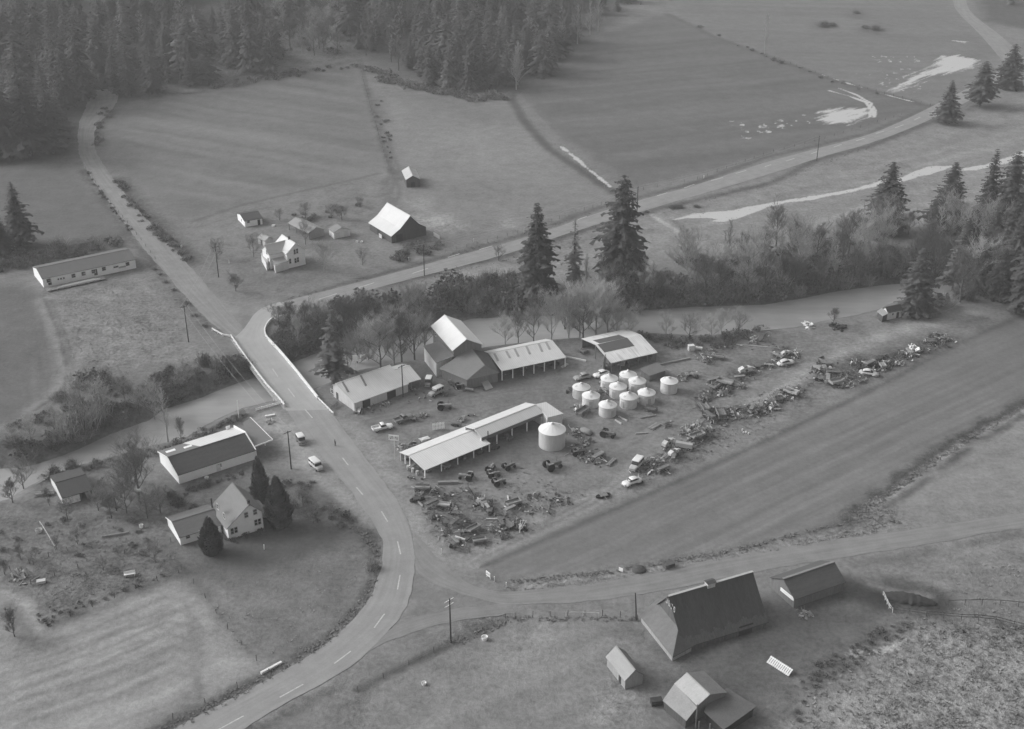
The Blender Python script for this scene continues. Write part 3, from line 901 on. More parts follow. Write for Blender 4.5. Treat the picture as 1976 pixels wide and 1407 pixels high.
ribbon('highway', g(hw_t), g(hw_b), OLD_ASPHALT, .045, 240, 5, .2)
nr_l = [(140, 178), (165, 185), (168, 205), (152, 235), (150, 266), (152, 304), (180, 350), (224, 408), (268, 468), (306, 514), (364, 580), (412, 629), (447, 655)]
nr_r = [(225, 170), (230, 190), (215, 214), (188, 240), (180, 266), (186, 299), (222, 350), (264, 402), (325, 468), (378, 527), (428, 586), (462, 625), (476, 640)]
ribbon('gravel_lane', [GT(x, y) for x, y in nr_l], [GT(x, y) for x, y in nr_r], GRAVEL, .05, 180, 5, .35)
sd_t = [(800, 1030), (825, 1055), (848, 1083), (873, 1106), (911, 1131), (950, 1141), (994, 1143), (1140, 1124), (1292, 1098), (1367, 1080), (1476, 1062), (1600, 1043), (1691, 1031), (1830, 1012), (1976, 990), (2120, 968), (2600, 890)]
sd_b = [(796, 1075), (806, 1110), (840, 1128), (875, 1141), (911, 1152), (950, 1163), (988, 1169), (1140, 1161), (1269, 1143), (1367, 1122), (1476, 1099), (1560, 1087), (1660, 1071), (1805, 1047), (1976, 1018), (2120, 995), (2600, 912)]
ribbon('gravel_road', g(sd_t), g(sd_b), M_road('side_gravel', 125, .17, .15), .04, 160, 6, .3)
ribbon('gravel_spur', g([(740, 1225), (768, 1203), (820, 1186), (900, 1171), (985, 1164)]), g([(690, 1275), (722, 1248), (790, 1222), (873, 1199), (994, 1184)]), M_road('spur_gravel', 122, .17, .15), .036, 60, 4, .4)
ribbon('upper_lane', g([(1838, -40), (1838, 10), (1853, 30), (1885, 60), (1920, 100), (1945, 130)]), g([(1866, -40), (1862, 10), (1885, 35), (1920, 60), (1950, 85), (1976, 110)]), GRAVEL, .052, 60, 4, .4)
# painted centre dashes
PAINT = M(182, .3, 2.0, .7)
DASHES = [((526, 712), (536, 727)), ((556, 750), (569, 767)), ((588, 790), (603, 807)), ((661, 884), (672, 898)), ((688, 941), (700, 955)), ((736, 987), (748, 1007)), ((767, 1045), (773, 1070)), ((772, 1110), (767, 1138)), ((742, 1185), (722, 1212)), ((677, 1257), (645, 1281)),
          ((585, 1321), (540, 1346)), ((470, 1382), (415, 1412))]
HWD = [((615, 578), (650, 567)), ((690, 556), (722, 546)), ((796, 528), (826, 518)), ((864, 497), (887, 490)), ((925, 482), (950, 475)), ((1115, 424), (1132, 418)), ((1180, 405), (1200, 398)), ((1268, 378), (1288, 372)), ((1320, 363), (1340, 356)), ((1372, 349), (1395, 343)), ((1420, 335), (1440, 329)),
       ((1476, 322), (1488, 318)), ((1517, 311), (1533, 306)), ((1565, 297), (1577, 293)), ((1609, 284), (1624, 279)), ((1652, 272), (1668, 267)), ((1690, 258), (1706, 253)), ((1727, 247), (1744, 241)), ((1764, 232), (1776, 226)), ((1792, 219), (1806, 213))]
mb = MB()
for lst, wd in ((DASHES, .13), (HWD, .17)):
    for a, b in lst:
        A, B = G(*a), G(*b)
        n = Vector((-(B - A).y, (B - A).x, 0)).normalized() * wd
        z = Vector((0, 0, .062))
        mb.quad(A - n + z, B - n + z, B + n + z, A + n + z)
tag(mb.build('painted_markings', PAINT), kind='structure')

# ------------------------------------------------------------------ the bridge
CONC = M(226, .1, .8, .8)
br = thing('bridge', 'white railed concrete road bridge over the grey river', 'bridge', G(540, 715))
loc = br.location


def rel(p): return Vector(p) - loc


def railing(pts, h=.95, w=.22, post=2.4, solid=False, name='railing'):
    mb = MB()
    pts = [rel(p) for p in pts]
    P = resample(pts, max(2, int(sum((b - a).length for a, b in zip(pts, pts[1:])) / post) + 1))
    for a, b in zip(P, P[1:]):
        d = (b - a); r = math.atan2(d.y, d.x); m = (a + b) / 2
        mb.obox(m.x, m.y, m.z + h - .13, d.length + .02, w + .06, .26, r)
        if solid:
            mb.obox(m.x, m.y, m.z + h * .42, d.length, w * .7, h * .62, r)
        else:
            mb.obox(m.x, m.y, m.z + .42, d.length, w * .4, .2, r)
    for p in P:
        mb.obox(p.x, p.y, p.z + h / 2 + .02, .3, .3, h + .04)
    return mb.build(name, CONC, br)


dk = MB()
L_, R_ = resample([Vector(p) for p in g(bridge_l)], 12), resample([Vector(p) for p in g(bridge_r)], 12)
for i in range(11):
    a, b, cc, d = [rel(p) for p in (L_[i], L_[i + 1], R_[i + 1], R_[i])]
    n = (a - d).normalized() * .35
    a, b, cc, d = a + n, b + n, cc - n, d - n
    t, u = Vector((0, 0, .02)), Vector((0, 0, -.75))
    dk.add([a + u, b + u, cc + u, d + u, a + t, b + t, cc + t, d + t], [(3, 2, 1, 0), (4, 5, 6, 7), (0, 1, 5, 4), (2, 3, 7, 6)] + ([(3, 0, 4, 7)] if i == 0 else []) + ([(1, 2, 6, 5)] if i == 10 else []))
dk.build('deck', M(150, .12, .5), br)
railing(g([(549, 786), (543, 777), (513, 744), (478, 698), (446, 652)]), solid=False)
rr_ = g([(613, 771), (568, 714), (539, 680), (518, 658)])
railing(rr_, 1.05, .3, 2.4, True)
railing(g([(518, 658), (512, 648), (511, 640), (514, 631), (520, 623), (527, 617)]), .9, .25, 1.6, True)
railing(g([(446, 652), (432, 650), (410, 638)]), .8, .14, 2.2)
railing(g([(643, 801), (630, 788), (613, 771)]), .8, .14, 2.2)
for a, b in (((486, 702), (560, 702)), ((523, 754), (594, 748))):
    A, B = G(*a), G(*b)
    pr = MB()
    for t in (.06, .5, .94):
        p = rel(A.lerp(B, t))
        pr.tube([(p.x, p.y, -5.2), (p.x, p.y, -.9)], .32, 8)
    m, d = rel((A + B) / 2), B - A
    pr.obox(m.x, m.y, -.98, d.length, .8, .5, math.atan2(d.y, d.x))
    pr.build('pier', CONC, br)
wl = MB()
A, B = rel(G(548, 778)), rel(G(494, 793))
d = B - A; m = (A + B) / 2
for k, z in enumerate((.25, .62)): wl.obox(m.x, m.y, z, d.length, .12, .18, math.atan2(d.y, d.x))
for t in np.linspace(0, 1, 6):
    p = A.lerp(B, t); wl.obox(p.x, p.y, .4, .16, .16, .8)
wl.build('guard_rail', CONC, br)
# ------------------------------------------------------------------ buildings
WHITE = M(238, .05, .7, .7)
WHITE_OLD = M(212, .14, 1.2, .8, streak=(1.5, 1.5, .3))
PALE = M(190, .12, .9, .85, streak=(2, 2, .3))
GREYWOOD = M(118, .22, 1.0, .9, streak=(3, 3, .25))
DARKWOOD = M(84, .25, 1.0, .9, streak=(3, 3, .25))
DARKEST_WOOD = M(62, .25, 1.2, .95)  # near-black base tone for dark doors, pipes and boards
GLASS = M(38, .3, .8, .15, spec=.5)
FRAME = M(208, .05, 2.0, .6)
CONCRETE = M(160, .15, .6, .9)
R_WHITE = M_roof(205, .06, .08)
R_BRIGHT = M_roof(212, .07, .08)
R_PALE = M_roof(198, .08, .1)
R_STAIN = M_roof(216, .12, .35)
R_GREY = M_roof(168, .08)
SHINGLE_DARK = M(82, .16, .5, .95, streak=(.5, 2.0, 2.0), bump=.3)
SHINGLE_MID = M(104, .14, .5, .95, streak=(.5, 2.0, 2.0), bump=.3)
SHINGLE_GREY = M(122, .08, .6, .95, streak=(.6, 2.0, 2.0), bump=.2)
SHAKE_OLD = M(112, .25, .7, .95, streak=(2.5, .5, .5), bump=.3)
SHAKE_DARK = M(78, .22, .6, .95, streak=(2.0, .4, .4), bump=.3)
TARPAPER = M(112, .1, .5, .9)


def building(name, label, px, cat='building', group=None):
    return thing(name, label, cat, G(*px), 0, group)


def cast(px, origin, nrm):
    """where the surveyor's sight line through a photo pixel meets an upright wall plane"""
    a, b = Vector((0, 0, H)), G(px[0], px[1], 0.0)
    d = b - a
    k = (origin - a).dot(nrm) / d.dot(nrm)
    return a + d * k


class Gable:
    def __init__(s, par, ra, rb, zr, ef, ze, eb=None, ov=.35, wall=WHITE, roof=R_WHITE, prof=None, openf=False, ends='AB', base=0.0, thick=.14, back=True, zeb=None, wallname='wall', roofb=None, front=None, roofname='roof', cap_=True):
        A, B, E = G(*ra, zr), G(*rb, zr), G(*ef, ze)
        s.swap = False
        u = (B - A); u.z = 0; u.normalize()
        n = Vector((-u.y, u.x, 0))
        if (E - A).dot(n) > 0:
            A, B = B, A; u, n = -u, -n; s.swap = True
        s.u, s.n, s.par = u, n, par
        s.L = (B - A).length
        s.wf = -(E - A).dot(n)
        s.wb = (G(*eb, zeb if zeb is not None else ze) - A).dot(n) if eb else s.wf
        s.zr, s.ze = zr, ze
        s.zeb = zeb if zeb is not None else ze
        mid = (A + B) / 2
        s.c = Vector((mid.x, mid.y, 0))
        s.rz = math.atan2(u.y, u.x)
        s.ov = ov
        at = s.c - par.location
        # roof cross-section from the front eave over the ridge to the back eave
        pr = prof(s) if prof else [(-s.wf, ze), (0, zr), (s.wb, s.zeb)]
        s.pr = pr
        hl = s.L / 2

        def under(y):
            for (a, za), (b, zb) in zip(pr, pr[1:]):
                if a <= y <= b: return za + (zb - za) * (y - a) / (b - a) - thick - .01
            return ze - thick
        s.under = under
        yf, yb = -s.wf + ov, s.wb - ov
        s.yf, s.yb, s.hx = yf, yb, hl - ov * .8
        hx = s.hx
        inner = [(y, z - thick - .01) for y, z in pr if yf + .05 < y < yb - .05]
        gp = [(yf, base), (yf, under(yf))] + inner + [(yb, under(yb)), (yb, base)]
        w = MB()
        if openf:
            t = .12
            if back: w.box(-hx, hx, yb - t, yb, base, under(yb))
            for e, x in (('A' if not s.swap else 'B', -hx), ('B' if not s.swap else 'A', hx)):
                if e in ends: w.prism(gp, 'x', x if x < 0 else x - t, x + t if x < 0 else x)
        else:
            w.prism(gp, 'x', -hx, hx)
        if w.v:
            s.wall = w.build(wallname, wall, par, at=at, rz=s.rz)
        # roof slabs
        top = [Vector((0, y, z)) for y, z in pr]
        k = len(pr)

        def slab(idx, nm, mt):
            m = MB()
            pts = [pr[i] for i in idx]
            poly = pts + [(y, z - thick) for y, z in pts[::-1]]
            m.prism(poly, 'x', -hl, hl)
            return m.build(nm, mt, par, at=at, rz=s.rz)
        if roofb is not None:
            ir = max(range(k), key=lambda i: pr[i][1])
            s.roof = slab(list(range(0, ir + 1)), roofname, roof)
            m = MB()
            pts = pr[ir:]
            poly = [(y, z + .012) for y, z in pts] + [(y, z - thick - .012) for y, z in pts[::-1]]
            m.prism(poly, 'x', -hl + .02, hl - .02)
            s.roof2 = m.build(roofname, roofb, par, at=at, rz=s.rz)
        else:
            s.roof = slab(list(range(k)), roofname, roof)
        if cap_:
            cap = MB()
            i = max(range(k), key=lambda j: pr[j][1])
            cap.obox(0, pr[i][0], pr[i][1] + .02, s.L, .28, .07)
            cap.build('ridge_cap', roof, s.roof)

    def plane(s, side):
        if side == 'F': return s.c + s.n * s.yf, -s.n
        if side == 'K': return s.c + s.n * s.yb, s.n
        sg = -1 if (side == 'A') != s.swap else 1
        return s.c + s.u * (sg * s.hx), s.u * sg

    def local(s, p):
        d = p - s.c
        return Vector((d.dot(s.u), d.dot(s.n), p.z))

    def win(s, side, px, w=.9, h=1.3, name='window', mullion=True, frame=FRAME, pane=GLASS, zmin=.5):
        o, nr = s.plane(side)
        p = cast(px, o, nr)
        p.z = max(p.z, zmin + h / 2)
        s.win_at(side, p, w, h, name, mullion, frame, pane)

    def win_at(s, side, p, w, h, name, mullion=True, frame=FRAME, pane=GLASS):
        o, nr = s.plane(side)
        f = MB()
        b = .1
        f.box(-w / 2 - b, w / 2 + b, -.05, .02, h / 2, h / 2 + b)
        f.box(-w / 2 - b, w / 2 + b, -.09, .02, -h / 2 - b, -h / 2)
        f.box(-w / 2 - b, -w / 2, -.05, .02, -h / 2, h / 2)
        f.box(w / 2, w / 2 + b, -.05, .02, -h / 2, h / 2)
        if mullion:
            f.box(-w / 2, w / 2, -.045, .02, -.035, .035)
        ob = f.build(name, frame, s.par, at=p - s.par.location + nr * .025, rz=math.atan2(nr.x, -nr.y))
        g = MB().box(-w / 2 + .003, w / 2 - .003, -.022, .0, -h / 2 + .003, h / 2 - .003)
        g.build('pane', pane, ob)
        return ob

    def door(s, side, px=None, p=None, w=1.0, h=2.0, mat=None, name='door', z0=0.02):
        o, nr = s.plane(side)
        if p is None: p = cast(px, o, nr)
        m = MB().box(-w / 2, w / 2, -.05, .03, z0, z0 + h)
        return m.build(name, mat or DARKWOOD, s.par, at=Vector((p.x, p.y, 0)) - s.par.location, rz=math.atan2(nr.x, -nr.y))

    def at(s, x, y, z=0): return s.c + s.u * x + s.n * y + Vector((0, 0, z)) - s.par.location

    def post(s, x, y, z, r=.11, mat=WHITE, name='post'):
        return MB().box(-r, r, -r, r, 0, z).build(name, mat, s.par, at=s.at(x, y), rz=s.rz)

    def posts(s, n, y=None, mat=WHITE, r=.11):
        y = s.yf if y is None else y
        for i in range(n):
            s.post(-s.hx + .1 + (2 * s.hx - .2) * i / (n - 1), y + .12, s.under(y + .12) - .01, r, mat)

    def strip(s, pa, pb, w=.5, mat=None, name='skylight', lift=.03):
        """a strip lying on the front roof slope between two photo pixels"""
        out = []
        for px in (pa, pb):
            lo, hi = s.ze, s.zr
            for _ in range(40):
                m = (lo + hi) / 2
                q = s.local(G(*px, m))
                zz = s.ze + (s.zr - s.ze) * (q.y + s.wf) / s.wf
                if zz > m: lo = m
                else: hi = m
            out.append(s.c + s.u * q.x + s.n * q.y + Vector((0, 0, m + lift)))
        a, b = out[0] - s.par.location, out[1] - s.par.location
        d = (b - a).normalized(); sd = s.u * (w / 2)
        up = d.cross(s.u).normalized() * .05
        if up.z < 0: up = -up
        m = MB().add([a - sd, a + sd, b + sd, b - sd, a - sd + up, a + sd + up, b + sd + up, b - sd + up], [(0, 1, 2, 3), (7, 6, 5, 4), (0, 4, 5, 1), (1, 5, 6, 2), (2, 6, 7, 3), (3, 7, 4, 0)])
        return m.build(name, mat or M(118, .2, 1.0), s.par)

    def chimney(s, px, z=None, w=.5, h=1.0, mat=None, off=0.0):
        q = s.local(G(*px, s.zr + h * .6))
        m = MB().box(q.x - w / 2, q.x + w / 2, off - w / 2, off + w / 2, s.zr - .5, s.zr + h).box(q.x - w / 2 - .06, q.x + w / 2 + .06, off - w / 2 - .06, off + w / 2 + .06, s.zr + h - .14, s.zr + h + .02)
        return m.build('chimney', mat or DARKWOOD, s.roof)


def polyroof(par, pts, mat, name='roof', thick=.14):
    P = [G(x, y, z) - par.location for x, y, z in pts]
    n = len(P)
    t = Vector((0, 0, thick))
    m = MB()
    nrm = (P[1] - P[0]).cross(P[2] - P[0])
    if nrm.z < 0: P = P[::-1]
    vs = P + [p - t for p in P]
    fs = [(0, i, i + 1) for i in range(1, n - 1)] + [(n, n + i + 1, n + i) for i in range(1, n - 1)] + [(i, n + i, n + (i + 1) % n, (i + 1) % n) for i in range(n)]
    return m.add(vs, fs).build(name, mat, par)


def polywall(par, pts, ztop, mat, name='wall', inset=.3, z0=0.0):
    """walls under a roof outline; pts are (px, py, z) of the roof corners"""
    P = [G(x, y, z) - par.location for x, y, z in pts]
    ctr = sum(P, Vector()) / len(P)
    Q = []
    for p in P:
        d = (ctr - p); d.z = 0
        Q.append(p + d.normalized() * inset)
    n = len(Q)
    ar = sum(Q[i].x * Q[(i + 1) % n].y - Q[(i + 1) % n].x * Q[i].y for i in range(n))
    if ar < 0: Q = Q[::-1]
    vs = [(q.x, q.y, z0) for q in Q] + [(q.x, q.y, ztop if ztop is not None else q.z - .16) for q in Q]
    fs = [(i, (i + 1) % n, n + (i + 1) % n, n + i) for i in range(n)] + [tuple(range(n, 2 * n)), tuple(range(n))[::-1]]
    return MB().add(vs, fs).build(name, mat, par)


def wpost(par, px, z, r=.1, mat=WHITE, name='post', z0=0):
    p = G(*px) - par.location
    return MB().box(p.x - r, p.x + r, p.y - r, p.y + r, z0, z).build(name, mat, par)


# --- long machine shed: two open sections and a closed end
k5 = lambda x, y: c(740, 760, x, y, 5.489)
ms = building('machine_shed', 'long white roofed open machine shed standing in the dealer yard beside the road', k5(800, 700))
a = Gable(ms, k5(262, 652), k5(957, 378), 3.1, k5(405, 822), 2.25, k5(165, 620), wall=WHITE_OLD, roof=R_BRIGHT, openf=True, ends='', back=True, ov=.15)
a.posts(5)
for y in (-.3, 1.6): a.post(-a.hx + .1, y, a.under(y) - .01)
b2 = Gable(ms, k5(958, 372), k5(1612, 112), 4.6, k5(1060, 455), 3.5, k5(848, 352), wall=WHITE_OLD, roof=R_WHITE, openf=True, ends='B', back=True, ov=.15)
b2.posts(5)
MB().box(-b2.hx, b2.hx, b2.yf - .02, b2.yf + .1, b2.under(b2.yf) - .95, b2.under(b2.yf)).build('header_board', M(106, .1, .6), ms, at=b2.c - ms.location, rz=b2.rz)
pr = [(*k5(1602, 112), 3.9), (*k5(1722, 86), 3.9), (*k5(1905, 210), 3.4), (*k5(1735, 252), 3.4)]
polyroof(ms, pr, R_PALE); polywall(ms, pr, None, WHITE_OLD, inset=.25)

# --- repair shop by the bridge
k2 = lambda x, y: c(600, 590, x, y)
sh = building('repair_shop', 'pale metal roofed repair shop by the bridge end with two roof skylights', k2(650, 1100))
a = Gable(sh, k2(290, 930), k2(942, 706), 4.4, k2(440, 1190), 2.4, k2(168, 972), zeb=3.3, wall=PALE, roof=R_PALE, ov=.25)
a.strip(k2(370, 898), k2(446, 1030), .55); a.strip(k2(590, 828), k2(656, 955), .55)
a.door('F', k2(662, 1180), w=2.2, h=2.0, mat=DARKEST_WOOD, name='dark_bay')
a.door('F', k2(960, 1080), w=2.6, h=2.0, mat=DARKEST_WOOD, name='dark_bay')
a.win('A', k2(255, 1020), 1.2, .9); a.door('A', k2(320, 1150), w=1.0, h=1.9, mat=DARKWOOD)
b2 = Gable(sh, k2(952, 775), k2(1178, 712), 3.7, k2(1085, 938), 2.4, k2(1085, 692), wall=GREYWOOD, roof=R_PALE, openf=True, ends='', ov=.15)
b2.posts(3, mat=GREYWOOD)

# --- mill with tall bright loft, dark low roofs and an open wing
k3 = lambda x, y: c(800, 590, x, y)
ml = building('feed_mill', 'feed mill with tall white roofed loft over dark low roofs and long open wing', k3(500, 750))
a = Gable(ml, k3(355, 108), k3(620, 398), 9.6, k3(190, 240), 7.0, k3(540, 162), wall=GREYWOOD, roof=R_BRIGHT, ov=.5)
a.win('F', k3(250, 330), .8, 1.4)
polyroof(ml, [(*k3(105, 478), 4.6), (*k3(300, 420), 5.4), (*k3(470, 600), 5.4), (*k3(255, 682), 4.2)], TARPAPER)
polywall(ml, [(*k3(105, 478), 4.5), (*k3(300, 420), 4.8), (*k3(470, 600), 4.8), (*k3(255, 682), 4.1)], None, WHITE_OLD, inset=.25)
polyroof(ml, [(*k3(652, 470), 6.6), (*k3(835, 708), 5.0), (*k3(622, 885), 2.9), (*k3(290, 745), 3.1), (*k3(452, 645), 4.6)], M(122, .08, .4))  # low roof shaded in its colours: sunward left plane paler, right plane darker
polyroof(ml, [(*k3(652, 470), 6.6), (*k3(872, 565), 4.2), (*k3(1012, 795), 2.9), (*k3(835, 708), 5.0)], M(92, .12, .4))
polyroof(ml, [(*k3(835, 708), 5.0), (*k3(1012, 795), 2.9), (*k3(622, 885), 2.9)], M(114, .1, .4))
polywall(ml, [(*k3(655, 470), 6.5), (*k3(872, 565), 4.1), (*k3(1012, 795), 2.8), (*k3(622, 885), 2.8), (*k3(300, 745), 3.0), (*k3(452, 645), 4.0)], None, GREYWOOD, inset=.5)
A = G(*k3(560, 830), .8) - ml.location
B = G(*k3(630, 900), .8) - ml.location
dd = MB(); dd.obox((A.x + B.x) / 2 - .4, (A.y + B.y) / 2 - .2, 1.2, (B - A).length + 1.8, .25, 2.3, math.atan2((B - A).y, (B - A).x)); dd.build('dark_bay', DARKEST_WOOD, ml)  # dark sheet put in for the shade inside the mill's open front
rp = [G(*k3(780, 885), 1.25), G(*k3(872, 880), 1.25), G(*k3(935, 975), .2), G(*k3(850, 1006), .2)]
rp = [p - ml.location for p in rp]
m = MB(); t = Vector((0, 0, .18)); m.add(rp + [p - t for p in rp], [(0, 3, 2, 1), (4, 5, 6, 7), (0, 1, 5, 4), (1, 2, 6, 5), (2, 3, 7, 6), (3, 0, 4, 7)]); m.build('loading_ramp', M(150, .15, 1), ml)
w_ = Gable(ml, k3(880, 566), k3(1640, 411), 4.2, k3(1000, 785), 2.9, k3(822, 545), wall=WHITE_OLD, roof=R_PALE, openf=True, ends='', ov=.15, roofname='wing_roof', wallname='wing_wall')
w_.posts(7)
for p, q in (((950, 570), (995, 660)), ((1090, 540), (1135, 625)), ((1190, 515), (1237, 605)), ((1330, 485), (1375, 578)), ((1475, 455), (1520, 548)), ((1565, 435), (1610, 522))):
    w_.strip(k3(*p), k3(*q), .6, M(150, .1, 1.0))
# --- open shed right of the mill
k4 = lambda x, y: c(1060, 600, x, y)
os_ = building('open_shed', 'bright roofed open pole shed with one dark roof patch near the grain bins', k4(850, 480))
a = Gable(os_, k4(548, 402), k4(1092, 284), 4.3, k4(715, 625), 2.8, k4(375, 330), wall=GREYWOOD, roof=R_STAIN, openf=True, ends='', ov=.15, cap_=False)
a.posts(6, mat=GREYWOOD)
a.posts(4, y=0.0, mat=GREYWOOD)
for sg, f in ((-1, .46), (1, .5)):
    w0 = a.wf if sg < 0 else a.wb
    m = MB(); sl = (a.zr - a.ze) / w0
    q = [(-a.L * .46, .02), (a.L * .19, .0), (a.L * .19, f), (-a.L * .46, f)]
    if sg > 0: q = [(-a.L * .40, .02), (a.L * .17, .02), (a.L * .17, f), (-a.L * .40, f)]
    vs = [(x, sg * w0 * y, a.zr - sl * w0 * y + .02) for x, y in q]
    vs = vs + [(x, y, z + .04) for x, y, z in vs]
    fs = [(0, 3, 2, 1), (4, 5, 6, 7), (0, 1, 5, 4), (1, 2, 6, 5), (2, 3, 7, 6), (3, 0, 4, 7)]
    m.add(vs, fs if sg < 0 else [f_[::-1] for f_ in fs])
    m.build('roof_patch', M(90, .1, .6), os_, at=a.c - os_.location, rz=a.rz)
bw_ = MB(); bw_.box(-1.8, 2.4, -.06, .06, 0, 3.4)
for i in range(7): bw_.box(-1.8 + i * .6, -1.68 + i * .6, -.16, -.06, 0, 3.6 + .8 * RND.random())
bw_.build('board_wall', M(150, .2, 1.2, streak=(3, 3, .2)), os_, at=a.at(-a.hx - 1.2, a.yf + 1.8), rz=a.rz + .9)
ls = building('lean_roof', 'low dark flat roof on short posts beside the lone grain bin', k4(1240, 720), 'shed')
pr = [(*k4(1075, 690), 2.2), (*k4(1285, 612), 2.2), (*k4(1405, 702), 1.9), (*k4(1190, 775), 1.9)]
polyroof(ls, pr, M(108, .12, .6))
polywall(ls, pr, None, M(96, .2, 1), inset=.5)

# --- general store with a flat filling station canopy
k6 = lambda x, y: c(280, 770, x, y)
st = building('store', 'long store with dark front roof, white back roof and flat canopy toward the road', k6(800, 750))
a = Gable(st, k6(265, 694), k6(1196, 402), 4.6, k6(368, 918), 2.5, k6(135, 628), wall=WHITE, roof=SHINGLE_DARK, roofb=TARPAPER, ov=.3, zeb=2.9)
hl = a.L / 2
sl = (a.zr - a.zeb) / a.wb
m = MB()
q = [(-hl * .16, .15), (hl - .05, .15), (hl - .05, a.wb + .02), (-hl * .36, a.wb + .02)]
vs = [(x, y, a.zr - sl * y + .03) for x, y in q]; vs += [(x, y, z + .05) for x, y, z in vs]
m.add(vs, [(0, 3, 2, 1), (4, 5, 6, 7), (0, 1, 5, 4), (1, 2, 6, 5), (2, 3, 7, 6), (3, 0, 4, 7)])
m.build('metal_roofing', R_WHITE, st, at=a.c - st.location, rz=a.rz)
for x, y, w, d in ((-hl * .78, a.wb * .55, 2.2, .9), (-hl * .38, a.wb * .42, 1.9, .8)):
    MB().box(-w / 2, w / 2, -d / 2, d / 2, 0, .08).build('roof_hatch', WHITE, st, at=a.at(x, y, a.zr - sl * y + .06), rz=a.rz)
g1 = MB()
hx = hl + .02
g1.prism([(-a.wf + .1, 0), (-a.wf + .1, a.ze - .2), (-a.wf - .05, a.ze + .25), (0, a.zr + .35), (a.wb + .1, a.zeb + .6), (a.wb + .1, a.zeb - .2), (a.wb - .1, 0)], 'x', hx - .18, hx + .02)
g1.build('false_front', WHITE, st, at=a.c - st.location, rz=a.rz)
MB().prism([(-a.wf, a.ze - .25), (-a.wf, a.ze + .06), (0, a.zr + .06), (a.wb, a.zeb + .06), (a.wb, a.zeb - .25), (0, a.zr - .3)], 'x', -hl - .03, -hl + .05).build('barge_board', WHITE, st, at=a.c - st.location, rz=a.rz)
cp = [(*k6(1165, 285), 3.0), (*k6(1255, 220), 3.0), (*k6(1520, 482), 3.0), (*k6(1298, 566), 3.0)]
polyroof(st, cp, M(116, .08, .5), 'canopy', .22)
pp = [G(*p[:2], 3.02) - st.location for p in cp]
m = MB()
for p, q in ((pp[1], pp[2]), (pp[2], pp[3])):
    d = q - p; m.obox((p.x + q.x) / 2, (p.y + q.y) / 2, 2.93, d.length, .12, .3, math.atan2(d.y, d.x))
m.build('canopy_edge', WHITE, st)
for px in ((1440, 470), (1275, 255)): wpost(st, k6(px[0] - 10, px[1] + 85), 2.8, .1)
a.win('F', k6(885, 792), .9, .8); a.door('F', k6(875, 830), w=1.0, h=1.7, mat=WHITE_OLD)
pl_ = G(*k6(1130, 330)) - st.location
MB().tube([(pl_.x, pl_.y, 2.5), (pl_.x, pl_.y, 7.2)], .07, 6).build('flagpole', WHITE, st)
tr = MB()
q = k6(1040, 275)
p = a.at(hl - 1.6, a.wb - .05)
tr.box(-.5, .5, -.06, .06, 0, a.zeb + 1.0)
tr.build('gable_board', WHITE, st, at=p, rz=a.rz)

# --- white house with side wing, bottom left
k7 = lambda x, y: c(300, 900, x, y)
h1 = building('white_house', 'two storey white gabled house with grey roof and low side wing below the store', k7(950, 700), 'house')
a = Gable(h1, k7(912, 192), k7(1118, 452), 7.2, k7(838, 746), 2.9, k7(1268, 512), wall=WHITE, roof=SHINGLE_GREY, ov=.4, zeb=4.1,
          prof=lambda s: [(-s.wf, 2.9), (-s.wf * .74, 4.0), (0, s.zr), (s.wb, s.zeb)])
en = 'B'
for x, y in ((1080, 578), (1185, 542)): a.win(en, k7(x, y), .75, 1.2, pane=M(96, .2, 1, .3))
for x, y in ((914, 772), (958, 756), (1196, 668), (1238, 655)): a.win(en, k7(x, y), .6, 1.35)
for p in ((745, 480), (820, 590)): a.win('F', k7(*p), .8, 1.2)
a.chimney(k7(1106, 418), w=.45, h=.7, mat=DARKEST_WOOD)
po = [(*k7(1262, 515), 3.0), (*k7(1352, 548), 2.5), (*k7(1250, 440), 2.5), (*k7(1180, 400), 3.0)]
polyroof(h1, [(*k7(1150, 390), 3.2), (*k7(1235, 405), 2.6), (*k7(1370, 560), 2.6), (*k7(1275, 530), 3.2)], SHINGLE_GREY, 'porch_roof')
polywall(h1, [(*k7(1180, 430), 1.1), (*k7(1250, 430), 1.1), (*k7(1372, 580), 1.1), (*k7(1275, 560), 1.1)], 1.1, WHITE, 'porch_wall', .1)
wpost(h1, k7(1376, 672), 2.5, .09, name='porch_post')
wg = Gable(h1, k7(188, 660), k7(700, 505), 3.5, k7(285, 852), 2.1, wall=WHITE, roof=SHINGLE_MID, ov=.3, roofname='wing_roof', wallname='wing_wall')
wg.win('F', k7(385, 835), .8, .8); wg.win('F', k7(540, 780), .7, .7)
MB().prism([(-wg.wf - .02, wg.ze - .2), (-wg.wf - .02, wg.ze + .05), (0, wg.zr + .05), (wg.wb, wg.ze + .05), (wg.wb, wg.ze - .2), (0, wg.zr - .25)], 'x', -wg.L / 2 - .03, -wg.L / 2 + .05).build('barge_board', WHITE, h1, at=wg.c - h1.location, rz=wg.rz)
p = G(*k7(684, 545), 2) - h1.location
MB().tube([(p.x, p.y, 1.5), (p.x, p.y, 5.4)], .16, 8).build('stovepipe', DARKEST_WOOD, h1)

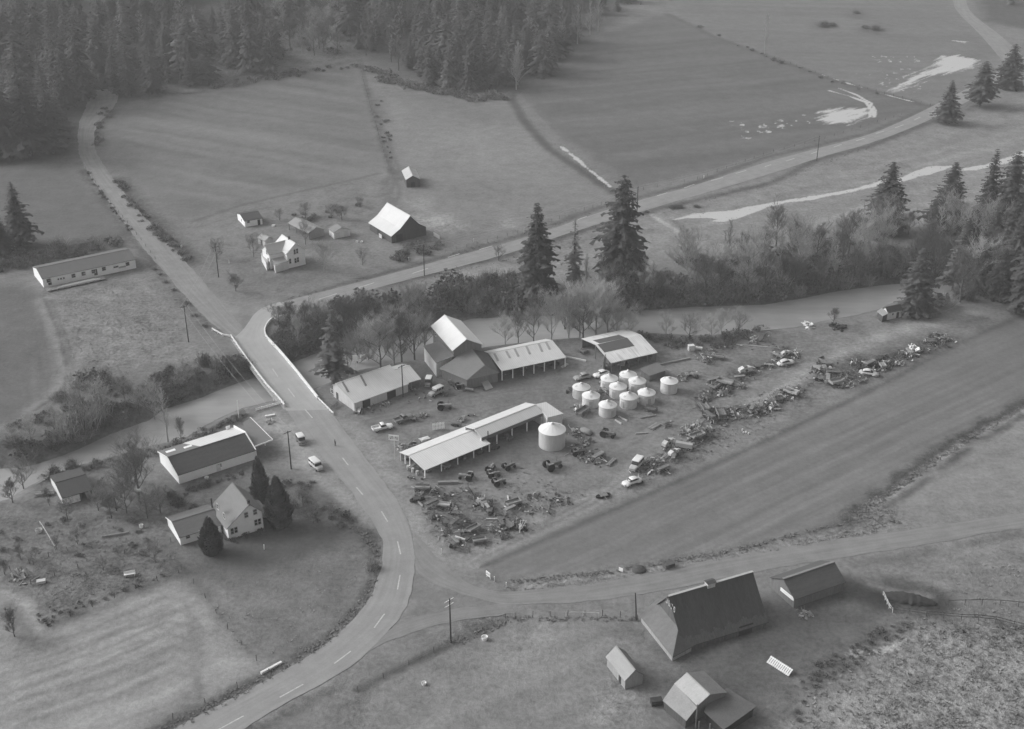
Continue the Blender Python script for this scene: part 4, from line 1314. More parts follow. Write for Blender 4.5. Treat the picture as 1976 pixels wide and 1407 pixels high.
# --- farmhouse across the river
k8 = lambda x, y: c(440, 380, x, y)
h2 = building('farmhouse', 'white two storey farmhouse with crossed gables and porch above the highway', k8(680, 720), 'house')
a = Gable(h2, k8(640, 446), k8(802, 552), 7.9, k8(905, 612), 5.0, wall=WHITE, roof=R_WHITE, ov=.35)
b2 = Gable(h2, k8(432, 574), k8(720, 508), 7.3, k8(500, 690), 4.9, wall=WHITE, roof=M(178, .08, .6), ov=.3, roofname='wing_roof', wallname='wing_wall')
for x, y in ((793, 655), (822, 645), (803, 758), (832, 748), (740, 765)): a.win('B', k8(x, y), .6, 1.5)
b2.win('A', k8(462, 660), .7, 1.3); b2.win('A', k8(480, 750), .7, 1.3)
pc = [(*k8(512, 735), 3.4), (*k8(690, 668), 3.6), (*k8(728, 762), 2.6), (*k8(553, 812), 2.5)]
polyroof(h2, pc, M(158, .08, .6), 'porch_roof')
polywall(h2, [(*k8(520, 745), 2.5), (*k8(690, 690), 2.5), (*k8(722, 770), 2.5), (*k8(556, 820), 2.5)], 2.35, WHITE_OLD, 'porch_wall', .15)
for x, y in ((565, 800), (650, 775)):
    p = G(*k8(x, y), 1.4) - h2.location
    ww = MB().obox(0, 0, 0, .8, .3, 1.0, b2.rz); ww.build('window', GLASS, h2, at=(p.x, p.y, 1.5))
lt = [(*k8(390, 672), 2.8), (*k8(432, 640), 2.8), (*k8(500, 750), 2.6), (*k8(455, 790), 2.6)]
polyroof(h2, lt, R_GREY, 'porch_roof'); polywall(h2, lt, None, WHITE_OLD, 'porch_wall', .2)
a.chimney(k8(700, 490), w=.5, h=.9)
# outbuildings of the farmhouse
t = building('garden_shed', 'small white shed with dark roof behind the farmhouse', k8(280, 300), 'shed')
a = Gable(t, k8(142, 205), k8(362, 168), 3.4, k8(207, 287), 2.3, wall=WHITE, roof=SHINGLE_DARK, ov=.25)
a.win('F', k8(243, 295), .8, .8); a.door('F', k8(365, 270), w=.9, h=1.9, mat=DARKEST_WOOD); a.win('A', k8(163, 278), .6, .8)
t = building('wagon_shed', 'grey open sided wagon shed standing behind a bare tree near the farmhouse', k8(920, 400), 'shed')
a = Gable(t, k8(800, 242), k8(1050, 362), 3.7, k8(712, 312), 2.4, wall=M(152, .12, .8, streak=(3, 3, .3)), roof=M_roof(140, .1), openf=True, ends='B', ov=.2)
a.posts(4, mat=GREYWOOD)
t = building('garage', 'small pale garage with double doors in its gable beside the white roofed barn', k8(1360, 460), 'garage')
a = Gable(t, k8(1292, 318), k8(1356, 366), 3.5, k8(1262, 432), 2.3, wall=M(220, .08, .8, streak=(3, 3, .3)), roof=M(126, .15, .6), ov=.2)
a.door('B', k8(1315, 500), w=1.5, h=2.0, mat=M(208, .1, .8)); a.door('B', k8(1412, 470), w=1.5, h=2.0, mat=M(208, .1, .8))
t = building('wash_house', 'low pale roofed outhouse half hidden by a bare tree behind the farmhouse', k8(430, 520), 'shed')
a = Gable(t, k8(395, 440), k8(490, 478), 3.0, k8(345, 488), 2.1, wall=PALE, roof=M_roof(150, .1), ov=.2)
a.door('F', k8(400, 540), w=.9, h=1.8)

# --- barn with white flared roof
k9 = lambda x, y: c(680, 310, x, y)
wb = building('white_roof_barn', 'dark wooden barn with bright white flared roof beside the small garage', k9(500, 850), 'barn')
a = Gable(wb, k9(412, 500), k9(690, 656), 8.2, k9(190, 740), 2.6, k9(905, 800), wall=DARKWOOD, roof=R_WHITE, zeb=2.9, ov=.3,
          prof=lambda s: [(-s.wf, s.ze), (-s.wf * .52, 4.6), (0, s.zr), (s.wb * .5, 4.8), (s.wb, s.zeb)])
a.door('B', k9(560, 900), w=2.4, h=2.6, mat=DARKEST_WOOD)
a.door('F', k9(310, 850), w=1.6, h=1.9, mat=DARKEST_WOOD)
fz = MB()
for i in range(6): fz.box(i * .32, i * .32 + .24, -.03, .03, .1, 1.5)
tag(fz.build('picket_gate', WHITE_OLD, at=G(*k9(318, 915)), rz=a.rz), 'short pale picket gate leaning by the long side of the white roofed barn', 'gate')
fz = MB()
for i in range(9): fz.box(i * .42, i * .42 + .3, -.03, .03, .1, 1.4)
fz.box(0, 3.8, .03, .08, .4, .52)
tag(fz.build('board_fence', WHITE_OLD, at=G(*k9(968, 900)), rz=-.95), 'short white board fence below the white roofed barn near the highway', 'fence')
t = building('field_shed', 'small pale roofed shed standing alone in the meadow above the barn', k9(710, 260), 'shed')
a = Gable(t, k9(668, 68), k9(718, 178), 4.5, k9(580, 105), 3.0, k9(746, 85), wall=DARKWOOD, roof=M_roof(182, .1, .3), ov=.25)
a.door('B', k9(720, 270), w=1.6, h=1.9, mat=DARKEST_WOOD)

# --- long white building by the gravel lane
kA = lambda x, y: c(0, 350, x, y, 3.952)
t = building('long_house', 'long low white building with dark roof and six windows beside the gravel lane', kA(660, 740), 'building')
a = Gable(t, kA(275, 662), kA(985, 516), 4.5, kA(315, 746), 3.0, wall=WHITE, roof=M(104, .08, .5), ov=.2)
for x, y in ((370, 757), (560, 720), (637, 704), (713, 686), (792, 667), (972, 630)): a.win('F', kA(x, y), 1.1, 1.1)
for x, y in ((445, 746), (465, 742), (486, 738)): a.win('F', kA(x, y), .45, .45, 'vent', False)
sg = a.win('F', kA(884, 652), 1.5, .5, 'sign_board', False)
a.win('F', kA(932, 652), 2.2, .45, 'sign_board', False, pane=M(150, .2, 4.0))
dk = MB()
P0, P1, P2, P3 = [G(*kA(x, y), .5) - t.location for x, y in ((352, 836), (345, 812), (800, 718), (795, 742))]
d = (P3 - P0); mdl = (P0 + P1 + P2 + P3) / 4
dk.obox(mdl.x, mdl.y, .42, d.length, 3.0, .14, a.rz)
for i in range(9): dk.obox(mdl.x + (i - 4) * d.length / 9 * math.cos(a.rz), mdl.y + (i - 4) * d.length / 9 * math.sin(a.rz), .18, .2, 2.8, .36, a.rz)
dk.build('boardwalk', M(120, .25, 1.0, streak=(3, .3, 1)), t)
for i in range(2): a.door('F', kA(385 + 350 * i, 800 - 73 * i), w=1.0, h=2.0, mat=DARKEST_WOOD, z0=.5)
pk = MB()
for i in range(5): pk.obox(0, -.5 + i * .26, .55 + .05 * (i % 2), 13 - i, .24, .07, .01 * i)
tag(pk.build('plank_stack', M(188, .12, 1, streak=(.2, 3, 1)), at=G(*kA(600, 785), .0), rz=a.rz), 'pale planks laid along the boardwalk of the long white building', 'planks')

# --- sheds, left edge and right edge
kB = lambda x, y: c(0, 900, x, y)
t = building('tool_shed', 'long dark roofed shed with white gable end under the bare yard tree', kB(900, 400), 'shed')
a = Gable(t, kB(652, 196), kB(1020, 92), 3.1, kB(755, 378), 2.0, wall=WHITE_OLD, roof=M(74, .1, .6), openf=True, ends='AB', ov=.15)
MB().box(-a.hx, -a.hx + 3.6, a.yf, a.yf + .12, 0, a.under(a.yf)).build('wall', WHITE, t, at=a.c - t.location, rz=a.rz)
a.posts(6, mat=GREYWOOD)
kC = lambda x, y: c(1540, 580, x, y)
t = building('river_cabin', 'small cabin with dark roof and white walls under the dark conifer by the river', kC(1130, 190), 'cabin')
a = Gable(t, kC(1040, 78), kC(1222, 40), 3.6, kC(1078, 148), 2.3, wall=WHITE_OLD, roof=SHINGLE_DARK, ov=.2)
a.win('F', kC(1128, 162), .6, .6); a.door('F', kC(1185, 175), w=.9, h=1.8, mat=DARKEST_WOOD)
lr = [(*kC(940, 128), 2.2), (*kC(998, 85), 2.6), (*kC(1078, 150), 2.5), (*kC(1010, 185), 2.1)]
polyroof(t, lr, M_roof(150, .1)); polywall(t, lr, None, DARKWOOD, inset=.3)

# --- big barn and sheds, bottom right
kD = lambda x, y: c(1140, 1060, x, y, 3.8)
bb = building('old_barn', 'large old barn with dark sagging shake roof and ridge cupola beside the gravel road', kD(950, 600), 'barn')
a = Gable(bb, kD(568, 343), kD(1188, 162), 8.8, kD(752, 706), 1.5, wall=M(92, .3, .8, streak=(3, 3, .25)), roof=SHAKE_DARK, ov=.35,
          prof=lambda s: [(-s.wf, s.ze), (-s.wf * .55, s.ze + (s.zr - s.ze) * .42), (0, s.zr), (s.wf * .55, s.ze + (s.zr - s.ze) * .42), (s.wf, s.ze)])
m = MB(); m.obox(0, -.05, a.zr + .06, a.L, .5, .1); m.build('ridge_board', M(170, .15, 1), a.roof)
wr = MB()
sw = -a.wf; z_ = lambda y: a.ze + (a.zr - a.ze) * .42 * (y + a.wf) / (a.wf * .45) + .03
seg = 40
for i in range(seg):
    x0 = -a.L / 2 + a.L * i / seg; x1 = x0 + a.L / seg - .02; hgt = .7 + .45 * RND.random() + .5 * math.sin(i * .5) ** 2
    wr.add([(x0, -a.wf, z_(-a.wf)), (x1, -a.wf, z_(-a.wf)), (x1, -a.wf + hgt, z_(-a.wf + hgt)), (x0, -a.wf + hgt, z_(-a.wf + hgt)), (x0, -a.wf, z_(-a.wf) + .03), (x1, -a.wf, z_(-a.wf) + .03), (x1, -a.wf + hgt, z_(-a.wf + hgt) + .03), (x0, -a.wf + hgt, z_(-a.wf + hgt) + .03)],
           [(0, 3, 2, 1), (4, 5, 6, 7), (0, 1, 5, 4), (1, 2, 6, 5), (2, 3, 7, 6), (3, 0, 4, 7)])
wr.build('worn_eave', M(90, .3, 1.5, streak=(3, .6, 1)), bb, at=a.c - bb.location, rz=a.rz)
q = a.local(G(*kD(882, 262), a.zr))
cu = MB().box(q.x - .8, q.x + .8, -.6, .6, a.zr - .5, a.zr + .55)
cu = cu.build('cupola', PALE, a.roof)
MB().prism([(-.78, a.zr + .55), (0, a.zr + .85), (.78, a.zr + .55)], 'x', q.x - .95, q.x + .95).build('cupola_roof', SHAKE_DARK, a.roof)
lt = [(*kD(502, 352), 5.2), (*kD(655, 520), 4.9), (*kD(600, 790), 1.3), (*kD(358, 482), 1.5)]
polyroof(bb, lt, M(106, .18, .7, streak=(.5, 2, 2)), 'lean_roof')
polyroof(bb, [(*kD(655, 522), 4.86), (*kD(756, 708), 1.46), (*kD(602, 792), 1.25)], M(84, .18, .7), 'lean_roof')
polywall(bb, [(*kD(502, 352), 4), (*kD(700, 520), 4), (*kD(752, 712), 1.4), (*kD(600, 790), 1.3), (*kD(358, 482), 1.4)], 1.15, M(150, .35, 1.4, streak=(4, 4, .3)), 'lean_wall', .4)
A_ = 'A'
for i in range(4): a.win(A_, kD(560 + 18 * i, 375 + 22 * i), .25, .9, 'gap_board', False, frame=PALE)
a.door('F', kD(1130, 640), w=3.0, h=2.2, mat=DARKEST_WOOD, name='barn_door')
t = building('hay_shed', 'dark shake roofed shed with white board at its gable behind the old barn', kD(1650, 330), 'shed')
a = Gable(t, kD(1410, 216), kD(1786, 90), 4.6, kD(1490, 372), 2.3, wall=M(112, .2, 1, streak=(3, 3, .3)), roof=M(84, .18, .6, streak=(.4, 2, 2)), ov=.3)
p, q = G(*kD(1392, 290), 2.1), G(*kD(1488, 368), 2.1)
d = q - p; MB().obox(0, 0, 0, d.length, .12, .75, math.atan2(d.y, d.x)).build('white_board', WHITE, t, at=(p + q) / 2 - t.location)
m = MB(); m.obox(0, 0, a.zr + .05, a.L, .5, .08); m.build('ridge_board', M(128, .15, 1), a.roof)
t = building('granary', 'small pale roofed granary standing apart left of the big old barn', kD(240, 880), 'shed')
a = Gable(t, kD(184, 708), kD(326, 886), 3.9, kD(112, 792), 2.1, wall=M(150, .2, 1, streak=(3, 3, .3)), roof=M(150, .1, .6, streak=(.6, 2, 2)), roofb=M(112, .15, .6, streak=(.6, 2, 2)), ov=.25)  # sun and shade put into the colours of the two slopes
a.door('F', kD(215, 930), w=.8, h=1.6, mat=DARKEST_WOOD)
t = building('cow_shed', 'shed with pale patched roof and dark lean-to at the bottom right', kD(750, 1100), 'shed')
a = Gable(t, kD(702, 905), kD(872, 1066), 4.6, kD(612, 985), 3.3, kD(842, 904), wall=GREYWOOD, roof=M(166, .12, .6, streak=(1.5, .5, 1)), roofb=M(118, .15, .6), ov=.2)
ex = [(*kD(614, 984), 3.3), (*kD(780, 1158), 3.3), (*kD(702, 1256), 2.0), (*kD(528, 1108), 2.0)]
polyroof(t, ex, M(144, .12, .7), 'lean_roof'); polywall(t, ex, 1.85, DARKWOOD, 'lean_wall', .3)
dl = [(*kD(1000, 1016), 2.4), (*kD(1215, 1152), 2.2), (*kD(975, 1322), 1.9), (*kD(830, 1190), 2.3), (*kD(880, 1085), 2.6)]
polyroof(t, dl, M(98, .15, .6), 'lean_roof'); polywall(t, dl, 1.75, DARKEST_WOOD, 'lean_wall', .5)
for x, y in ((790, 1330), (870, 1345)): wpost(t, kD(x, y), 2.0, .1, GREYWOOD)
tag(MB().tube([(0, 0, 0), (0, 0, 5.2)], [.14, .11], 8).build('pole', GREYWOOD, at=G(*kD(768, 1312))), 'plain grey wooden pole in front of the cow shed', 'pole')
# ------------------------------------------------------------------ trees and brush
NEEDLE = M(70, .35, .5, .9, rnd=.18)
NEEDLE_FAR = M(76, .18, .3, .9, rnd=.18)
NEEDLE_PALE = M(100, .3, .3, .9, rnd=.2)
BARK = M(92, .25, 2.0, .95)
BARK_PALE = M(150, .2, 2.0, .95, rnd=.15)
TWIG = M(138, .2, .4, .95, rnd=.14)
TWIG_DARK = M(106, .2, .4, .95, rnd=.15)
TWIG_PALE = M(164, .2, .4, .95, rnd=.12)
BRUSH = M(88, .35, .5, .95, rnd=.25)
BRUSH_MID = M(112, .3, .5, .95, rnd=.2)


def conifer_meshes(seed, h=20.0, r=3.9, whorls=30, per=7, low=.1, sp=5, droop=.35, narrow=.9, gap=.0):
    """trunk and crown of a fir: whorls of drooping boughs, each a row of flat sprays"""
    R = random.Random(seed)
    t = MB().tube([(0, 0, -.6), (0, 0, h * .5), (0, 0, h * .97)], [h * .018, h * .011, .03], 7)
    m = MB()
    for i in range(whorls):
        f = low + (1 - low) * (i + R.random() * .7) / whorls
        z = h * f
        k = (1 - f) / (1 - low)
        rr = r * (k ** narrow) * (.62 + .5 * R.random()) + .22
        if f < low + .12: rr *= .6 + 2.5 * (f - low)
        n = max(4, int(per * (.5 + .6 * k)))
        a0 = R.random() * 6.28
        lob = 1 + .16 * math.sin(i * 1.3 + seed)
        rr *= lob
        for j in range(n):
            if R.random() < gap: continue
            a = a0 + 6.283 * (j + R.random() * .7) / n
            rb = rr * (.7 + .45 * R.random())
            ca, sa = math.cos(a), math.sin(a)
            dr = droop * (.5 + R.random()) * (.5 + k * .7)
            for s in range(sp):
                u0 = (s + .15) / sp
                u1 = min(1.08, u0 + 1.5 / sp)
                wd = (.11 + .19 * (1 - u0)) * rb * (.6 + .7 * R.random()) + .07
                z0 = z - dr * rb * u0 ** 1.6 + .12 * rb * u0; z1 = z - dr * rb * u1 ** 1.6 + .12 * rb * u1
                sk = (R.random() - .5) * .8
                tl = (R.random() - .5) * .9 * wd
                x0, y0, x1, y1 = ca * rb * u0, sa * rb * u0, ca * rb * u1, sa * rb * u1
                px, py = -sa, ca
                m.add([(x0, y0, z0), ((x0 + x1) / 2 + px * wd + ca * sk * wd, (y0 + y1) / 2 + py * wd + sa * sk * wd, (z0 + z1) / 2 - wd * .35 + tl), (x1, y1, z1 - .05), ((x0 + x1) / 2 - px * wd - ca * sk * wd, (y0 + y1) / 2 - py * wd - sa * sk * wd, (z0 + z1) / 2 - wd * .35 - tl)], [(0, 1, 2), (0, 2, 3)])
    return t, m


def bare_meshes(seed, h=10.0, spread=.45, limbs=6, twigs=5, start=.25, column=False, tw=.028, lean=.0):
    """trunk with limbs, and the haze of fine twigs of a leafless tree"""
    R = random.Random(seed)
    t, m = MB(), MB()
    top = Vector((lean * h, 0, h * (.92 if column else .78)))
    nseg = 6
    tp = []
    for i in range(nseg + 1):
        f = i / nseg
        tp.append(Vector((top.x * f * f + (R.random() - .5) * .05 * h * f, (R.random() - .5) * .05 * h * f, -.5 + (top.z + .5) * f)))
    r0 = h * .016 + .03
    t.tube(tp, [r0 * (1 - .8 * i / nseg) for i in range(nseg + 1)], 6)

    def grow(p, d, ln, r, depth):
        q = p
        pts = [p]
        dd = d.copy()
        for _ in range(3):
            dd = (dd + Vector(((R.random() - .5) * .35, (R.random() - .5) * .35, .12 + (R.random() - .5) * .2))).normalized()
            q = q + dd * ln / 3
            pts.append(q)
        (t if depth < 2 else m).tube(pts, [r, r * .8, r * .55, r * .3], 4 if depth < 2 else 3, False)
        if depth >= 3: return
        kids = twigs if depth >= 1 else twigs + 1
        for _ in range(kids):
            f = .25 + .75 * R.random()
            i = min(2, int(f * 3))
            b = pts[i].lerp(pts[i + 1], f * 3 - i if f < 1 else 1)
            ax = Vector((R.random() - .5, R.random() - .5, R.random() * .5 - .1)).normalized()
            nd = (dd * .7 + ax * (.85 if depth else .8)).normalized()
            grow(b, nd, ln * (.5 + .25 * R.random()), max(tw * .5, r * .45), depth + 1)

    n = limbs if not column else limbs * 2
    for i in range(n):
        f = start + (1 - start) * (i + R.random() * .6) / n
        j = min(nseg - 1, int(f * nseg))
        b = tp[j].lerp(tp[j + 1], f * nseg - j)
        a = 2.4 * i + R.random()
        up = .42 + .5 * f if not column else 1.0
        d = Vector((math.cos(a), math.sin(a), up + R.random() * .6)).normalized()
        ln = h * spread * (1.0 - .62 * f if column else .62 + .5 * math.sin(3.0 * f) - .42 * f) * (.65 + .55 * R.random())
        if column: ln *= .75
        grow(b, d, ln, max(tw, r0 * .5 * (1 - .5 * f)), 1 if column else 0)
    return t, m


def shrub_mesh(seed, r=1.6, h=1.9, leaves=230, size=.17, twig=150, low=.05):
    R = random.Random(seed)
    m = MB()
    lobes = [(R.gauss(0, .4) * r, R.gauss(0, .4) * r, h * (.25 + .4 * R.random()), r * (.4 + .35 * R.random())) for _ in range(7)]
    for i in range(leaves):
        lx, ly, lz, lr = R.choice(lobes)
        d = Vector((R.gauss(0, 1), R.gauss(0, 1), R.gauss(0, 1))).normalized() * lr * (R.random() ** .35)
        p = Vector((lx + d.x, ly + d.y, max(low, lz + d.z * .85)))
        s = size * (.5 + R.random())
        a = Vector((R.gauss(0, 1), R.gauss(0, 1), R.gauss(0, .7))).normalized()
        b = a.cross(Vector((R.gauss(0, 1), R.gauss(0, 1), R.gauss(0, 1)))).normalized()
        m.add([p - a * s, p + b * s * .6, p + a * s, p - b * s * .6], [(0, 1, 2, 3)])
    m.mi = 1
    for i in range(twig):
        a = R.random() * 6.28; l = h * (.7 + .6 * R.random())
        q = R.random() ** .6
        e = Vector((math.cos(a) * r * q, math.sin(a) * r * q, l * (1.1 - .5 * q)))
        g = Vector((R.gauss(0, .4), R.gauss(0, .4), 0)) * r
        m.tube([(e.x * .2 + g.x, e.y * .2 + g.y, 0), (e.x * .6 + g.x, e.y * .6 + g.y, e.z * .65), e + g + Vector((R.gauss(0, .12), R.gauss(0, .12), 0))], [.028, .022, .013], 3, False)
    return m


def tree_from(name, label, cat, t, m, bark, leaf, crown='crown', group=None):
    o = thing(name, label, cat, (0, 0, 0), 0, group)
    t.build('trunk', bark, o)
    m.build(crown, leaf, o)
    return o


CON = [tree_from('conifer_tree', 'x', 'conifer', *conifer_meshes(s, 20, r, w, p, lo, 5, dr, na, ga), BARK, NEEDLE) for s, r, w, p, lo, dr, na, ga in
       ((1, 4.3, 52, 13, .06, .38, .62, .1), (2, 3.6, 54, 12, .08, .3, .66, .12), (3, 4.8, 46, 13, .16, .4, .62, .16))]
SLIM = tree_from('conifer_tree', 'x', 'conifer', *conifer_meshes(8, 20, 2.4, 34, 6, .12, 4, .5, .8, .2), BARK, NEEDLE_PALE)


def clipped_meshes(seed, h=10.0, r=2.0, n=3600):
    """a dense upright evergreen: small sprays all over a tapering body"""
    R = random.Random(seed)
    t = MB().tube([(0, 0, -.4), (0, 0, h * .8)], [.2, .05], 6)
    m = MB()
    for i in range(n):
        f = R.random() ** 1.25; a0_ = R.random() * 6.283
        z = .1 + (h - .1) * f
        rr = r * min(1.0, .55 + 2.0 * f) * (1 - f ** 1.7) ** .9 * (1 + .22 * math.sin(23 * f + 2.5 * a0_) * R.random())
        a = a0_
        q = rr * (1.08 - .5 * R.random() ** 1.6)
        p = Vector((q * math.cos(a), q * math.sin(a), z))
        s = .16 + .38 * R.random()
        u = Vector((math.cos(a) * .55, math.sin(a) * .55, .85 + .3 * R.random())).normalized()
        v = Vector((-math.sin(a), math.cos(a), R.gauss(0, .3))).normalized()
        m.add([p - u * s, p + v * s * .55, p + u * s * 1.3, p - v * s * .55], [(0, 1, 2, 3)])
    return t, m


YEW = tree_from('garden_conifer', 'x', 'conifer', *clipped_meshes(5), BARK, M(112, .4, .6, .9, rnd=.1))
BARE = [tree_from('bare_tree', 'x', 'bare tree', *bare_meshes(s, 10, sp, li, tw, st, col, .03), b, l, 'twigs') for s, sp, li, tw, st, col, b, l in
        ((21, .40, 10, 6, .14, False, BARK, TWIG), (22, .36, 11, 6, .18, False, BARK, TWIG_DARK), (23, .42, 10, 6, .12, False, BARK_PALE, TWIG_PALE), (24, .30, 12, 6, .15, True, BARK_PALE, TWIG), (25, .26, 11, 5, .25, True, BARK_PALE, TWIG_PALE))]
SHRUB = []
for s, lf, tw in ((31, BRUSH, TWIG_DARK), (32, BRUSH_MID, TWIG), (33, M(122, .25, .5, .95, rnd=.15), TWIG_PALE)):
    m = shrub_mesh(s)
    o = m.build('shrub', [lf, tw])
    tag(o, 'x', 'shrub')
    SHRUB.append(o)


def conifer(px, tip, w, label, proto=0, name=None, group=None, rz=None):
    """fir whose foot and tip are read off the photo (foot pixel, tip row, width in pixels)"""
    p = GT(*px)
    lo, hi = 0.0, 60.0
    for _ in range(40):
        m = (lo + hi) / 2
        Z = p.y * CT + (H - p.z - m) * ST
        y = CY + F * (-p.y * ST + (H - p.z - m) * CT) / Z
        if y > tip: lo = m
        else: hi = m
    Z = p.y * CT + (H - p.z) * ST
    src = {0: CON[0], 1: CON[1], 2: CON[2], 's': SLIM, 'y': YEW}[proto]
    ph, pr = {0: (20, 3.7), 1: (20, 3.2), 2: (20, 4.3), 's': (20, 2.3), 'y': (10, 2.05)}[proto]
    sx = w * Z / F / 2 / pr
    o = dup(src, p, RND.random() * 6.28 if rz is None else rz, (sx, sx, lo / ph), label, group)
    if name: o.name = name
    return o


conifer((1035, 566), 390, 80, 'tall dark conifer on the river bank, first of the three by the highway', 0)
conifer((1107, 560), 420, 50, 'slim grey green conifer between the two big riverside conifers', 's')
conifer((1196, 556), 335, 100, 'broad conifer with a pole behind it and bare trees at its foot', 2)
conifer((1706, 448), 311, 80, 'dark pointed conifer standing alone in front of the flooded meadow swale', 0)
conifer((1824, 445), 312, 78, 'dark conifer left of the twin conifers at the right edge', 1)
conifer((1893, 470), 286, 62, 'narrow left one of the twin conifers near the right edge', 1)
conifer((1932, 478), 290, 96, 'broad right one of the twin conifers near the right edge', 2)
conifer((1826, 238), 154, 46, 'small conifer at the roadside, nearest of three along the highway', 1)
conifer((1890, 206), 117, 62, 'round topped conifer at the roadside, middle of three along the highway', 2)
conifer((1946, 170), 84, 56, 'dense conifer at the roadside, farthest of three along the highway', 0)
conifer((1764, 606), 478, 72, 'dark bushy conifer right above the small river cabin', 0)
conifer((1950, 570), 395, 70, 'tall conifer half cut by the right edge above the ploughed field', 1)
conifer((1985, 600), 400, 90, 'broad dark conifer cut off by the right edge of the photo', 0)
conifer((1840, 560), 440, 60, 'dark conifer among bare trees behind the small river cabin', 's')
for x, y, tp, w, k in ((1905, 525, 392, 60, 0), (1938, 545, 380, 66, 2), (1968, 545, 362, 70, 0), (1888, 562, 462, 54, 1), (1978, 580, 440, 76, 2), (1855, 520, 420, 50, 1), (1925, 575, 478, 56, 0), (2005, 560, 380, 80, 0)):
    conifer((x, y), tp, w, 'dark conifer crowded into the grove at the right edge', k, None, 'dark conifers of the grove at the right edge')
conifer((42, 474), 350, 58, 'tall slender conifer standing at the left beside the side field', 1)
conifer((4, 492), 408, 50, 'conifer cut off by the left edge beside a taller slender one', 1)
conifer((505, 968), 884, 38, 'tall clipped dark evergreen behind the white house, left of a pair', 'y')
conifer((541, 1014), 922, 54, 'tall clipped dark evergreen beside the white house, right of a pair', 'y')
conifer((410, 1066), 1000, 46, 'small dark evergreen in front of the side wing of the white house', 'y')
o = conifer((645, 740), 606, 74, 'pale conical tree on the river bank beside the bridge', 's')
o.children[1].data = o.children[1].data.copy(); o.children[1].data.materials[0] = M(116, .25, .4, .95)

# the two woods: single firs, each its own tree
FARCON = []
for s, r, w in ((51, 3.9, 20), (52, 3.2, 22), (53, 5.2, 17), (54, 3.6, 21), (55, 4.4, 16)):
    t, m = conifer_meshes(s, 20, r * 1.15, w + 14, 12, .05, 4, .5 if s != 52 else .25, {51: .72, 52: .85, 53: .5, 54: .62, 55: .38}[s], .05 if s != 54 else .25)
    cm = MB(); cm.add(t.v, t.f); cm.mi = 1; cm.add(m.v, m.f)
    o = cm.build('forest_conifer', [BARK, NEEDLE_FAR if s != 54 else NEEDLE_PALE])
    tag(o, 'x', 'conifer')
    FARCON.append(o)
FARBARE = []
for s in (61, 62):
    t, m = bare_meshes(s, 10, .26, 8, 4, .25, True, .05)
    cm = MB(); cm.add(t.v, t.f); cm.mi = 1; cm.add(m.v, m.f)
    o = cm.build('forest_bare_tree', [BARK, TWIG if s == 61 else TWIG_DARK])
    tag(o, 'x', 'bare tree')
    FARBARE.append(o)
LEFT_WOOD = [(-260, -60), (470, -60), (500, 20), (548, 100), (520, 140), (470, 120), (400, 158), (345, 170), (285, 182), (262, 176), (200, 186), (140, 205), (112, 300), (60, 300), (-10, 312), (-260, 330)]
MID_WOOD = [(690, -60), (1160, -60), (1172, 20), (1090, 108), (1020, 170), (985, 184), (885, 180), (800, 158), (740, 120), (668, 60)]
RIGHT_WOOD = [(1885, -60), (2140, -60), (2140, 50), (1976, 48), (1915, 36)]
WOODS = []


def fill(poly, n, dmin, group_, label_c, label_b, bare=.0, hmul=1.0):
    P = np.array(poly, float)
    k = 0
    tries = 0
    spots = []
    while k < n and tries < n * 60:
        tries += 1
        x = RND.uniform(P[:, 0].min(), P[:, 0].max()); y = P[:, 1].min() + (P[:, 1].max() - P[:, 1].min()) * RND.random()
        if not inside(np.array([x]), np.array([y]), P)[0]: continue
        p = GT(x, y)
        if any((p - q).length < dmin for q in spots[-900:]): continue
        if p.y > 980: continue
        spots.append(p); k += 1
        if RND.random() < bare:
            s = (1.5 + .6 * RND.random()) * hmul
            o = FARBARE[RND.randrange(2)].copy(); o['label'] = label_b; o['group'] = group_ + ', leafless ones'
        else:
            s = (.6 + .7 * RND.random()) * hmul
            o = FARCON[RND.choice((0, 1, 2, 3, 0, 2, 4, 4))].copy(); o['label'] = label_c; o['group'] = group_
        C.objects.link(o)
        o.location = p; o.rotation_euler = (RND.gauss(0, .035), RND.gauss(0, .035), RND.random() * 6.28)
        o.scale = (s * (.95 + .5 * RND.random()),) * 2 + (s,)
        WOODS.append(o)


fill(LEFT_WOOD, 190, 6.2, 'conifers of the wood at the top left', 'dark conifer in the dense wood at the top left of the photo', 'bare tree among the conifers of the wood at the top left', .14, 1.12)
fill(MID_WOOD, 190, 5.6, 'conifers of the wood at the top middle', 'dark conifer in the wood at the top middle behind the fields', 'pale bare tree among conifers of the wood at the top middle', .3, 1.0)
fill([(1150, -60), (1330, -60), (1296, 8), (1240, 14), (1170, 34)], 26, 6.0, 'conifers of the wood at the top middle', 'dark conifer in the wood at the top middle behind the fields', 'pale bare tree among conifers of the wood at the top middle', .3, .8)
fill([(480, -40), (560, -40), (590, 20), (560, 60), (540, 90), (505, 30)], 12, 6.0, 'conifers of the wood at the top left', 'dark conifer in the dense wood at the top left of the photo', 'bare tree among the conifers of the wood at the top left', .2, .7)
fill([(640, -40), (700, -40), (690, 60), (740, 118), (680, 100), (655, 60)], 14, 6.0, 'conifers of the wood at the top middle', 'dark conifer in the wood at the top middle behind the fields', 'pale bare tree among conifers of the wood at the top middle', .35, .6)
fill(RIGHT_WOOD, 22, 7.0, 'conifers of the wood at the top right corner', 'dark conifer of the small wood at the top right corner', 'bare tree of the small wood at the top right corner', .15, .9)
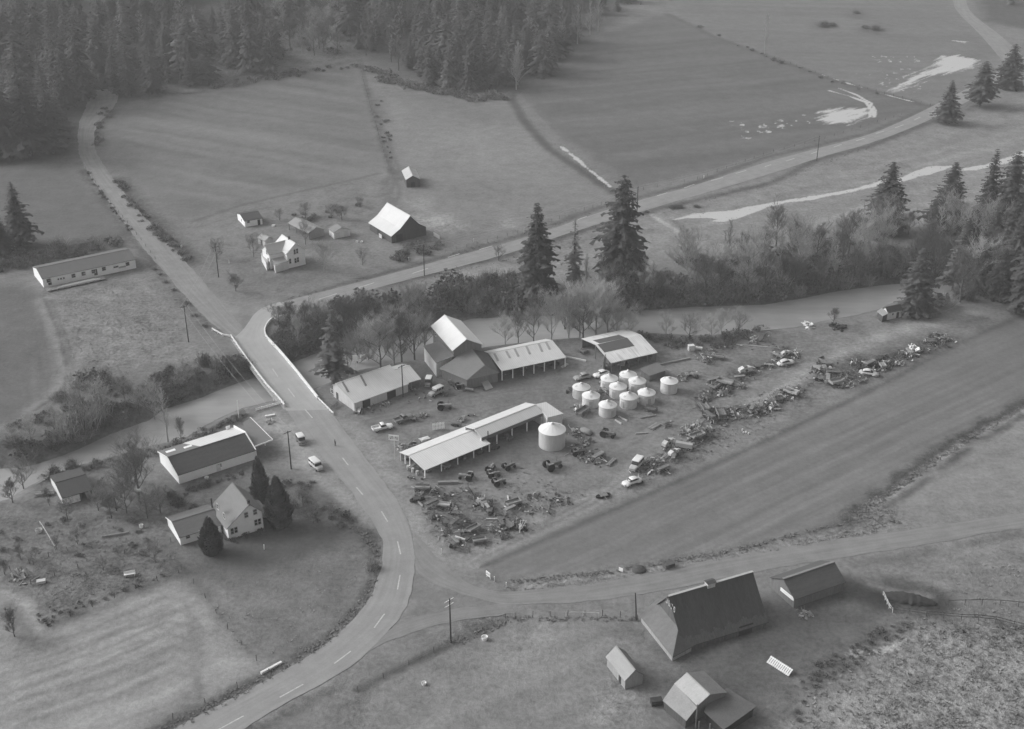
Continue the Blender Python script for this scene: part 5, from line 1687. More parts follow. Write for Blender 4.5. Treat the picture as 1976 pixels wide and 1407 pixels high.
# firs along the wood edges, read off the photo
for x, y, tp, w in ((520, 142, 52, 44), (488, 135, 48, 44), (455, 128, 30, 48), (370, 165, 100, 42), (395, 158, 106, 40), (298, 178, 92, 42), (252, 186, 80, 50), (225, 184, 98, 34), (60, 300, 92, 96), (104, 296, 150, 66), (15, 305, 130, 80), (132, 212, 60, 60), (160, 190, 30, 64), (120, 200, 20, 70)):
    p = GT(x, y)
    Z = p.y * CT + (H - p.z) * ST
    o = FARCON[RND.randrange(3)].copy(); C.objects.link(o)
    hh = (y - tp) * Z / F / .93
    sx = w * Z / F / 2 / 3.9
    o.location = p; o.scale = (sx, sx, hh / 20); o.rotation_euler.z = RND.random() * 6
    o['label'] = 'dark conifer in the dense wood at the top left of the photo'; o['group'] = 'conifers of the wood at the top left'
DEEP = []
def deep(poly, n):
    P = np.array(poly, float); k = t = 0
    while k < n and t < 20000:
        t += 1
        x = RND.uniform(P[:, 0].min(), P[:, 0].max()); y = RND.uniform(P[:, 1].min(), P[:, 1].max())
        if not inside(np.array([x]), np.array([y]), P)[0]: continue
        p = GT(x, y)
        if p.y > 1100: continue
        k += 1; DEEP.append(p)
deep([(q[0], q[1] - 12) for q in LEFT_WOOD], 210); deep([(q[0], q[1] - 12) for q in MID_WOOD], 190)
lowt = []
for q in range(3):
    t, m = conifer_meshes(91 + q, 16, 3.8, 20, 7, .03, 2, .4, .7, .05); lowt.append(m)
bv = MB()
for p in DEEP:
    src = RND.choice(lowt); a = RND.random() * 6.28; s = .7 + .45 * RND.random()
    ca, sa = math.cos(a) * s, math.sin(a) * s; b = len(bv.v)
    bv.v += [(p.x + x * ca - y * sa, p.y + x * sa + y * ca, p.z + z * s) for x, y, z in src.v]
    bv.f += [tuple(b + i for i in q) for q in src.f]
bv.m = [0] * len(bv.f)
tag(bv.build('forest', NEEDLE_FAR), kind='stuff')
for o in FARCON + FARBARE: bpy.data.objects.remove(o)


# leafless trees
def bare(px, hpx, label, k=0, wide=1.0, group=None, wpx=None):
    p = GT(*px)
    Z = p.y * CT + (H - p.z) * ST
    h = hpx * Z / F / .9
    s = h / 10
    o = dup(BARE[k], p, RND.random() * 6.28, (s * wide, s * wide, s), label, group)
    return o


def scat(poly, n, dmin):
    P = np.array(poly, float); out = []
    t = 0
    while len(out) < n and t < n * 80:
        t += 1
        x = RND.uniform(P[:, 0].min(), P[:, 0].max()); y = RND.uniform(P[:, 1].min(), P[:, 1].max())
        if inside(np.array([x]), np.array([y]), P)[0] and all(abs(x - a) + 2 * abs(y - b) > dmin for a, b in out): out.append((x, y))
    return out


for x, y, h, k, wd in ((735, 712, 100, 0, 1.0), (775, 700, 105, 1, 1.0), (712, 700, 85, 2, .9), (800, 690, 100, 0, 1.0), (745, 690, 90, 2, 1.0), (690, 705, 75, 0, 1.1), (672, 720, 70, 0, 1), (760, 706, 100, 3, 1.2), (820, 676, 85, 1, .9)):
    bare((x, y), h, 'bare grey tree on the river bank between bridge and mill, behind the repair shop', k, wd, 'bare trees behind the repair shop')
for x, y, h, k, wd in ((1064, 652, 92, 2, .8), (1118, 648, 104, 2, 1.0), (1150, 646, 100, 2, 1.0), (1098, 650, 84, 2, 1.0), (1172, 648, 92, 2, .9), (1030, 658, 72, 0, .8), (1135, 640, 100, 2, 1.0), (1000, 660, 66, 1, .7), (1090, 642, 80, 0, .9), (1190, 646, 66, 2, 1.0), (975, 664, 56, 2, 1.0), (1125, 652, 80, 0, 1.1)):
    bare((x, y), h, 'pale bare tree on the bank behind the open wing of the mill', k, wd, 'pale bare trees behind the mill wing')
for x, y, h, k in ((1190, 560, 90, 4), (1160, 570, 80, 4), (1215, 565, 85, 3), (1240, 575, 78, 3), (1258, 575, 70, 4), (1180, 575, 70, 0), (1225, 560, 70, 2), (1270, 580, 60, 1), (1130, 565, 74, 4)):
    bare((x, y), h, 'slender bare tree at the foot of the broad riverside conifer', k, 1.0, 'bare trees below the broad conifer')
for x, y in scat([(1290, 560), (1330, 500), (1450, 500), (1560, 480), (1660, 460), (1740, 480), (1720, 540), (1600, 560), (1480, 580), (1340, 588)], 32, 34):
    bare((x, y), 52 + 40 * RND.random(), 'bare tree in the thicket along the far river bank at the right', RND.choice((0, 1, 2, 3, 4, 1)), 1.0, 'bare trees of the thicket on the far bank')
for x, y in scat([(1740, 540), (1760, 470), (1860, 460), (1976, 480), (2060, 470), (2060, 560), (1976, 580), (1800, 590)], 15, 36):
    bare((x, y), 60 + 50 * RND.random(), 'bare tree in the dense grove at the right edge of the photo', RND.choice((0, 1, 1, 2, 4)), 1.05, 'bare trees of the grove at the right edge')
bare((1497, 476), 80, 'upright bare tree standing out in front of the swale', 1, 1.0)
bare((1660, 452), 32, 'small forked bare tree left of the pointed conifer', 1, 1.1)
bare((1752, 455), 48, 'forked bare tree right of the pointed conifer', 1, 1.0)
bare((1608, 626), 34, 'small bare tree at the water edge left of the cabin', 1, 1.0)
for x, y, h, k in ((1285, 652, 44, 2), (1330, 656, 52, 0), (1372, 652, 40, 2), (1425, 646, 50, 0), (1212, 650, 56, 2)):
    bare((x, y), h, 'bare tree on the near bank in front of the river right of the open shed', k, 1.1, 'bare trees on the near bank')
bare((1392, 640), 50, 'pale leaning bare tree on the near bank right of the open shed', 2, .8)
for x, y, h, k in ((270, 968, 110, 1), (262, 930, 100, 0)):
    bare((x, y), h, 'large bare tree behind the tool shed, its crown over the roof' if y > 950 else 'bare tree close behind the tool shed by the river', k, 1.15)
bare((324, 850), 118, 'thin leaning bare tree on the near bank above the store', 4, .7)
bare((350, 852), 52, 'small bare tree on the near bank behind the store', 1, .6)
bare((300, 812), 72, 'pale bare tree on the far bank left of the bridge', 2, 1.0)
for x, y, h in ((150, 800, 50), (200, 790, 56), (240, 770, 46), (110, 830, 44), (60, 850, 44), (30, 860, 40), (360, 740, 44), (420, 720, 36), (270, 800, 50)):
    bare((x, y), h, 'pale bare tree in the brush of the far bank left of the bridge', RND.choice((2, 0)), 1.0, 'pale bare trees of the left bank')
bare((575, 660), 52, 'small pale bare tree below the bridge rail', 2, .7)
for x, y, h, k in ((540, 640, 55, 0), (560, 634, 55, 1), (590, 640, 60, 1), (615, 640, 58, 0), (632, 660, 60, 1), (665, 640, 70, 1), (690, 650, 70, 1), (790, 606, 60, 0), (810, 610, 65, 0)):
    bare((x, y), h, 'bare tree in the brush between bridge and highway', k, 1.0, 'bare trees of the brush right of the bridge')
bare((420, 500), 40, 'thin bare tree by the utility pole at the gravel lane', 0, 1.0)
bare((455, 562), 34, 'round bare tree standing alone in the farmhouse yard', 1, 1.4)
bare((490, 496), 44, 'bare tree in front of the pale outhouse by the farmhouse', 0, .9)
bare((590, 472), 46, 'bare tree in front of the grey wagon shed', 0, .8)
bare((625, 522), 54, 'bare tree right of the farmhouse', 2, 1.1)
bare((700, 512), 34, 'small bare tree on the lawn below the white roofed barn', 0, 1.0)
bare((962, 503), 30, 'small bare tree on the verge of the highway', 0, 1.0)
for x, y, h in ((590, 420, 28), (540, 425, 22), (640, 420, 26), (660, 425, 30), (695, 400, 20)):
    bare((x, y), h, 'low bare tree in the row behind the farm sheds', 0, 1.3, 'bare trees behind the farm sheds')
for x, y, h in ((150, 1050, 34), (110, 1060, 30), (65, 1090, 30), (40, 1080, 34), (300, 1085, 44), (200, 1100, 30), (130, 1000, 40), (190, 985, 44), (215, 1000, 50), (285, 1000, 60), (310, 990, 55), (25, 970, 50), (45, 940, 55), (10, 1110, 34), (95, 975, 36), (225, 985, 66), (200, 975, 56), (245, 990, 60), (235, 960, 70)):
    bare((x, y), h, 'bare orchard tree in the rough garden left of the white house', RND.choice((0, 0, 1)), 1.15, 'bare orchard trees at the left')
bare((28, 1228), 62, 'dark bare tree in the hay field corner at the left edge', 1, 1.0)
for x, y, h in ((560, 990, 44), (605, 1010, 40), (585, 975, 36), (640, 1000, 30)):
    bare((x, y), h, 'low bare tree in the thicket right of the white house', 0, 1.1, 'bare trees right of the white house')
bare((1475, 104), 74, 'faint lone bare tree on the field line at the top right', 4, .7)
for x, y in scat([(520, -20), (660, -20), (650, 60), (690, 120), (590, 110), (540, 60)], 24, 26):
    bare((x, y), 30 + 22 * RND.random(), 'bare tree on the pale slope between the two woods', RND.choice((0, 2, 3)), 1.0, 'bare trees between the two woods')
for x, y in ((585, 60), (610, 40), (640, 75), (655, 30), (560, 90), (575, 20), (625, 100)): bare((x, y), 40 + 20 * RND.random(), 'dark twiggy tree on the slope between the two woods', 1, 1.3, 'dark twiggy trees between the two woods')
for x, y in scat([(1000, 180), (1090, 115), (1185, 40), (1150, 40), (1060, 110), (980, 170)], 9, 20):
    bare((x, y), 50 + 25 * RND.random(), 'bare tree along the edge of the middle wood', RND.choice((0, 3)), 1.0, 'bare trees at the edge of the middle wood')


# brush
BRUSHV = []


def shrub(px, wpx, label, k=0, tall=1.0, group=None, own=True):
    p = GT(*px)
    Z = p.y * CT + (H - p.z) * ST
    s = wpx * Z / F / 3.4
    if not own:
        BRUSHV.append((k, p, s * tall, RND.random() * 6.28)); return None
    o = SHRUB[k].copy(); C.objects.link(o)
    o.location = p; o.scale = (s, s * (.8 + .4 * RND.random()), s * tall * (.8 + .4 * RND.random())); o.rotation_euler.z = RND.random() * 6.28
    o['label'] = label
    if group: o['group'] = group
    return o


def thicket(poly, n, dmin, w, label, group, ks=(0, 0, 1), tall=1.0):
    for i, (x, y) in enumerate(scat(poly, n, dmin)):
        shrub((x, y), w * (.6 + .7 * RND.random()), label, RND.choice(ks), tall * (.8 + .5 * RND.random()), group, w > 28 and i < n * .55)


thicket([(840, 565), (880, 545), (1020, 545), (1060, 560), (1080, 580), (1000, 600), (900, 604), (840, 600)], 42, 20, 34, 'dark round bush in the thick hedge of brush behind the mill', 'dark bushes behind the mill', (0, 0, 0, 1), 1.3)
thicket([(640, 590), (740, 570), (800, 575), (840, 590), (830, 625), (700, 655), (600, 670), (540, 640), (540, 620), (600, 610)], 46, 20, 32, 'bush in the brush between bridge, highway and river', 'bushes right of the bridge', (0, 1, 1), 1.2)
thicket([(520, 655), (560, 648), (620, 655), (610, 675), (560, 695), (540, 680)], 12, 20, 30, 'low dark bush on the bank right under the bridge rail', 'bushes under the bridge rail', (0,), .8)
thicket([(1080, 575), (1250, 560), (1400, 560), (1500, 550), (1620, 525), (1720, 500), (1760, 510), (1700, 545), (1560, 568), (1340, 588), (1180, 600), (1080, 600)], 66, 24, 40, 'bush in the tangled far bank brush right of the mill', 'bushes of the far bank at the right', (0, 1, 2, 1), 1.0)
thicket([(1290, 505), (1420, 500), (1560, 480), (1700, 462), (1740, 470), (1740, 500), (1600, 525), (1480, 545), (1330, 560), (1270, 560)], 34, 26, 36, 'bush in the upper part of the thicket below the meadow', 'bushes below the meadow', (0, 1, 1, 2), .85)
thicket([(1740, 560), (1770, 470), (1900, 450), (2060, 440), (2060, 580), (1976, 580), (1900, 575), (1800, 590)], 40, 28, 42, 'bush in the dense grove at the right edge', 'bushes of the grove at the right edge', (0, 0, 1), 1.5)
thicket([(1230, 650), (1290, 655), (1380, 656), (1440, 640), (1480, 634), (1440, 650), (1380, 672), (1300, 668)], 24, 20, 26, 'low bush on the near bank behind the junk rows', 'bushes of the near bank at the right', (0, 1, 1), 1.0)
thicket([(250, 750), (330, 715), (420, 700), (480, 690), (500, 715), (440, 738), (330, 780), (280, 790)], 40, 20, 30, 'dark bush on the far bank left of the bridge', 'dark bushes left of the bridge', (0, 0, 1), .85)
thicket([(130, 730), (180, 715), (240, 740), (280, 790), (200, 830), (120, 865), (60, 885), (-40, 895), (-40, 850), (60, 810), (110, 790)], 50, 22, 34, 'bush of the wide brushy bank at the far left', 'bushes of the brushy bank at the left', (2, 1, 1, 0), .9)
for x, y, w, t in ((160, 822, 60, 1.4), (130, 842, 52, 1.2), (190, 800, 48, 1.3), (110, 850, 40, 1.1)):
    shrub((x, y), w, 'large pale bush at the water edge on the far left bank', 2, t, 'pale bushes at the water edge')
thicket([(-40, 470), (40, 490), (140, 478), (230, 462), (240, 472), (120, 505), (-40, 530)], 32, 22, 30, 'dark bush in the hedge behind the long white building', 'bushes behind the long white building', (0, 0, 1), .9)
thicket([(230, 345), (262, 395), (330, 465), (372, 505), (362, 512), (318, 475), (250, 405), (220, 350)], 26, 14, 20, 'bush in the hedgerow right of the gravel lane', 'bushes along the gravel lane', (0, 0, 1), .8)
thicket([(190, 215), (215, 205), (222, 215), (200, 240), (190, 300), (182, 290)], 12, 12, 16, 'bush at the bend of the gravel lane below the wood', 'bushes at the lane bend', (0, 1), .8)
thicket([(480, 915), (530, 925), (600, 930), (640, 975), (690, 1010), (640, 1020), (570, 985), (500, 960)], 22, 24, 24, 'low bush in the thicket right of the white house', 'bushes right of the white house', (0, 1, 1), .8)
thicket([(345, 950), (500, 900), (505, 906), (430, 930), (350, 958)], 15, 10, 13, 'small clipped bush along the front wall of the store', 'bushes along the store wall', (0, 0, 1), .9)
thicket([(440, 1042), (520, 1014), (526, 1022), (445, 1050)], 10, 10, 14, 'low dark bush at the foot of the white house wall', 'bushes at the white house', (0,), .9)
for x, y, w in ((345, 975, 34), (375, 985, 30), (330, 960, 26), (400, 935, 20)):
    shrub((x, y), w, 'dark bush between the store and the white house', 0, .9, 'bushes between store and house')
thicket([(60, 910), (130, 905), (230, 880), (330, 855), (470, 800), (475, 808), (340, 866), (240, 892), (130, 920), (70, 930)], 34, 20, 20, 'low bush along the near bank left of the bridge', 'bushes of the near bank at the left', (1, 1, 0), .9)
shrub((105, 918), 34, 'dark round bush on the near bank left of the tool shed', 0, 1.2)
shrub((140, 903), 30, 'dark round bush on the near bank behind the tool shed', 0, 1.3)
thicket([(-30, 1000), (60, 1000), (300, 1010), (320, 1060), (200, 1090), (60, 1120), (-30, 1120)], 22, 34, 17, 'straggling bush in the rough garden at the left', 'bushes in the rough garden', (0, 1, 1, 2), .8)
thicket([(60, 1190), (330, 1100), (335, 1108), (90, 1208)], 20, 16, 15, 'low bush along the fence above the hay field', 'bushes above the hay field', (0, 1), .7)
thicket([(755, 505), (800, 470), (850, 470), (860, 480), (790, 500), (760, 512)], 14, 14, 22, 'dark bush at the roadside below the white roofed barn', 'bushes below the white roofed barn', (0, 0, 1), 1.0)
thicket([(560, 415), (700, 395), (690, 405), (600, 430), (530, 430)], 12, 16, 18, 'low bush behind the farm sheds', 'bushes behind the farm sheds', (1, 0), .8)
thicket([(380, 168), (560, 140), (690, 122), (690, 130), (560, 150), (420, 172)], 26, 14, 18, 'bush in the hedge along the top of the pasture', 'bushes along the pasture top', (0, 1), .8)
thicket([(715, 190), (735, 190), (748, 230), (760, 320), (748, 300), (730, 240)], 14, 10, 14, 'low bush along the ditch in the meadow', 'bushes along the meadow ditch', (0, 1), .6)
thicket([(690, 125), (760, 150), (880, 182), (985, 186), (985, 195), (880, 195), (740, 158)], 30, 16, 22, 'bush along the foot of the middle wood', 'bushes at the middle wood', (0, 1), 1.0)
thicket([(520, -20), (690, -20), (690, 110), (560, 110)], 30, 22, 22, 'bush on the pale slope between the two woods', 'bushes between the two woods', (1, 2, 0), .9)
thicket([(1290, 28), (1480, 108), (1600, 152), (1700, 182), (1700, 186), (1600, 157), (1470, 110)], 16, 16, 13, 'low bush on the field line at the top right', 'bushes on the field line', (0, 1), .7)
for x, y, w in ((1590, 52, 26), (1606, 50, 18), (1652, 26, 14), (1690, 58, 26), (1670, 55, 18)):
    shrub((x, y), w, 'low dark bush alone in the upper pasture', 0, .6, 'bushes in the upper pasture')
for x, y, w in ((1248, 410, 13), (1300, 402, 24), (1312, 401, 16), (1345, 400, 16)):
    shrub((x, y), w, 'low dark bush in the roadside meadow near the swale', 0, .6, 'bushes in the roadside meadow')
for x, y, w in ((320, 545, 12), (310, 530, 10), (298, 520, 11), (335, 560, 14), (360, 585, 14), (375, 610, 14), (395, 630, 14), (420, 640, 12)):
    shrub((x, y), w, 'low bush on the verge left of the gravel lane', 1, .7, 'bushes on the lane verge')
thicket([(160, 330), (200, 385), (255, 452), (262, 458), (205, 380), (165, 325)], 16, 12, 13, 'low bush in the ditch left of the gravel lane', 'bushes in the lane ditch', (0, 1), .6)
thicket([(1545, 1300), (1600, 1270), (1640, 1250), (1680, 1225), (1745, 1195), (1760, 1215), (1690, 1250), (1640, 1290), (1570, 1330), (1550, 1330)], 34, 20, 22, 'dark rush clump in the wet hollow beside the barnyard', 'rush clumps in the hollow', (0, 0, 1), .6)
for x, y, w in ((1540, 1375, 14), (1542, 1390, 14), (1550, 1355, 10)):
    shrub((x, y), w, 'small dark rush clump at the bottom edge of the rough grass', 0, .7, 'rush clumps at the bottom edge')
shrub((718, 1098), 24, 'pale flowering bush beside the bend of the main road', 2, 1.2)

for poly, n in (([(1310, 885), (1360, 848), (1420, 812), (1500, 782), (1550, 755), (1545, 748), (1490, 768), (1400, 800), (1340, 838), (1300, 870)], 34), ([(1570, 738), (1640, 745), (1720, 705), (1830, 650), (1820, 645), (1700, 690), (1620, 700), (1570, 700)], 40), ([(1340, 780), (1420, 740), (1540, 690), (1530, 680), (1400, 725), (1340, 765)], 22), ([(800, 945), (860, 940), (900, 980), (930, 1050), (880, 1062), (830, 1010)], 16)):
    thicket(poly, n, 9, 11, 'low weeds among the scrap', 'weeds among the scrap', (0, 1, 1), .7)

# the low hedge and bank brush that nobody could count
SM = [MB(), MB(), MB()]
low = [shrub_mesh(71 + q, 1.6, 1.7, 110, .26, 60) for q in range(4)]
bv = MB()
for k, p, s, a in BRUSHV:
    src = low[RND.randrange(4)]
    ca, sa = math.cos(a) * s, math.sin(a) * s
    b = len(bv.v)
    bv.v += [(p.x + x * ca - y * sa, p.y + x * sa + y * ca, p.z + z * s * .85) for x, y, z in src.v]
    bv.f += [tuple(b + i for i in q) for q in src.f]
    bv.m += [{0: 0, 1: 1, 2: 2}[k] if q == 0 else 3 for q in src.m]
tag(bv.build('brush', [BRUSH, BRUSH_MID, M(122, .25, .5, .95, rnd=.15), TWIG]), kind='stuff')

# rank grass: tussocks, verges and the litter of the fields
GRASS = M(118, .35, .35, .95)
GRASS_DARK = M(106, .3, .35, .95)


def tufts(name, polys, mat, size, seed):
    R = random.Random(seed)
    m = MB()
    for poly, n in polys:
        P = np.array(poly, float)
        k = t = 0
        while k < n and t < n * 30:
            t += 1
            x = R.uniform(P[:, 0].min(), P[:, 0].max()); y = R.uniform(P[:, 1].min(), P[:, 1].max())
            if not inside(np.array([x]), np.array([y]), P)[0]: continue
            p = GT(x, y)
            s = size * (.5 + R.random())
            k += 1
            for j in range(5):
                a = R.random() * 6.28
                d = Vector((math.cos(a), math.sin(a), 0)) * s * (.25 + .5 * R.random())
                w = Vector((-d.y, d.x, 0)) * .7
                zt = Vector((0, 0, s * (.22 + .3 * R.random()))) + d * .6
                m.add([p - w + d * .1, p + w + d * .1, p + d + zt], [(0, 1, 2)])
    return tag(m.build(name, mat), kind='stuff')


tufts('tussock_grass', [([(1560, 1340), (1640, 1280), (1700, 1240), (1740, 1190), (1976, 1205), (2020, 1215), (2020, 1440), (1500, 1440)], 350), ([(1830, 1100), (1976, 1080), (1976, 1200), (1840, 1185)], 60)], M(130, .3, .3, .95), .4, 1)
tufts('dark_tussock_grass', [([(1560, 1340), (1640, 1280), (1700, 1240), (1740, 1190), (1976, 1205), (2020, 1215), (2020, 1440), (1500, 1440)], 500), ([(1650, 985), (1720, 975), (1740, 1010), (1680, 1028)], 60)], M(108, .3, .3, .95), .45, 2)
tufts('verge_grass', [([(330, 1415), (500, 1325), (640, 1240), (716, 1155), (738, 1085), (724, 1080), (700, 1150), (630, 1228), (490, 1310), (300, 1410)], 420),
                      ([(640, 985), (690, 1015), (735, 1060), (728, 1075), (690, 1030), (640, 1000)], 120),
                      ([(740, 552), (990, 490), (1150, 436), (1480, 352), (1760, 250), (1762, 256), (1480, 360), (1150, 446), (990, 500), (740, 562)], 420),
                      ([(560, 580), (785, 517), (994, 460), (1340, 354), (1340, 349), (994, 454), (785, 511), (560, 574)], 260),
                      ([(985, 1127), (1180, 1106), (1420, 1064), (1640, 1008), (1640, 1002), (1420, 1058), (1180, 1100), (985, 1120)], 260),
                      ([(1640, 990), (1740, 925), (1850, 852), (1976, 782), (1976, 790), (1850, 864), (1745, 938), (1660, 1000)], 320),
                      ([(110, 1000), (330, 960), (340, 1080), (100, 1180), (20, 1120)], 150),
                      ([(800, 950), (1000, 900), (1120, 960), (1000, 1040), (900, 1070), (830, 1040)], 300),
                      ([(1300, 830), (1560, 720), (1840, 640), (1830, 650), (1560, 780), (1330, 900), (1250, 930)], 420),
                      ([(880, 1235), (980, 1190), (1230, 1190), (1230, 1200), (990, 1200), (890, 1245)], 160)], GRASS_DARK, .42, 3)
tufts('meadow_grass', [([(120, 570), (280, 530), (320, 560), (360, 660), (400, 720), (330, 690), (250, 720), (150, 720), (120, 640)], 500),
                       ([(1250, 420), (1480, 350), (1680, 300), (1976, 210), (1976, 420), (1700, 440), (1400, 485)], 700),
                       ([(990, 1140), (1150, 1122), (1420, 1072), (1690, 1020), (1690, 1030), (1420, 1076), (1150, 1128)], 200),
                       ([(405, 1165), (640, 1090), (715, 1110), (690, 1170), (560, 1280), (495, 1290)], 60)], M(128, .25, .4, .95), .34, 4)
# ------------------------------------------------------------------ vehicles
RUBBER = M(48, .2, 2, .95)
IRON = M(98, .4, 1.5, .8, rnd=.55)
IRON_DARK = M(66, .3, 1.5, .85, rnd=.4)
RUST = M(122, .4, 1.5, .9, rnd=.5)
PAINT_PALE = M(186, .2, 1.2, .6, rnd=.15)
PAINT_WHITE = M(218, .06, 1.0, .4)
PAINT_GREY = M(150, .12, 1.0, .45)
PAINT_DARK = M(84, .15, 1.0, .5)
WINDOW = M(52, .2, 1.0, .2, spec=.5)
CHROME = M(170, .1, 2, .3)
STICK = M(140, .25, 1.5, .9, streak=(.3, 3, 3), rnd=.25)


def heading(tail, nose):
    a, b = G(*tail), G(*nose)
    return (a + b) / 2, math.atan2((b - a).y, (b - a).x)


def wheels(t, xs, y, r, w=.2):
    for x in xs:
        for s in (-1, 1):
            o = MB().wheel(0, 0, 0, r, w).build('wheel', RUBBER, t, at=(x, s * y, r))
            MB().tube([(0, -.02 - w * .32, 0), (0, w * .32 + .02, 0)], r * .5, 10).build('hub_cap', CHROME, o)


def sedan(name, label, at, rz, body, group=None, wreck=False):
    t = thing(name, label, 'car', at, rz, group)
    MB().loft([(-2.45, .55, .42, .62), (-2.3, .78, .36, .86), (-1.5, .9, .32, .98), (-.4, .92, .3, 1.0), (.7, .92, .3, 1.0), (1.6, .86, .32, .98), (2.25, .74, .36, .88), (2.42, .55, .42, .7)]).build('body', body, t, True)
    MB().loft([(-1.75, .5, .9, 1.02), (-1.25, .68, .9, 1.34), (-.6, .74, .9, 1.5), (.15, .74, .9, 1.5), (.62, .68, .9, 1.36), (1.05, .6, .9, 1.0)]).build('windows', WINDOW, t, True)
    MB().loft([(-1.62, .5, 1.0, 1.16), (-1.1, .66, 1.25, 1.46), (-.55, .72, 1.36, 1.58), (.1, .72, 1.36, 1.58), (.5, .64, 1.3, 1.46)]).build('roof', body, t, True)
    if not wreck:
        wheels(t, (-1.45, 1.45), .76, .34)
    m = MB(); m.obox(2.46, 0, .46, .1, 1.6, .14); m.build('bumper', CHROME, t)
    m = MB(); m.obox(-2.48, 0, .46, .1, 1.6, .14); m.build('bumper', CHROME, t)
    for s in (-1, 1):
        MB().tube([(2.25, s * .6, .72), (2.44, s * .6, .72)], .12, 8).build('headlight', CHROME, t)
        MB().loft([(-2.0, .14, .3, .6), (-1.5, .2, .3, .84), (-1.0, .14, .3, .7)]).build('fender', body, t, True, at=(0, s * .84, 0))
        MB().loft([(1.0, .14, .3, .7), (1.5, .2, .3, .86), (2.1, .16, .3, .7)]).build('fender', body, t, True, at=(0, s * .84, 0))
    return t


p, r = heading((1237, 927), (1201, 940))
sedan('car', 'white rounded sedan parked at the edge of the ploughed field', p, r, PAINT_WHITE)
p, r = heading((1139, 727), (1110, 734))
sedan('car', 'grey sedan parked between the mill wing and the grain bins', p, r, PAINT_GREY)
p, r = heading((1171, 721), (1149, 729))
sedan('car', 'white sedan parked behind the grain bins next to a grey sedan', p, r, PAINT_WHITE)


def pickup(label, at, rz, body, name='pickup_truck', cat='pickup'):
    t = thing(name, label, cat, at, rz)
    MB().loft([(.55, .84, .5, 1.0), (1.4, .84, .48, 1.1), (2.3, .78, .46, 1.06), (2.5, .66, .5, .95)]).build('hood', body, t, True)
    MB().loft([(-.55, .84, .5, 1.05), (.6, .86, .5, 1.12), (.9, .84, .5, 1.08)], e=6).build('cab', body, t, True)
    MB().loft([(-.5, .76, 1.02, 1.6), (-.3, .78, 1.0, 1.68), (.35, .78, 1.0, 1.68), (.85, .72, 1.0, 1.14)], e=6).build('windows', WINDOW, t, True)
    MB().loft([(-.52, .74, 1.6, 1.74), (-.2, .77, 1.6, 1.8), (.25, .77, 1.6, 1.8), (.45, .72, 1.56, 1.7)], e=5).build('roof', body, t, True)
    m = MB()
    m.box(-2.55, -.6, -.8, .8, .62, .72)
    for s in (-1, 1): m.box(-2.55, -.6, s * .86 - .05, s * .86 + .05, .55, 1.12)
    m.box(-.66, -.58, -.81, .81, .72, 1.14)
    m.build('bed', body, t)
    m = MB().box(-2.62, -2.55, -.81, .81, .6, 1.1)
    m.build('tailgate', body, t)
    for s in (-1, 1):
        MB().loft([(-2.1, .1, .45, .7), (-1.7, .16, .45, .95), (-1.3, .1, .45, .7)]).build('fender', body, t, True, at=(0, s * .92, 0))
        MB().loft([(1.2, .12, .45, .7), (1.65, .2, .42, .98), (2.2, .14, .45, .75)]).build('fender', body, t, True, at=(0, s * .86, 0))
        MB().tube([(2.42, s * .56, .82), (2.54, s * .56, .82)], .12, 8).build('headlight', CHROME, t)
    wheels(t, (-1.7, 1.62), .78, .38)
    MB().obox(2.6, 0, .5, .1, 1.66, .16).build('bumper', CHROME, t)
    return t


p, r = heading((720, 833), (757, 825))
pickup('white pickup truck with open bed parked near the signboard in the yard', p, r, PAINT_WHITE)
p, r = heading((768, 816), (790, 808))
pickup('old dark pickup standing right ahead of the white pickup in the yard', p, r, M(120, .2, 1, .6))


def van(label, at, rz, body, top, name, cat, L=3.9, hh=2.0, w=1.75, hood=.9):
    t = thing(name, label, cat, at, rz)
    h0 = L / 2
    bm = MB()
    for s in (-1, 1):
        for x in (-h0 + .12, -h0 + (L - hood) * .36, -h0 + (L - hood) * .68, h0 - hood - .34):
            bm.box(x - .06, x + .06, s * w * .465 - .03, s * w * .465 + .03, 1.05, hh - .15)
    bm.loft([(-h0, w * .46, .45, 1.12), (-h0 + .1, w * .5, .42, 1.16), (h0 - hood - .2, w * .5, .42, 1.18), (h0 - hood, w * .48, .42, 1.14), (h0 - .15, w * .42, .45, 1.06), (h0, w * .36, .5, .95)], e=6).build('body', body, t, True)
    MB().loft([(-h0 + .06, w * .46, 1.1, hh - .16), (h0 - hood - .35, w * .46, 1.1, hh - .16), (h0 - hood + .05, w * .43, 1.1, 1.2)], e=8).build('windows', WINDOW, t, True)
    MB().loft([(-h0 + .0, w * .45, hh - .2, hh), (-h0 + .25, w * .48, hh - .2, hh + .05), (h0 - hood - .5, w * .48, hh - .2, hh + .05), (h0 - hood - .22, w * .45, hh - .2, hh - .04)], e=5).build('roof', top, t, True)
    wheels(t, (-h0 * .58, h0 * .62), w * .43, .37)
    for s in (-1, 1): MB().tube([(h0 - .08, s * w * .28, .8), (h0 + .04, s * w * .28, .8)], .11, 8).build('headlight', CHROME, t)
    MB().obox(h0 + .08, 0, .48, .1, w * .9, .14).build('bumper', CHROME, t)
    MB().obox(-h0 - .06, 0, .48, .1, w * .9, .14).build('bumper', CHROME, t)
    return t


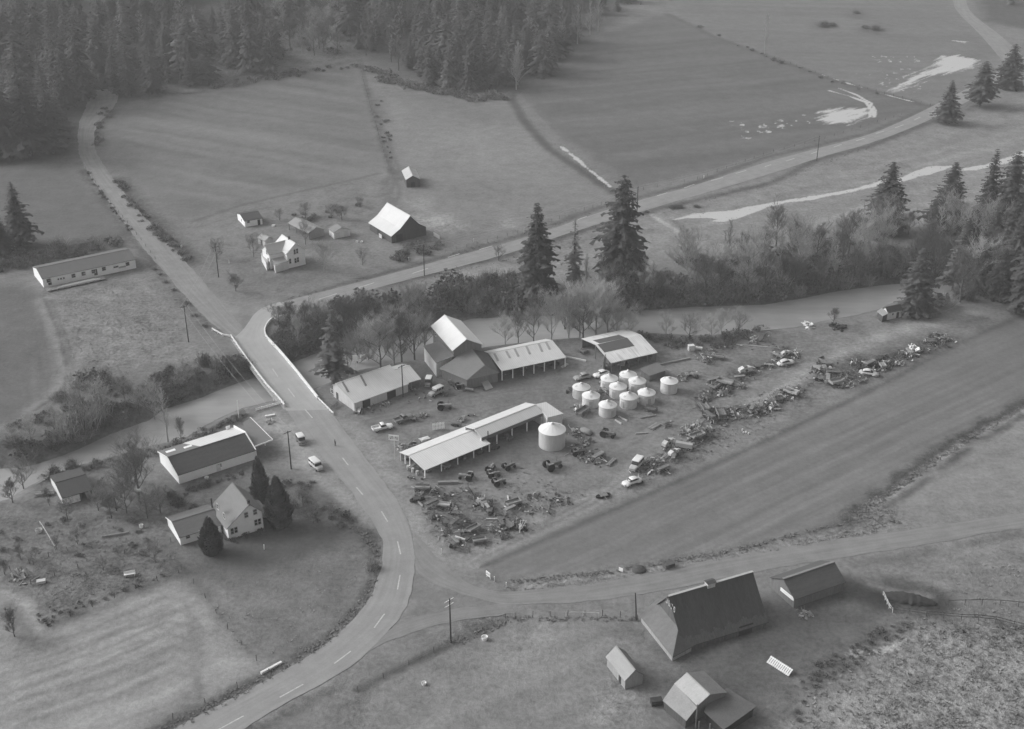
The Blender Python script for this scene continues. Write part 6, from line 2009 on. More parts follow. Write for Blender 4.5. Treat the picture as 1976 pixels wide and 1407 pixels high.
p, r = heading((600, 893), (621, 912))
van('white station wagon parked by the roadside left of the main road', p, r, PAINT_PALE, PAINT_WHITE, 'station_wagon', 'car', 4.3, 1.9, 1.8, .9)
p, r = heading((577, 848), (586, 861))
van('dark jeep with white hard top parked near the utility pole', p, r, M(112, .15, 1, .5), PAINT_WHITE, 'jeep', 'car', 3.4, 1.95, 1.7, .8)
p, r = heading((850, 757), (833, 765))
van('pale cab truck standing by the open mill front', p, r, PAINT_GREY, PAINT_PALE, 'truck', 'truck', 4.2, 2.0, 1.8, 1.3)
p, r = heading((829, 738), (825, 748))
van('small dark truck with white roof beside the dark mill roofs', p, r, M(118, .15, 1, .5), PAINT_WHITE, 'truck', 'truck', 3.4, 2.1, 1.7, .9)
p, r = heading((1233, 896), (1222, 908))
van('white derelict truck cab in the junk row behind the white sedan', p, r, PAINT_PALE, PAINT_WHITE, 'truck', 'truck', 4.6, 2.1, 1.9, 1.4)

# ------------------------------------------------------------------ grain bins


def bin_meshes(r, hw, hr, seed):
    n = 28
    w = MB()
    prof = [(r, 0)]
    k = int(hw / .62)
    for i in range(k):
        z0 = hw * i / k; z1 = hw * (i + 1) / k
        prof += [(r, z0 + .02), (r + .006, (z0 + z1) / 2), (r, z1 - .03), (r + .012, z1)]
    w.lathe(prof, n)
    rf = MB()
    rf.lathe([(r + .12, hw - .06), (r + .13, hw - .02), (r * .55, hw + hr * .5), (.34, hw + hr)], n)
    for i in range(14):
        a = 6.283 * i / 14
        rf.tube([(math.cos(a) * (r + .1), math.sin(a) * (r + .1), hw - .01), (math.cos(a) * .36, math.sin(a) * .36, hw + hr + .0)], .02, 4)
    cp = MB().lathe([(.36, hw + hr - .06), (.36, hw + hr + .16), (.42, hw + hr + .18), (.0, hw + hr + .34)], 12)
    return w, rf, cp


BIN_WALL = M(204, .1, .9, .5, streak=(2.5, 2.5, .35), rnd=.05)
BIN_ROOF = M(216, .06, .6, .5, rnd=.04)


def grain_bin(label, px, r, hw, hr, ang, group=None, wall=None, roof=None):
    b = thing('grain_bin', label, 'grain bin', G(*px), ang, group)
    w, rf, cp = bin_meshes(r, hw, hr, 1)
    w.build('wall', wall or BIN_WALL, b, True)
    ro = rf.build('roof', roof or BIN_ROOF, b)
    cp.build('cap', BIN_ROOF, ro, True)
    d = MB(); d.box(r - .02, r + .06, -.4, .4, .3, 1.9); d.build('door', M(170, .1, 1, .6), b)
    hh = MB(); hh.obox(r * .62, 0, hw + hr * .40, .7, .6, .06, 0, math.atan2(hr, r)); hh.build('hatch', M(182, .1, 1, .6), ro)
    ld = MB()
    a = 2.2
    for s in (-.2, .2):
        x, y = (r + .1) * math.cos(a) - s * math.sin(a), (r + .1) * math.sin(a) + s * math.cos(a)
        ld.tube([(x, y, .3), (x, y, hw)], .03, 4)
    for z in np.arange(.5, hw, .4): ld.tube([((r + .1) * math.cos(a) + .2 * math.sin(a), (r + .1) * math.sin(a) - .2 * math.cos(a), z), ((r + .1) * math.cos(a) - .2 * math.sin(a), (r + .1) * math.sin(a) + .2 * math.cos(a), z)], .02, 4)
    ld.build('ladder', M(150, .1, 1, .6), b)
    return b


kb = lambda x, y: c(1020, 690, x, y)
BINS = [((626, 460), 'leftmost small grain bin of the cluster, with a dark slit in its wall'), ((740, 562), 'small grain bin second from the left at the front of the cluster'), ((958, 355), 'small grain bin in the back of the cluster beside the white sedan'),
        ((1180, 310), 'small grain bin farthest back in the cluster'), ((1062, 452), 'small grain bin in the middle of the cluster'), ((1290, 385), 'small grain bin at the right back of the cluster'), ((938, 672), 'small grain bin nearest to the camera in the cluster'),
        ((1186, 572), 'small grain bin with mottled wall right of the front one in the cluster'), ((1400, 525), 'small grain bin at the right end of the cluster'), ((1668, 398), 'lone small grain bin standing apart at the right')]
for i, ((x, y), lb) in enumerate(BINS):
    wall = M(180, .1, .9, .5, streak=(2.5, 2.5, .35)) if i == 0 else M(202, .16, .8, .5, streak=(1.2, 1.2, .6)) if i in (7, 8) else BIN_WALL
    grain_bin(lb, kb(x, y), 2.16, 2.7 if i != 9 else 3.0, .95 if i != 9 else .75, RND.random() * 6, 'small grain bins', wall)
grain_bin('big white grain bin at the end of the long machine shed', kb(278, 1040), 3.12, 4.35, 1.35, .6, None, M(188, .1, .6, .5, streak=(2.2, 2.2, .3)), M(222, .04, .6, .5))

# ------------------------------------------------------------------ farm machinery, one pattern of each kind with its parts
PAT = {}


def iron_wheel(r, w, n=8):
    m = MB()
    ring = [(r * math.cos(6.283 * k / 14), 0, r * math.sin(6.283 * k / 14)) for k in range(15)]
    m.tube(ring, w, 4, False)
    for k in range(n):
        a = 6.283 * k / n
        m.tube([(0, 0, 0), (r * math.cos(a), 0, r * math.sin(a))], w * .5, 3, False)
    m.tube([(0, -.12, 0), (0, .12, 0)], .08, 6)
    return m


def pat(name, cat):
    o = thing(name, 'x', cat)
    PAT[name] = o
    return o


t = pat('tractor', 'tractor')
MB().loft([(-.4, .3, .55, 1.1), (.3, .34, .6, 1.2), (1.5, .3, .62, 1.18), (1.65, .26, .66, 1.1)], e=5).build('hood', RUST, t)
MB().loft([(-1.0, .4, .45, .9), (-.2, .42, .4, 1.0), (.3, .3, .45, .8)], e=4).build('body', IRON_DARK, t)
for s in (-1, 1):
    MB().wheel(0, 0, 0, .72, .34).build('wheel', RUBBER, t, at=(-.75, s * .8, .72))
    MB().wheel(0, 0, 0, .38, .18).build('wheel', RUBBER, t, at=(1.25, s * .55, .38))
    MB().obox(-.75, s * .8, 1.5, 1.0, .4, .06).build('fender', RUST, t)
MB().obox(-.9, 0, 1.15, .45, .5, .1).obox(-1.1, 0, 1.35, .08, .5, .4).build('seat', IRON, t)
MB().tube([(.1, 0, 1.1), (-.25, 0, 1.5)], .03, 5).lathe([(.22, 1.5), (.25, 1.53)], 10, -.25).build('steering_wheel', IRON, t)
MB().tube([(.9, .12, 1.15), (.9, .12, 1.9)], .05, 6).build('exhaust', IRON_DARK, t)

t = pat('plough', 'plough')
m = MB()
for y in (-.5, 0, .5): m.tube([(-1.6, y, .75), (1.3, y * .4, .8)], .06, 4)
m.tube([(1.3, 0, .8), (2.2, 0, .55)], .06, 4); m.tube([(-1.4, -.7, .72), (-1.4, .7, .72)], .05, 4); m.tube([(0, -.7, .74), (0, .7, .74)], .05, 4)
m.build('frame', IRON, t)
for i, (x, y) in enumerate(((-1.3, -.5), (-.5, 0), (.3, .5))): MB().obox(x, y, .35, .7, .08, .7, .5, 0, .4).build('share', IRON_DARK, t)
for s in (-1, 1): iron_wheel(.5, .045).build('wheel', RUST, t, at=(.2, s * .85, .5))
MB().obox(.9, 0, 1.1, .3, .3, .08).build('seat', PAINT_PALE, t)

t = pat('disc_harrow', 'harrow')
m = MB()
for s in (-1, 1):
    m.tube([(.5, s * .2, .5), (-.2, s * 1.5, .5)], .05, 4); m.tube([(-.9, s * .2, .5), (-.4, s * 1.5, .5)], .05, 4)
m.tube([(-.9, 0, .62), (1.9, 0, .5)], .06, 4); m.obox(-.1, 0, .62, 1.2, 1.6, .08)
m.build('frame', IRON, t)
for nm, (x0, y0, x1, y1) in (('a', (.5, .25, -.2, 1.5)), ('b', (.5, -.25, -.2, -1.5)), ('c', (-.9, .25, -.4, 1.5)), ('d', (-.9, -.25, -.4, -1.5))):
    m = MB()
    for k in range(5):
        f = (k + .5) / 5; m.tube([(x0 + (x1 - x0) * f - .03, y0 + (y1 - y0) * f - .02, .3), (x0 + (x1 - x0) * f + .03, y0 + (y1 - y0) * f + .02, .3)], .3, 10)
    m.build('disc_gang', IRON_DARK, t)

t = pat('hay_rake', 'hay rake')
for s in (-1, 1): iron_wheel(.7, .05, 10).build('wheel', RUST, t, at=(0, s * 1.6, .7), rz=0)
m = MB(); m.tube([(0, -1.6, .7), (0, 1.6, .7)], .06, 5); m.tube([(0, -.5, .7), (2.2, 0, .6)], .05, 4); m.tube([(0, .5, .7), (2.2, 0, .6)], .05, 4); m.build('frame', IRON, t)
m = MB()
for k in range(16):
    y = -1.45 + 2.9 * k / 15
    m.tube([(0, y, .75), (-.5, y, .9), (-.85, y, .55), (-.75, y, .1)], .025, 3, False)
m.build('tines', IRON_DARK, t)
MB().obox(.3, 0, 1.05, .35, .4, .07).build('seat', PAINT_PALE, t)

t = pat('farm_wagon', 'wagon')
m = MB(); m.box(-1.7, 1.5, -.75, .75, .8, .88)
for s in (-1, 1): m.box(-1.7, 1.5, s * .75 - .04, s * .75 + .04, .8, 1.35)
m.box(1.45, 1.52, -.7, .7, .88, 1.4)
m.build('box', M(128, .3, 1.2, .9, streak=(.4, 3, 3), rnd=.35), t)
m = MB(); m.tube([(1.4, 0, .6), (3.0, 0, .5)], .05, 4); m.tube([(-1.2, -.8, .5), (-1.2, .8, .5)], .05, 4); m.tube([(1.1, -.8, .45), (1.1, .8, .45)], .05, 4); m.obox(0, 0, .7, 2.8, .2, .14); m.build('frame', IRON, t)
for x, r in ((-1.2, .5), (1.1, .45)):
    for s in (-1, 1): iron_wheel(r, .05).build('wheel', IRON_DARK, t, at=(x, s * .82, r))

t = pat('seed_drill', 'seed drill')
MB().prism([(-.28, .8), (-.42, 1.25), (.42, 1.25), (.28, .8)], 'y', -1.4, 1.4).build('hopper', M(124, .3, 1, .8, rnd=.4), t)
for s in (-1, 1): iron_wheel(.62, .06, 10).build('wheel', RUST, t, at=(0, s * 1.55, .62))
m = MB()
for k in range(12): m.tube([(-.1, -1.3 + 2.6 * k / 11, .8), (-.5, -1.3 + 2.6 * k / 11, .12)], .03, 3, False)
m.build('tines', IRON_DARK, t)
m = MB(); m.tube([(0, -1.55, .62), (0, 1.55, .62)], .05, 5); m.tube([(.1, -.4, .7), (2.2, 0, .5)], .05, 4); m.tube([(.1, .4, .7), (2.2, 0, .5)], .05, 4); m.build('frame', IRON, t)

t = pat('threshing_machine', 'threshing machine')
MB().prism([(-2.0, .8), (-2.0, 1.6), (-.8, 2.2), (1.4, 2.1), (2.0, 1.4), (1.6, .7)], 'y', -.75, .75).build('body', M(126, .25, 1, .8, rnd=.3), t)
MB().obox(2.3, .0, 1.7, 1.6, .9, .1, 0, .35).build('chute', PAINT_PALE, t)
m = MB(); m.obox(-.2, 0, 2.3, 1.0, 1.2, .35); m.build('hopper', RUST, t)
for x in (-1.3, 1.2):
    for s in (-1, 1): iron_wheel(.5, .06).build('wheel', IRON_DARK, t, at=(x, s * .9, .5))
MB().tube([(0, -.8, 1.3), (0, -.92, 1.3)], .4, 12).build('pulley', IRON_DARK, t)
for k in range(4):
    R = random.Random(90 + k)
    m = MB()
    for i in range(30):
        x, y = R.gauss(0, .8), R.gauss(0, .65)
        z = max(.08, .55 * R.random() * (1.4 - math.hypot(x, y) * .6))
        m.mi = R.choice((0, 0, 1, 1, 2, 2))
        if R.random() < .55: m.tube([(x, y, z), (x + R.gauss(0, .8), y + R.gauss(0, .8), max(.05, z + R.gauss(0, .4)))], .03 + .05 * R.random(), 4)
        elif R.random() < .7: m.obox(x, y, z, .3 + .9 * R.random(), .2 + .5 * R.random(), .05 + .2 * R.random(), R.random() * 6, R.gauss(0, .5), R.gauss(0, .4))
        else: m.wheel(x, y, z + .2, .25 + .3 * R.random(), .1, 10)
    o = m.build('scrap_heap', [IRON, RUST, PAINT_PALE]); tag(o, 'x', 'scrap heap'); PAT['scrap_heap%d' % k] = o
m = MB(); m.obox(0, 0, .16, 3.2, .3, .3); o = m.build('timber_beam', STICK); tag(o, 'x', 'beam'); PAT['timber_beam'] = o
m = MB()
for i in range(5): m.obox(R.gauss(0, .1), -.5 + .25 * i, .1 + .02 * i, 2.6, .2, .08, R.gauss(0, .05))
for i in range(4): m.obox(R.gauss(0, .1), -.4 + .25 * i, .24, 2.6, .2, .08, R.gauss(0, .08))
o = m.build('plank_stack', STICK); tag(o, 'x', 'planks'); PAT['plank_stack'] = o
m = MB(); m.lathe([(.0, 0), (.29, 0), (.3, .02), (.3, .3), (.315, .31), (.3, .32), (.3, .58), (.315, .59), (.3, .6), (.3, .88), (.27, .87), (0, .87)], 14)
o = m.build('barrel', M(150, .3, 1, .6, rnd=.5)); tag(o, 'x', 'barrel'); PAT['barrel'] = o


def put(kind, px, label, rz=None, sc=1.0, group=None, mat=None, name=None):
    src = PAT[kind]
    r = RND.random() * 6.28 if rz is None else rz
    if src.type == 'EMPTY':
        o = dup(src, G(*px), r, sc, label, group)
    else:
        o = src.copy(); C.objects.link(o)
        o.location = G(*px); o.rotation_euler.z = r; o.scale = sc if isinstance(sc, tuple) else (sc,) * 3
        o['label'] = label
        if group: o['group'] = group
        elif 'group' in o: del o['group']
    if mat:
        tgt = o if o.type == 'MESH' else o.children[0]
        tgt.data = tgt.data.copy(); tgt.data.materials.clear(); tgt.data.materials.append(mat)
    if kind.startswith('scrap_heap'): o.name = 'scrap_heap'
    if name: o.name = name
    return o


WORDS = {'plough': 'old plough', 'disc_harrow': 'old disc harrow', 'hay_rake': 'spindly wheeled hay rake', 'farm_wagon': 'old farm wagon', 'seed_drill': 'two wheeled seed drill', 'threshing_machine': 'bulky threshing machine', 'tractor': 'dark old tractor'}


def row(pts, conv, where, grp, kinds=('plough', 'disc_harrow', 'seed_drill', 'scrap', 'farm_wagon', 'scrap', 'hay_rake', 'plough', 'scrap'), sc=(.9, 1.25), extra=1):
    i = RND.randrange(9)
    for x, y in pts:
        for e in range(1 + (1 if RND.random() < (.75 if extra else .35) else 0)):
            k = kinds[i % len(kinds)]; i += 1
            dx, dy = (0, 0) if e == 0 else (RND.uniform(-34, 34), RND.uniform(-24, 24))
            px = conv(x + dx, y + dy)
            s = RND.uniform(*sc)
            mt = None if RND.random() < .7 else RND.choice((PAINT_PALE, PAINT_GREY, STICK))
            if k == 'scrap':
                put('scrap_heap%d' % RND.randrange(4), px, 'heap of scrap iron ' + where, None, s * 1.05, 'scrap heaps ' + grp)
            else:
                put(k, px, WORDS[k] + ' ' + where, None, s, k.replace('_', ' ') + 's ' + grp, mt)


kF = lambda x, y: c(780, 900, x, y)
row([(225, 290), (360, 300), (455, 385), (150, 400), (330, 470), (450, 500), (560, 500), (640, 580), (400, 630), (500, 680), (600, 700), (710, 690), (830, 770), (480, 800), (700, 800), (800, 870), (600, 930), (690, 1000), (900, 910)], kF,
    'in the front rows before the machine shed', 'of the front rows', extra=0, kinds=('plough', 'disc_harrow', 'seed_drill', 'hay_rake', 'farm_wagon', 'scrap', 'plough'), sc=(.8, 1.05))
row([(760, 340), (880, 400), (960, 470), (1010, 540), (1150, 700), (1220, 720), (1080, 750), (1150, 820), (1350, 690), (1400, 740), (1260, 540), (1300, 450), (1550, 370), (1820, 450), (1700, 560)], kF,
    'in the middle row below the machine shed', 'of the middle row', extra=0)
kG = lambda x, y: c(1300, 620, x, y)
row([(460, 430), (540, 450), (400, 460), (1230, 430), (1440, 400), (1140, 540), (1000, 550), (780, 700), (780, 780), (500, 800), (560, 870), (420, 880), (340, 930), (640, 830), (320, 1050), (390, 1050), (960, 210), (1110, 220), (100, 690), (220, 660), (470, 740), (600, 760)], kG,
    'in the junk row nearest the river', 'of the river side row', extra=0)
row([(270, 1260), (330, 1330), (420, 1160), (560, 1140), (640, 1090), (720, 1140), (800, 1050), (930, 1050), (960, 1120), (1100, 1010), (1180, 1030), (1250, 930), (1330, 860), (1400, 880), (1450, 830), (520, 1080), (600, 1180), (1040, 1030)], kG,
    'in the long junk row beside the ploughed field', 'of the field side row', extra=1)
row([(300, 760), (250, 850), (330, 850), (280, 930), (350, 960), (560, 930), (450, 1010), (540, 1020), (740, 950), (660, 750), (720, 790), (870, 780), (880, 850), (1000, 800), (1090, 760), (1170, 760), (1230, 650), (1100, 680), (1320, 640), (1570, 510), (1660, 500), (1720, 460), (1590, 430), (960, 700), (420, 900), (1640, 440)], kC,
    'in the farthest junk row by the ploughed field', 'of the far rows', extra=0)
kS3 = lambda x, y: c(988, 700, x, y, 3.952)
row([(500, 360), (545, 390), (490, 530), (535, 590), (620, 700), (655, 740), (495, 690), (1060, 370), (700, 230), (690, 170), (480, 230), (1190, 480), (310, 20)], kS3, 'standing about the grain bins', 'around the bins', extra=0)
kH = lambda x, y: c(1160, 780, x, y)
row([(640, 690), (650, 750), (720, 800), (1060, 390), (1150, 410), (1240, 400), (1220, 320), (560, 690), (30, 1110), (860, 660), (1040, 350)], kH, 'in the junk row behind the white sedan', 'of the near row end', extra=0)
kS2 = lambda x, y: c(494, 700, x, y, 3.952)
row([(600, 335), (780, 385), (985, 320), (1215, 215), (1545, 190), (1480, 160), (1600, 200), (1660, 160), (1190, 440), (1290, 405), (1580, 440), (1650, 410), (1520, 480), (1190, 620), (1110, 640), (1190, 890)], kS2, 'in the yard between repair shop and mill', 'of the upper yard', extra=0, sc=(.6, .85))
kT = lambda x, y: c(740, 760, x, y, 5.489)
row([(300, 800), (460, 830), (660, 800), (860, 690), (1020, 630), (1170, 530), (1330, 480), (1180, 580)], kT, 'under the long machine shed roof', 'under the shed roof', extra=0, kinds=('farm_wagon', 'seed_drill', 'disc_harrow', 'plough'), sc=(.6, .8))
row([(1300, 770), (1500, 740), (1630, 710), (1100, 840)], k3, 'under the open wing of the mill', 'under the mill wing', extra=0, kinds=('farm_wagon', 'seed_drill', 'plough'), sc=(.6, .8))
row([(760, 660), (900, 640), (1050, 610), (1180, 560), (420, 500), (690, 640)], k4, 'under the open pole shed', 'under the pole shed', extra=0, kinds=('farm_wagon', 'plough', 'seed_drill', 'disc_harrow'), sc=(.6, .85))
for i in range(3):
    put('barrel', kT(262 + 48 * i, 800 + 28 * i), ('first', 'second', 'third')[i] + ' pale drum from the left at the open end of the machine shed', sc=1.15, mat=PAINT_PALE)
# loose bits of iron, board and tin between the machines
R = random.Random(404)
m = MB()
for line, wd, n in (([(1310, 880), (1360, 840), (1420, 805), (1500, 775), (1545, 755)], 16, 190), ([(1350, 775), (1420, 735), (1480, 705), (1540, 690)], 14, 150), ([(1570, 725), (1640, 728), (1700, 705), (1760, 680), (1830, 655)], 17, 230), ([(1220, 925), (1270, 890), (1310, 865)], 16, 90),
                    ([(810, 950), (850, 985), (890, 1045)], 34, 60), ([(900, 950), (950, 985), (985, 1015)], 18, 50), ([(1320, 690), (1450, 660), (1530, 680)], 12, 80), ([(690, 795), (800, 770), (930, 745)], 14, 70), ([(1110, 860), (1160, 900), (1110, 880)], 12, 50), ([(1010, 985), (1110, 960)], 18, 60)):
    for i in range(n):
        k = R.randrange(len(line) - 1); f = R.random()
        px = line[k][0] + (line[k + 1][0] - line[k][0]) * f + R.gauss(0, wd * .5); py = line[k][1] + (line[k + 1][1] - line[k][1]) * f + R.gauss(0, wd * .42)
        p = G(px, py)
        m.mi = R.choice((0, 0, 0, 1, 1, 2))
        z = .05 + .35 * R.random()
        if R.random() < .5: m.tube([(p.x, p.y, z), (p.x + R.gauss(0, .7), p.y + R.gauss(0, .7), max(.05, z + R.gauss(0, .3)))], .03 + .05 * R.random(), 4)
        else: m.obox(p.x, p.y, z, .2 + .7 * R.random(), .15 + .4 * R.random(), .05 + .3 * R.random(), R.random() * 6, R.gauss(0, .3), R.gauss(0, .3))
tag(m.build('loose_scrap', [IRON, RUST, PAINT_PALE]), kind='stuff')
# tractors, each read off the photo
TR = [(kT(1790, 790), .5, 'large dark tractor standing alone in front of the big grain bin', 1.35), (kF(1125, 215), .4, 'dark tractor nearest the junk rows in front of the machine shed', 1.0), (kF(1060, 120), .3, 'dark tractor behind another one in front of the machine shed', .95),
      (kF(1030, 45), 1.2, 'tractor close to the posts of the machine shed', .95), (kF(1245, 25), .6, 'tractor standing right of the machine shed front row', 1.0), (kS2(1435, 350), .05, 'old grey tractor in the open yard between shop and machine shed', 1.15),
      (kS3(728, 560), -.4, 'tractor with pale hood between the big bin and the small bins', 1.15), (kS3(500, 700), .2, 'tractor right below the big grain bin', .95), (kS2(1230, 650), .2, 'small tractor behind the machine shed by the signboard', .9), (kS2(1560, 190), .3, 'tractor by the dark open mill front', .9)]
for px, a_, lb, s in TR: put('tractor', px, lb, a_, s)
put('tractor', kF(740, 150), 'tractor with white hood in front of the machine shed', 2.9, 1.05, mat=PAINT_WHITE)
put('threshing_machine', kF(930, 480), 'long pale framed threshing machine in the middle row', -.95, .8)
put('threshing_machine', c(1300, 620, 850, 620), 'pale wrecked machine body in the river side junk row', .3, .9, mat=PAINT_PALE)
put('threshing_machine', kH(790, 500), 'boxy pale machine with sloping front in the junk row', .8, .8, mat=PAINT_PALE)
put('threshing_machine', kH(860, 610), 'pale machine with round hood beside the slatted rack', .7, .7, mat=PAINT_PALE)
put('threshing_machine', c(1300, 620, 1330, 410), 'pale tall machine at the upper junk row', .4, .65, mat=PAINT_PALE)
sedan('car', 'pale old car body among machines in the upper junk row', c(1300, 620, 1330, 505) and G(*c(1300, 620, 1330, 515)), .4, PAINT_PALE, None, True)
sedan('car', 'pale car body in the far junk row at the field edge', G(*kC(840, 885)), -.4, PAINT_PALE, None, True)
for x, y, a_, l, lb, mt in ((1065, 635, .0, 3.2, 'long pale beam lying in the middle row', PAINT_PALE), (665, 860, -.5, 2.4, 'white beam among the front rows', PAINT_WHITE), (395, 620, -1.3, 1.8, 'short white pole among the front rows', PAINT_WHITE), (195, 455, -1.0, 2.0, 'grey beam at the left end of the front rows', PAINT_GREY),
                            (1240, 400, -1.45, 2.8, 'pale beam lying upright to the middle row', PAINT_PALE), (525, 205, .06, 4.6, 'long dark plank box in front of the machine shed', STICK)):
    put('timber_beam', kF(x, y), lb, a_, (l / 3.2, 1.0 if l < 4 else 2.2, 1.0 if l < 4 else 2.0), mat=mt)
for x, y, a_, l, lb, mt in ((845, 430, -.85, 2.8, 'pale pipe lying by the front grain bin, right one of two', PAINT_PALE), (810, 455, -.95, 2.4, 'pale pipe lying by the front grain bin, left one of two', PAINT_PALE), (1040, 415, .35, 4.2, 'long grey timber behind the scrap beams', STICK), (990, 542, .12, 3.0, 'grey boxed timber in front of the bins', PAINT_GREY)):
    put('timber_beam', kS3(x, y), lb, a_, (l / 3.2, 1.0, 1.0), mat=mt)
put('timber_beam', kH(580, 820), 'white beam leaning in the junk row behind the white truck cab', .95, (.7, 1.0, 1.2), mat=PAINT_WHITE)
put('timber_beam', kC(425, 992), 'long white box beam in the far junk row', -.35, (1.5, 1.8, 1.8), mat=PAINT_PALE)
put('timber_beam', k4(310, 578), 'long white pipe lying between mill wing and open shed', -.45, (1.9, 1.4, 1.4), mat=PAINT_WHITE)
put('timber_beam', k4(182, 655), 'pale board leaning at the end of the mill wing', .9, (.8, 2.2, .8), mat=PAINT_PALE)
put('timber_beam', c(494, 1050, 118, 950, 3.952), 'white beam lying in the verge beside the main road', .75, (1.35, 1.6, 1.4), mat=PAINT_WHITE)
put('timber_beam', c(1300, 620, 1000, 300), 'long thin pale pole lying in the grass behind the junk row', -.2, (3.6, .6, .6), mat=PAINT_PALE)
put('timber_beam', k4(1480, 612), 'long pale timber beside the low dark roof', .42, (3.2, 1.6, 1.4), mat=STICK)
put('plank_stack', kS3(1085, 490), 'scattered pale boards in front of the small bins', .9, 1.3)
put('plank_stack', kS3(755, 765), 'pair of long grey rails on blocks below the junk piles', 1.05, (1.3, .8, 1.6))
put('plank_stack', kH(755, 640), 'slatted pale rack leaning in the junk row', 1.0, 1.1)
put('plank_stack', kB(530, 335), 'pale lumber pile at the left beside the tool shed', .25, (1.5, 1.4, 2.0))
put('plank_stack', kS2(1285, 585), 'white sheet metal lying behind the machine shed', .6, (.9, 1.2, 1.2), mat=PAINT_WHITE)
put('plank_stack', kB(1380, 825), 'pale plank across the pit in the rough garden', .32, (2.0, .3, 1.6))
for x, y, s, lb in ((1390, 600, 1.6, 'bright heap of white scrap at the far end of the junk row'), (130, 300, 1.2, 'pale heap of scrap at the river bank left of the cabin')):
    put('scrap_heap1', kC(x, y), lb, None, s, mat=PAINT_WHITE)
put('scrap_heap2', kC(450, 320), 'dark heap of brush and scrap on the bank near the cabin', None, 1.5, mat=IRON_DARK)
put('scrap_heap3', kB(255, 1310), 'heap of pale rubbish in the left corner of the garden', None, 1.3, mat=M(160, .5, 3, .9))
put('scrap_heap0', c(280, 770, 1495, 280), 'small junk pile in front of the store canopy', None, .8)
put('timber_beam', c(280, 770, 1488, 205), 'white board lying behind the junk pile by the canopy', .35, (.75, 2.0, 1.2), mat=PAINT_WHITE)
put('scrap_heap2', c(1476, 1050, 315, 540, 3.952), 'pale heap of straw and boards in the barnyard', None, .9, mat=M(140, .3, 2, .9))
for x, y in ((820, 1300), (860, 1330), (890, 1345), (830, 1335)):
    put('barrel', kG(x, y), 'small white drum lying in the grass by the field edge', None, .55, 'white drums by the field edge', mat=PAINT_WHITE)
# corrugated trailer box
t = thing('trailer', 'pale corrugated trailer box lying in the junk row', 'trailer', G(*kH(985, 530)), -.35)
MB().box(-2.0, 2.0, -.55, .55, .5, 1.6).build('box', M_roof(158, .08, 0, 1.4), t)
m = MB(); m.box(-2.2, 2.2, -.45, .45, .36, .49); m.build('frame', IRON, t)
wheels(t, (-1.2, 1.2), .6, .32)
t = thing('hay_rack', 'low pale tarpaulin covered rack right of the big grain bin', 'hay rack', G(*kS3(560, 535)), -.75)
MB().loft([(-1.9, .5, .2, .5), (-1.2, .95, .15, .95), (.6, 1.0, .15, 1.0), (1.7, .7, .2, .7)], e=3).build('tarpaulin', M(142, .12, .9, .9), t, True)
MB().box(-1.9, 1.9, -.7, .7, .1, .2).build('rack', IRON, t)

# ------------------------------------------------------------------ poles, wires, signs, fences, small things
POLE_WOOD = M(66, .2, 1.0, .95, streak=(3, 3, .2))
POLES = {}


def utility_pole(px, h, label, rz=0.0, lean=0.0, arms=1, armmat=None):
    p = GT(*px)
    t = thing('utility_pole', label, 'utility pole', p, rz)
    MB().tube([(0, 0, -.8), (lean * .5, 0, h * .5), (lean, 0, h)], [.17, .14, .11], 8).build('pole', POLE_WOOD, t)
    for i in range(arms):
        z = h - .45 - 1.1 * i
        a = MB().obox(lean * z / h, 0.14, z, .1 if False else 2.2, .1, .13).build('crossarm', armmat or POLE_WOOD, t)
        m = MB()
        for x in (-1.0, -.45, .45, 1.0): m.tube([(x + lean, .14, z + .06), (x + lean, .14, z + .24)], .045, 6)
        m.build('insulators', M(150, .1, 1, .4), a)
    POLES[label] = (p, h, rz, lean)
    return p + Vector((lean, 0, h - .3))


PW = {}
PW['a'] = utility_pole((364, 660), 11, 'utility pole on the grassy bank left of the bridge', .6)
PW['b'] = utility_pole((562, 905), 10, 'utility pole between the jeep and the clipped evergreens', .75)
PW['c'] = utility_pole((870, 1240), 10.1, 'utility pole with white crossarm in the grassy triangle by the fence', .8, 0, 2, WHITE)
PW['d'] = utility_pole((422, 535), 10.3, 'utility pole beside the gravel lane below the farmhouse', .6)
PW['e'] = utility_pole((819, 532), 10.3, 'utility pole on the verge below the white roofed barn', 1.2)
PW['f'] = utility_pole((1229, 410), 9.5, 'utility pole behind the broad riverside conifer', 1.2)
PW['g'] = utility_pole((1576, 310), 10, 'utility pole on the verge beneath the dark field', 1.0)
PW['h'] = utility_pole(k2(1098, 1085), 9.0, 'utility pole standing in front of the repair shop', .8)
PW['i'] = utility_pole((1228, 1197), 6.5, 'leaning short pole at the fence beside the old barn', .3, -.5, 0)
PW['j'] = utility_pole((942, 869), 5.2, 'short pole rising behind the long machine shed roof joint', .8, 0, 0)


def wire(a, b, label, sag=.9, off=.9):
    A, B = PW[a], PW[b]
    d = (B - A); n = Vector((-d.y, d.x, 0)).normalized()
    m = MB()
    for s in (-off, off):
        pts = []
        for i in range(13):
            f = i / 12
            pts.append(A + d * f + n * s + Vector((0, 0, -4 * sag * f * (1 - f))))
        m.tube(pts, .025, 3, False)
    tag(m.build('power_line', M(150, .1, 1, .6)), label, 'power line')


wire('d', 'a', 'power line between the lane pole and the bank pole')
wire('a', 'b', 'power line running beside the bridge to the roadside pole', 1.6)
wire('e', 'f', 'power line along the highway behind the riverside conifers', 1.6)
wire('f', 'g', 'power line along the highway beneath the dark field', 1.6)
wire('d', 'e', 'power line from the lane pole along the farmyard front', 2.0)


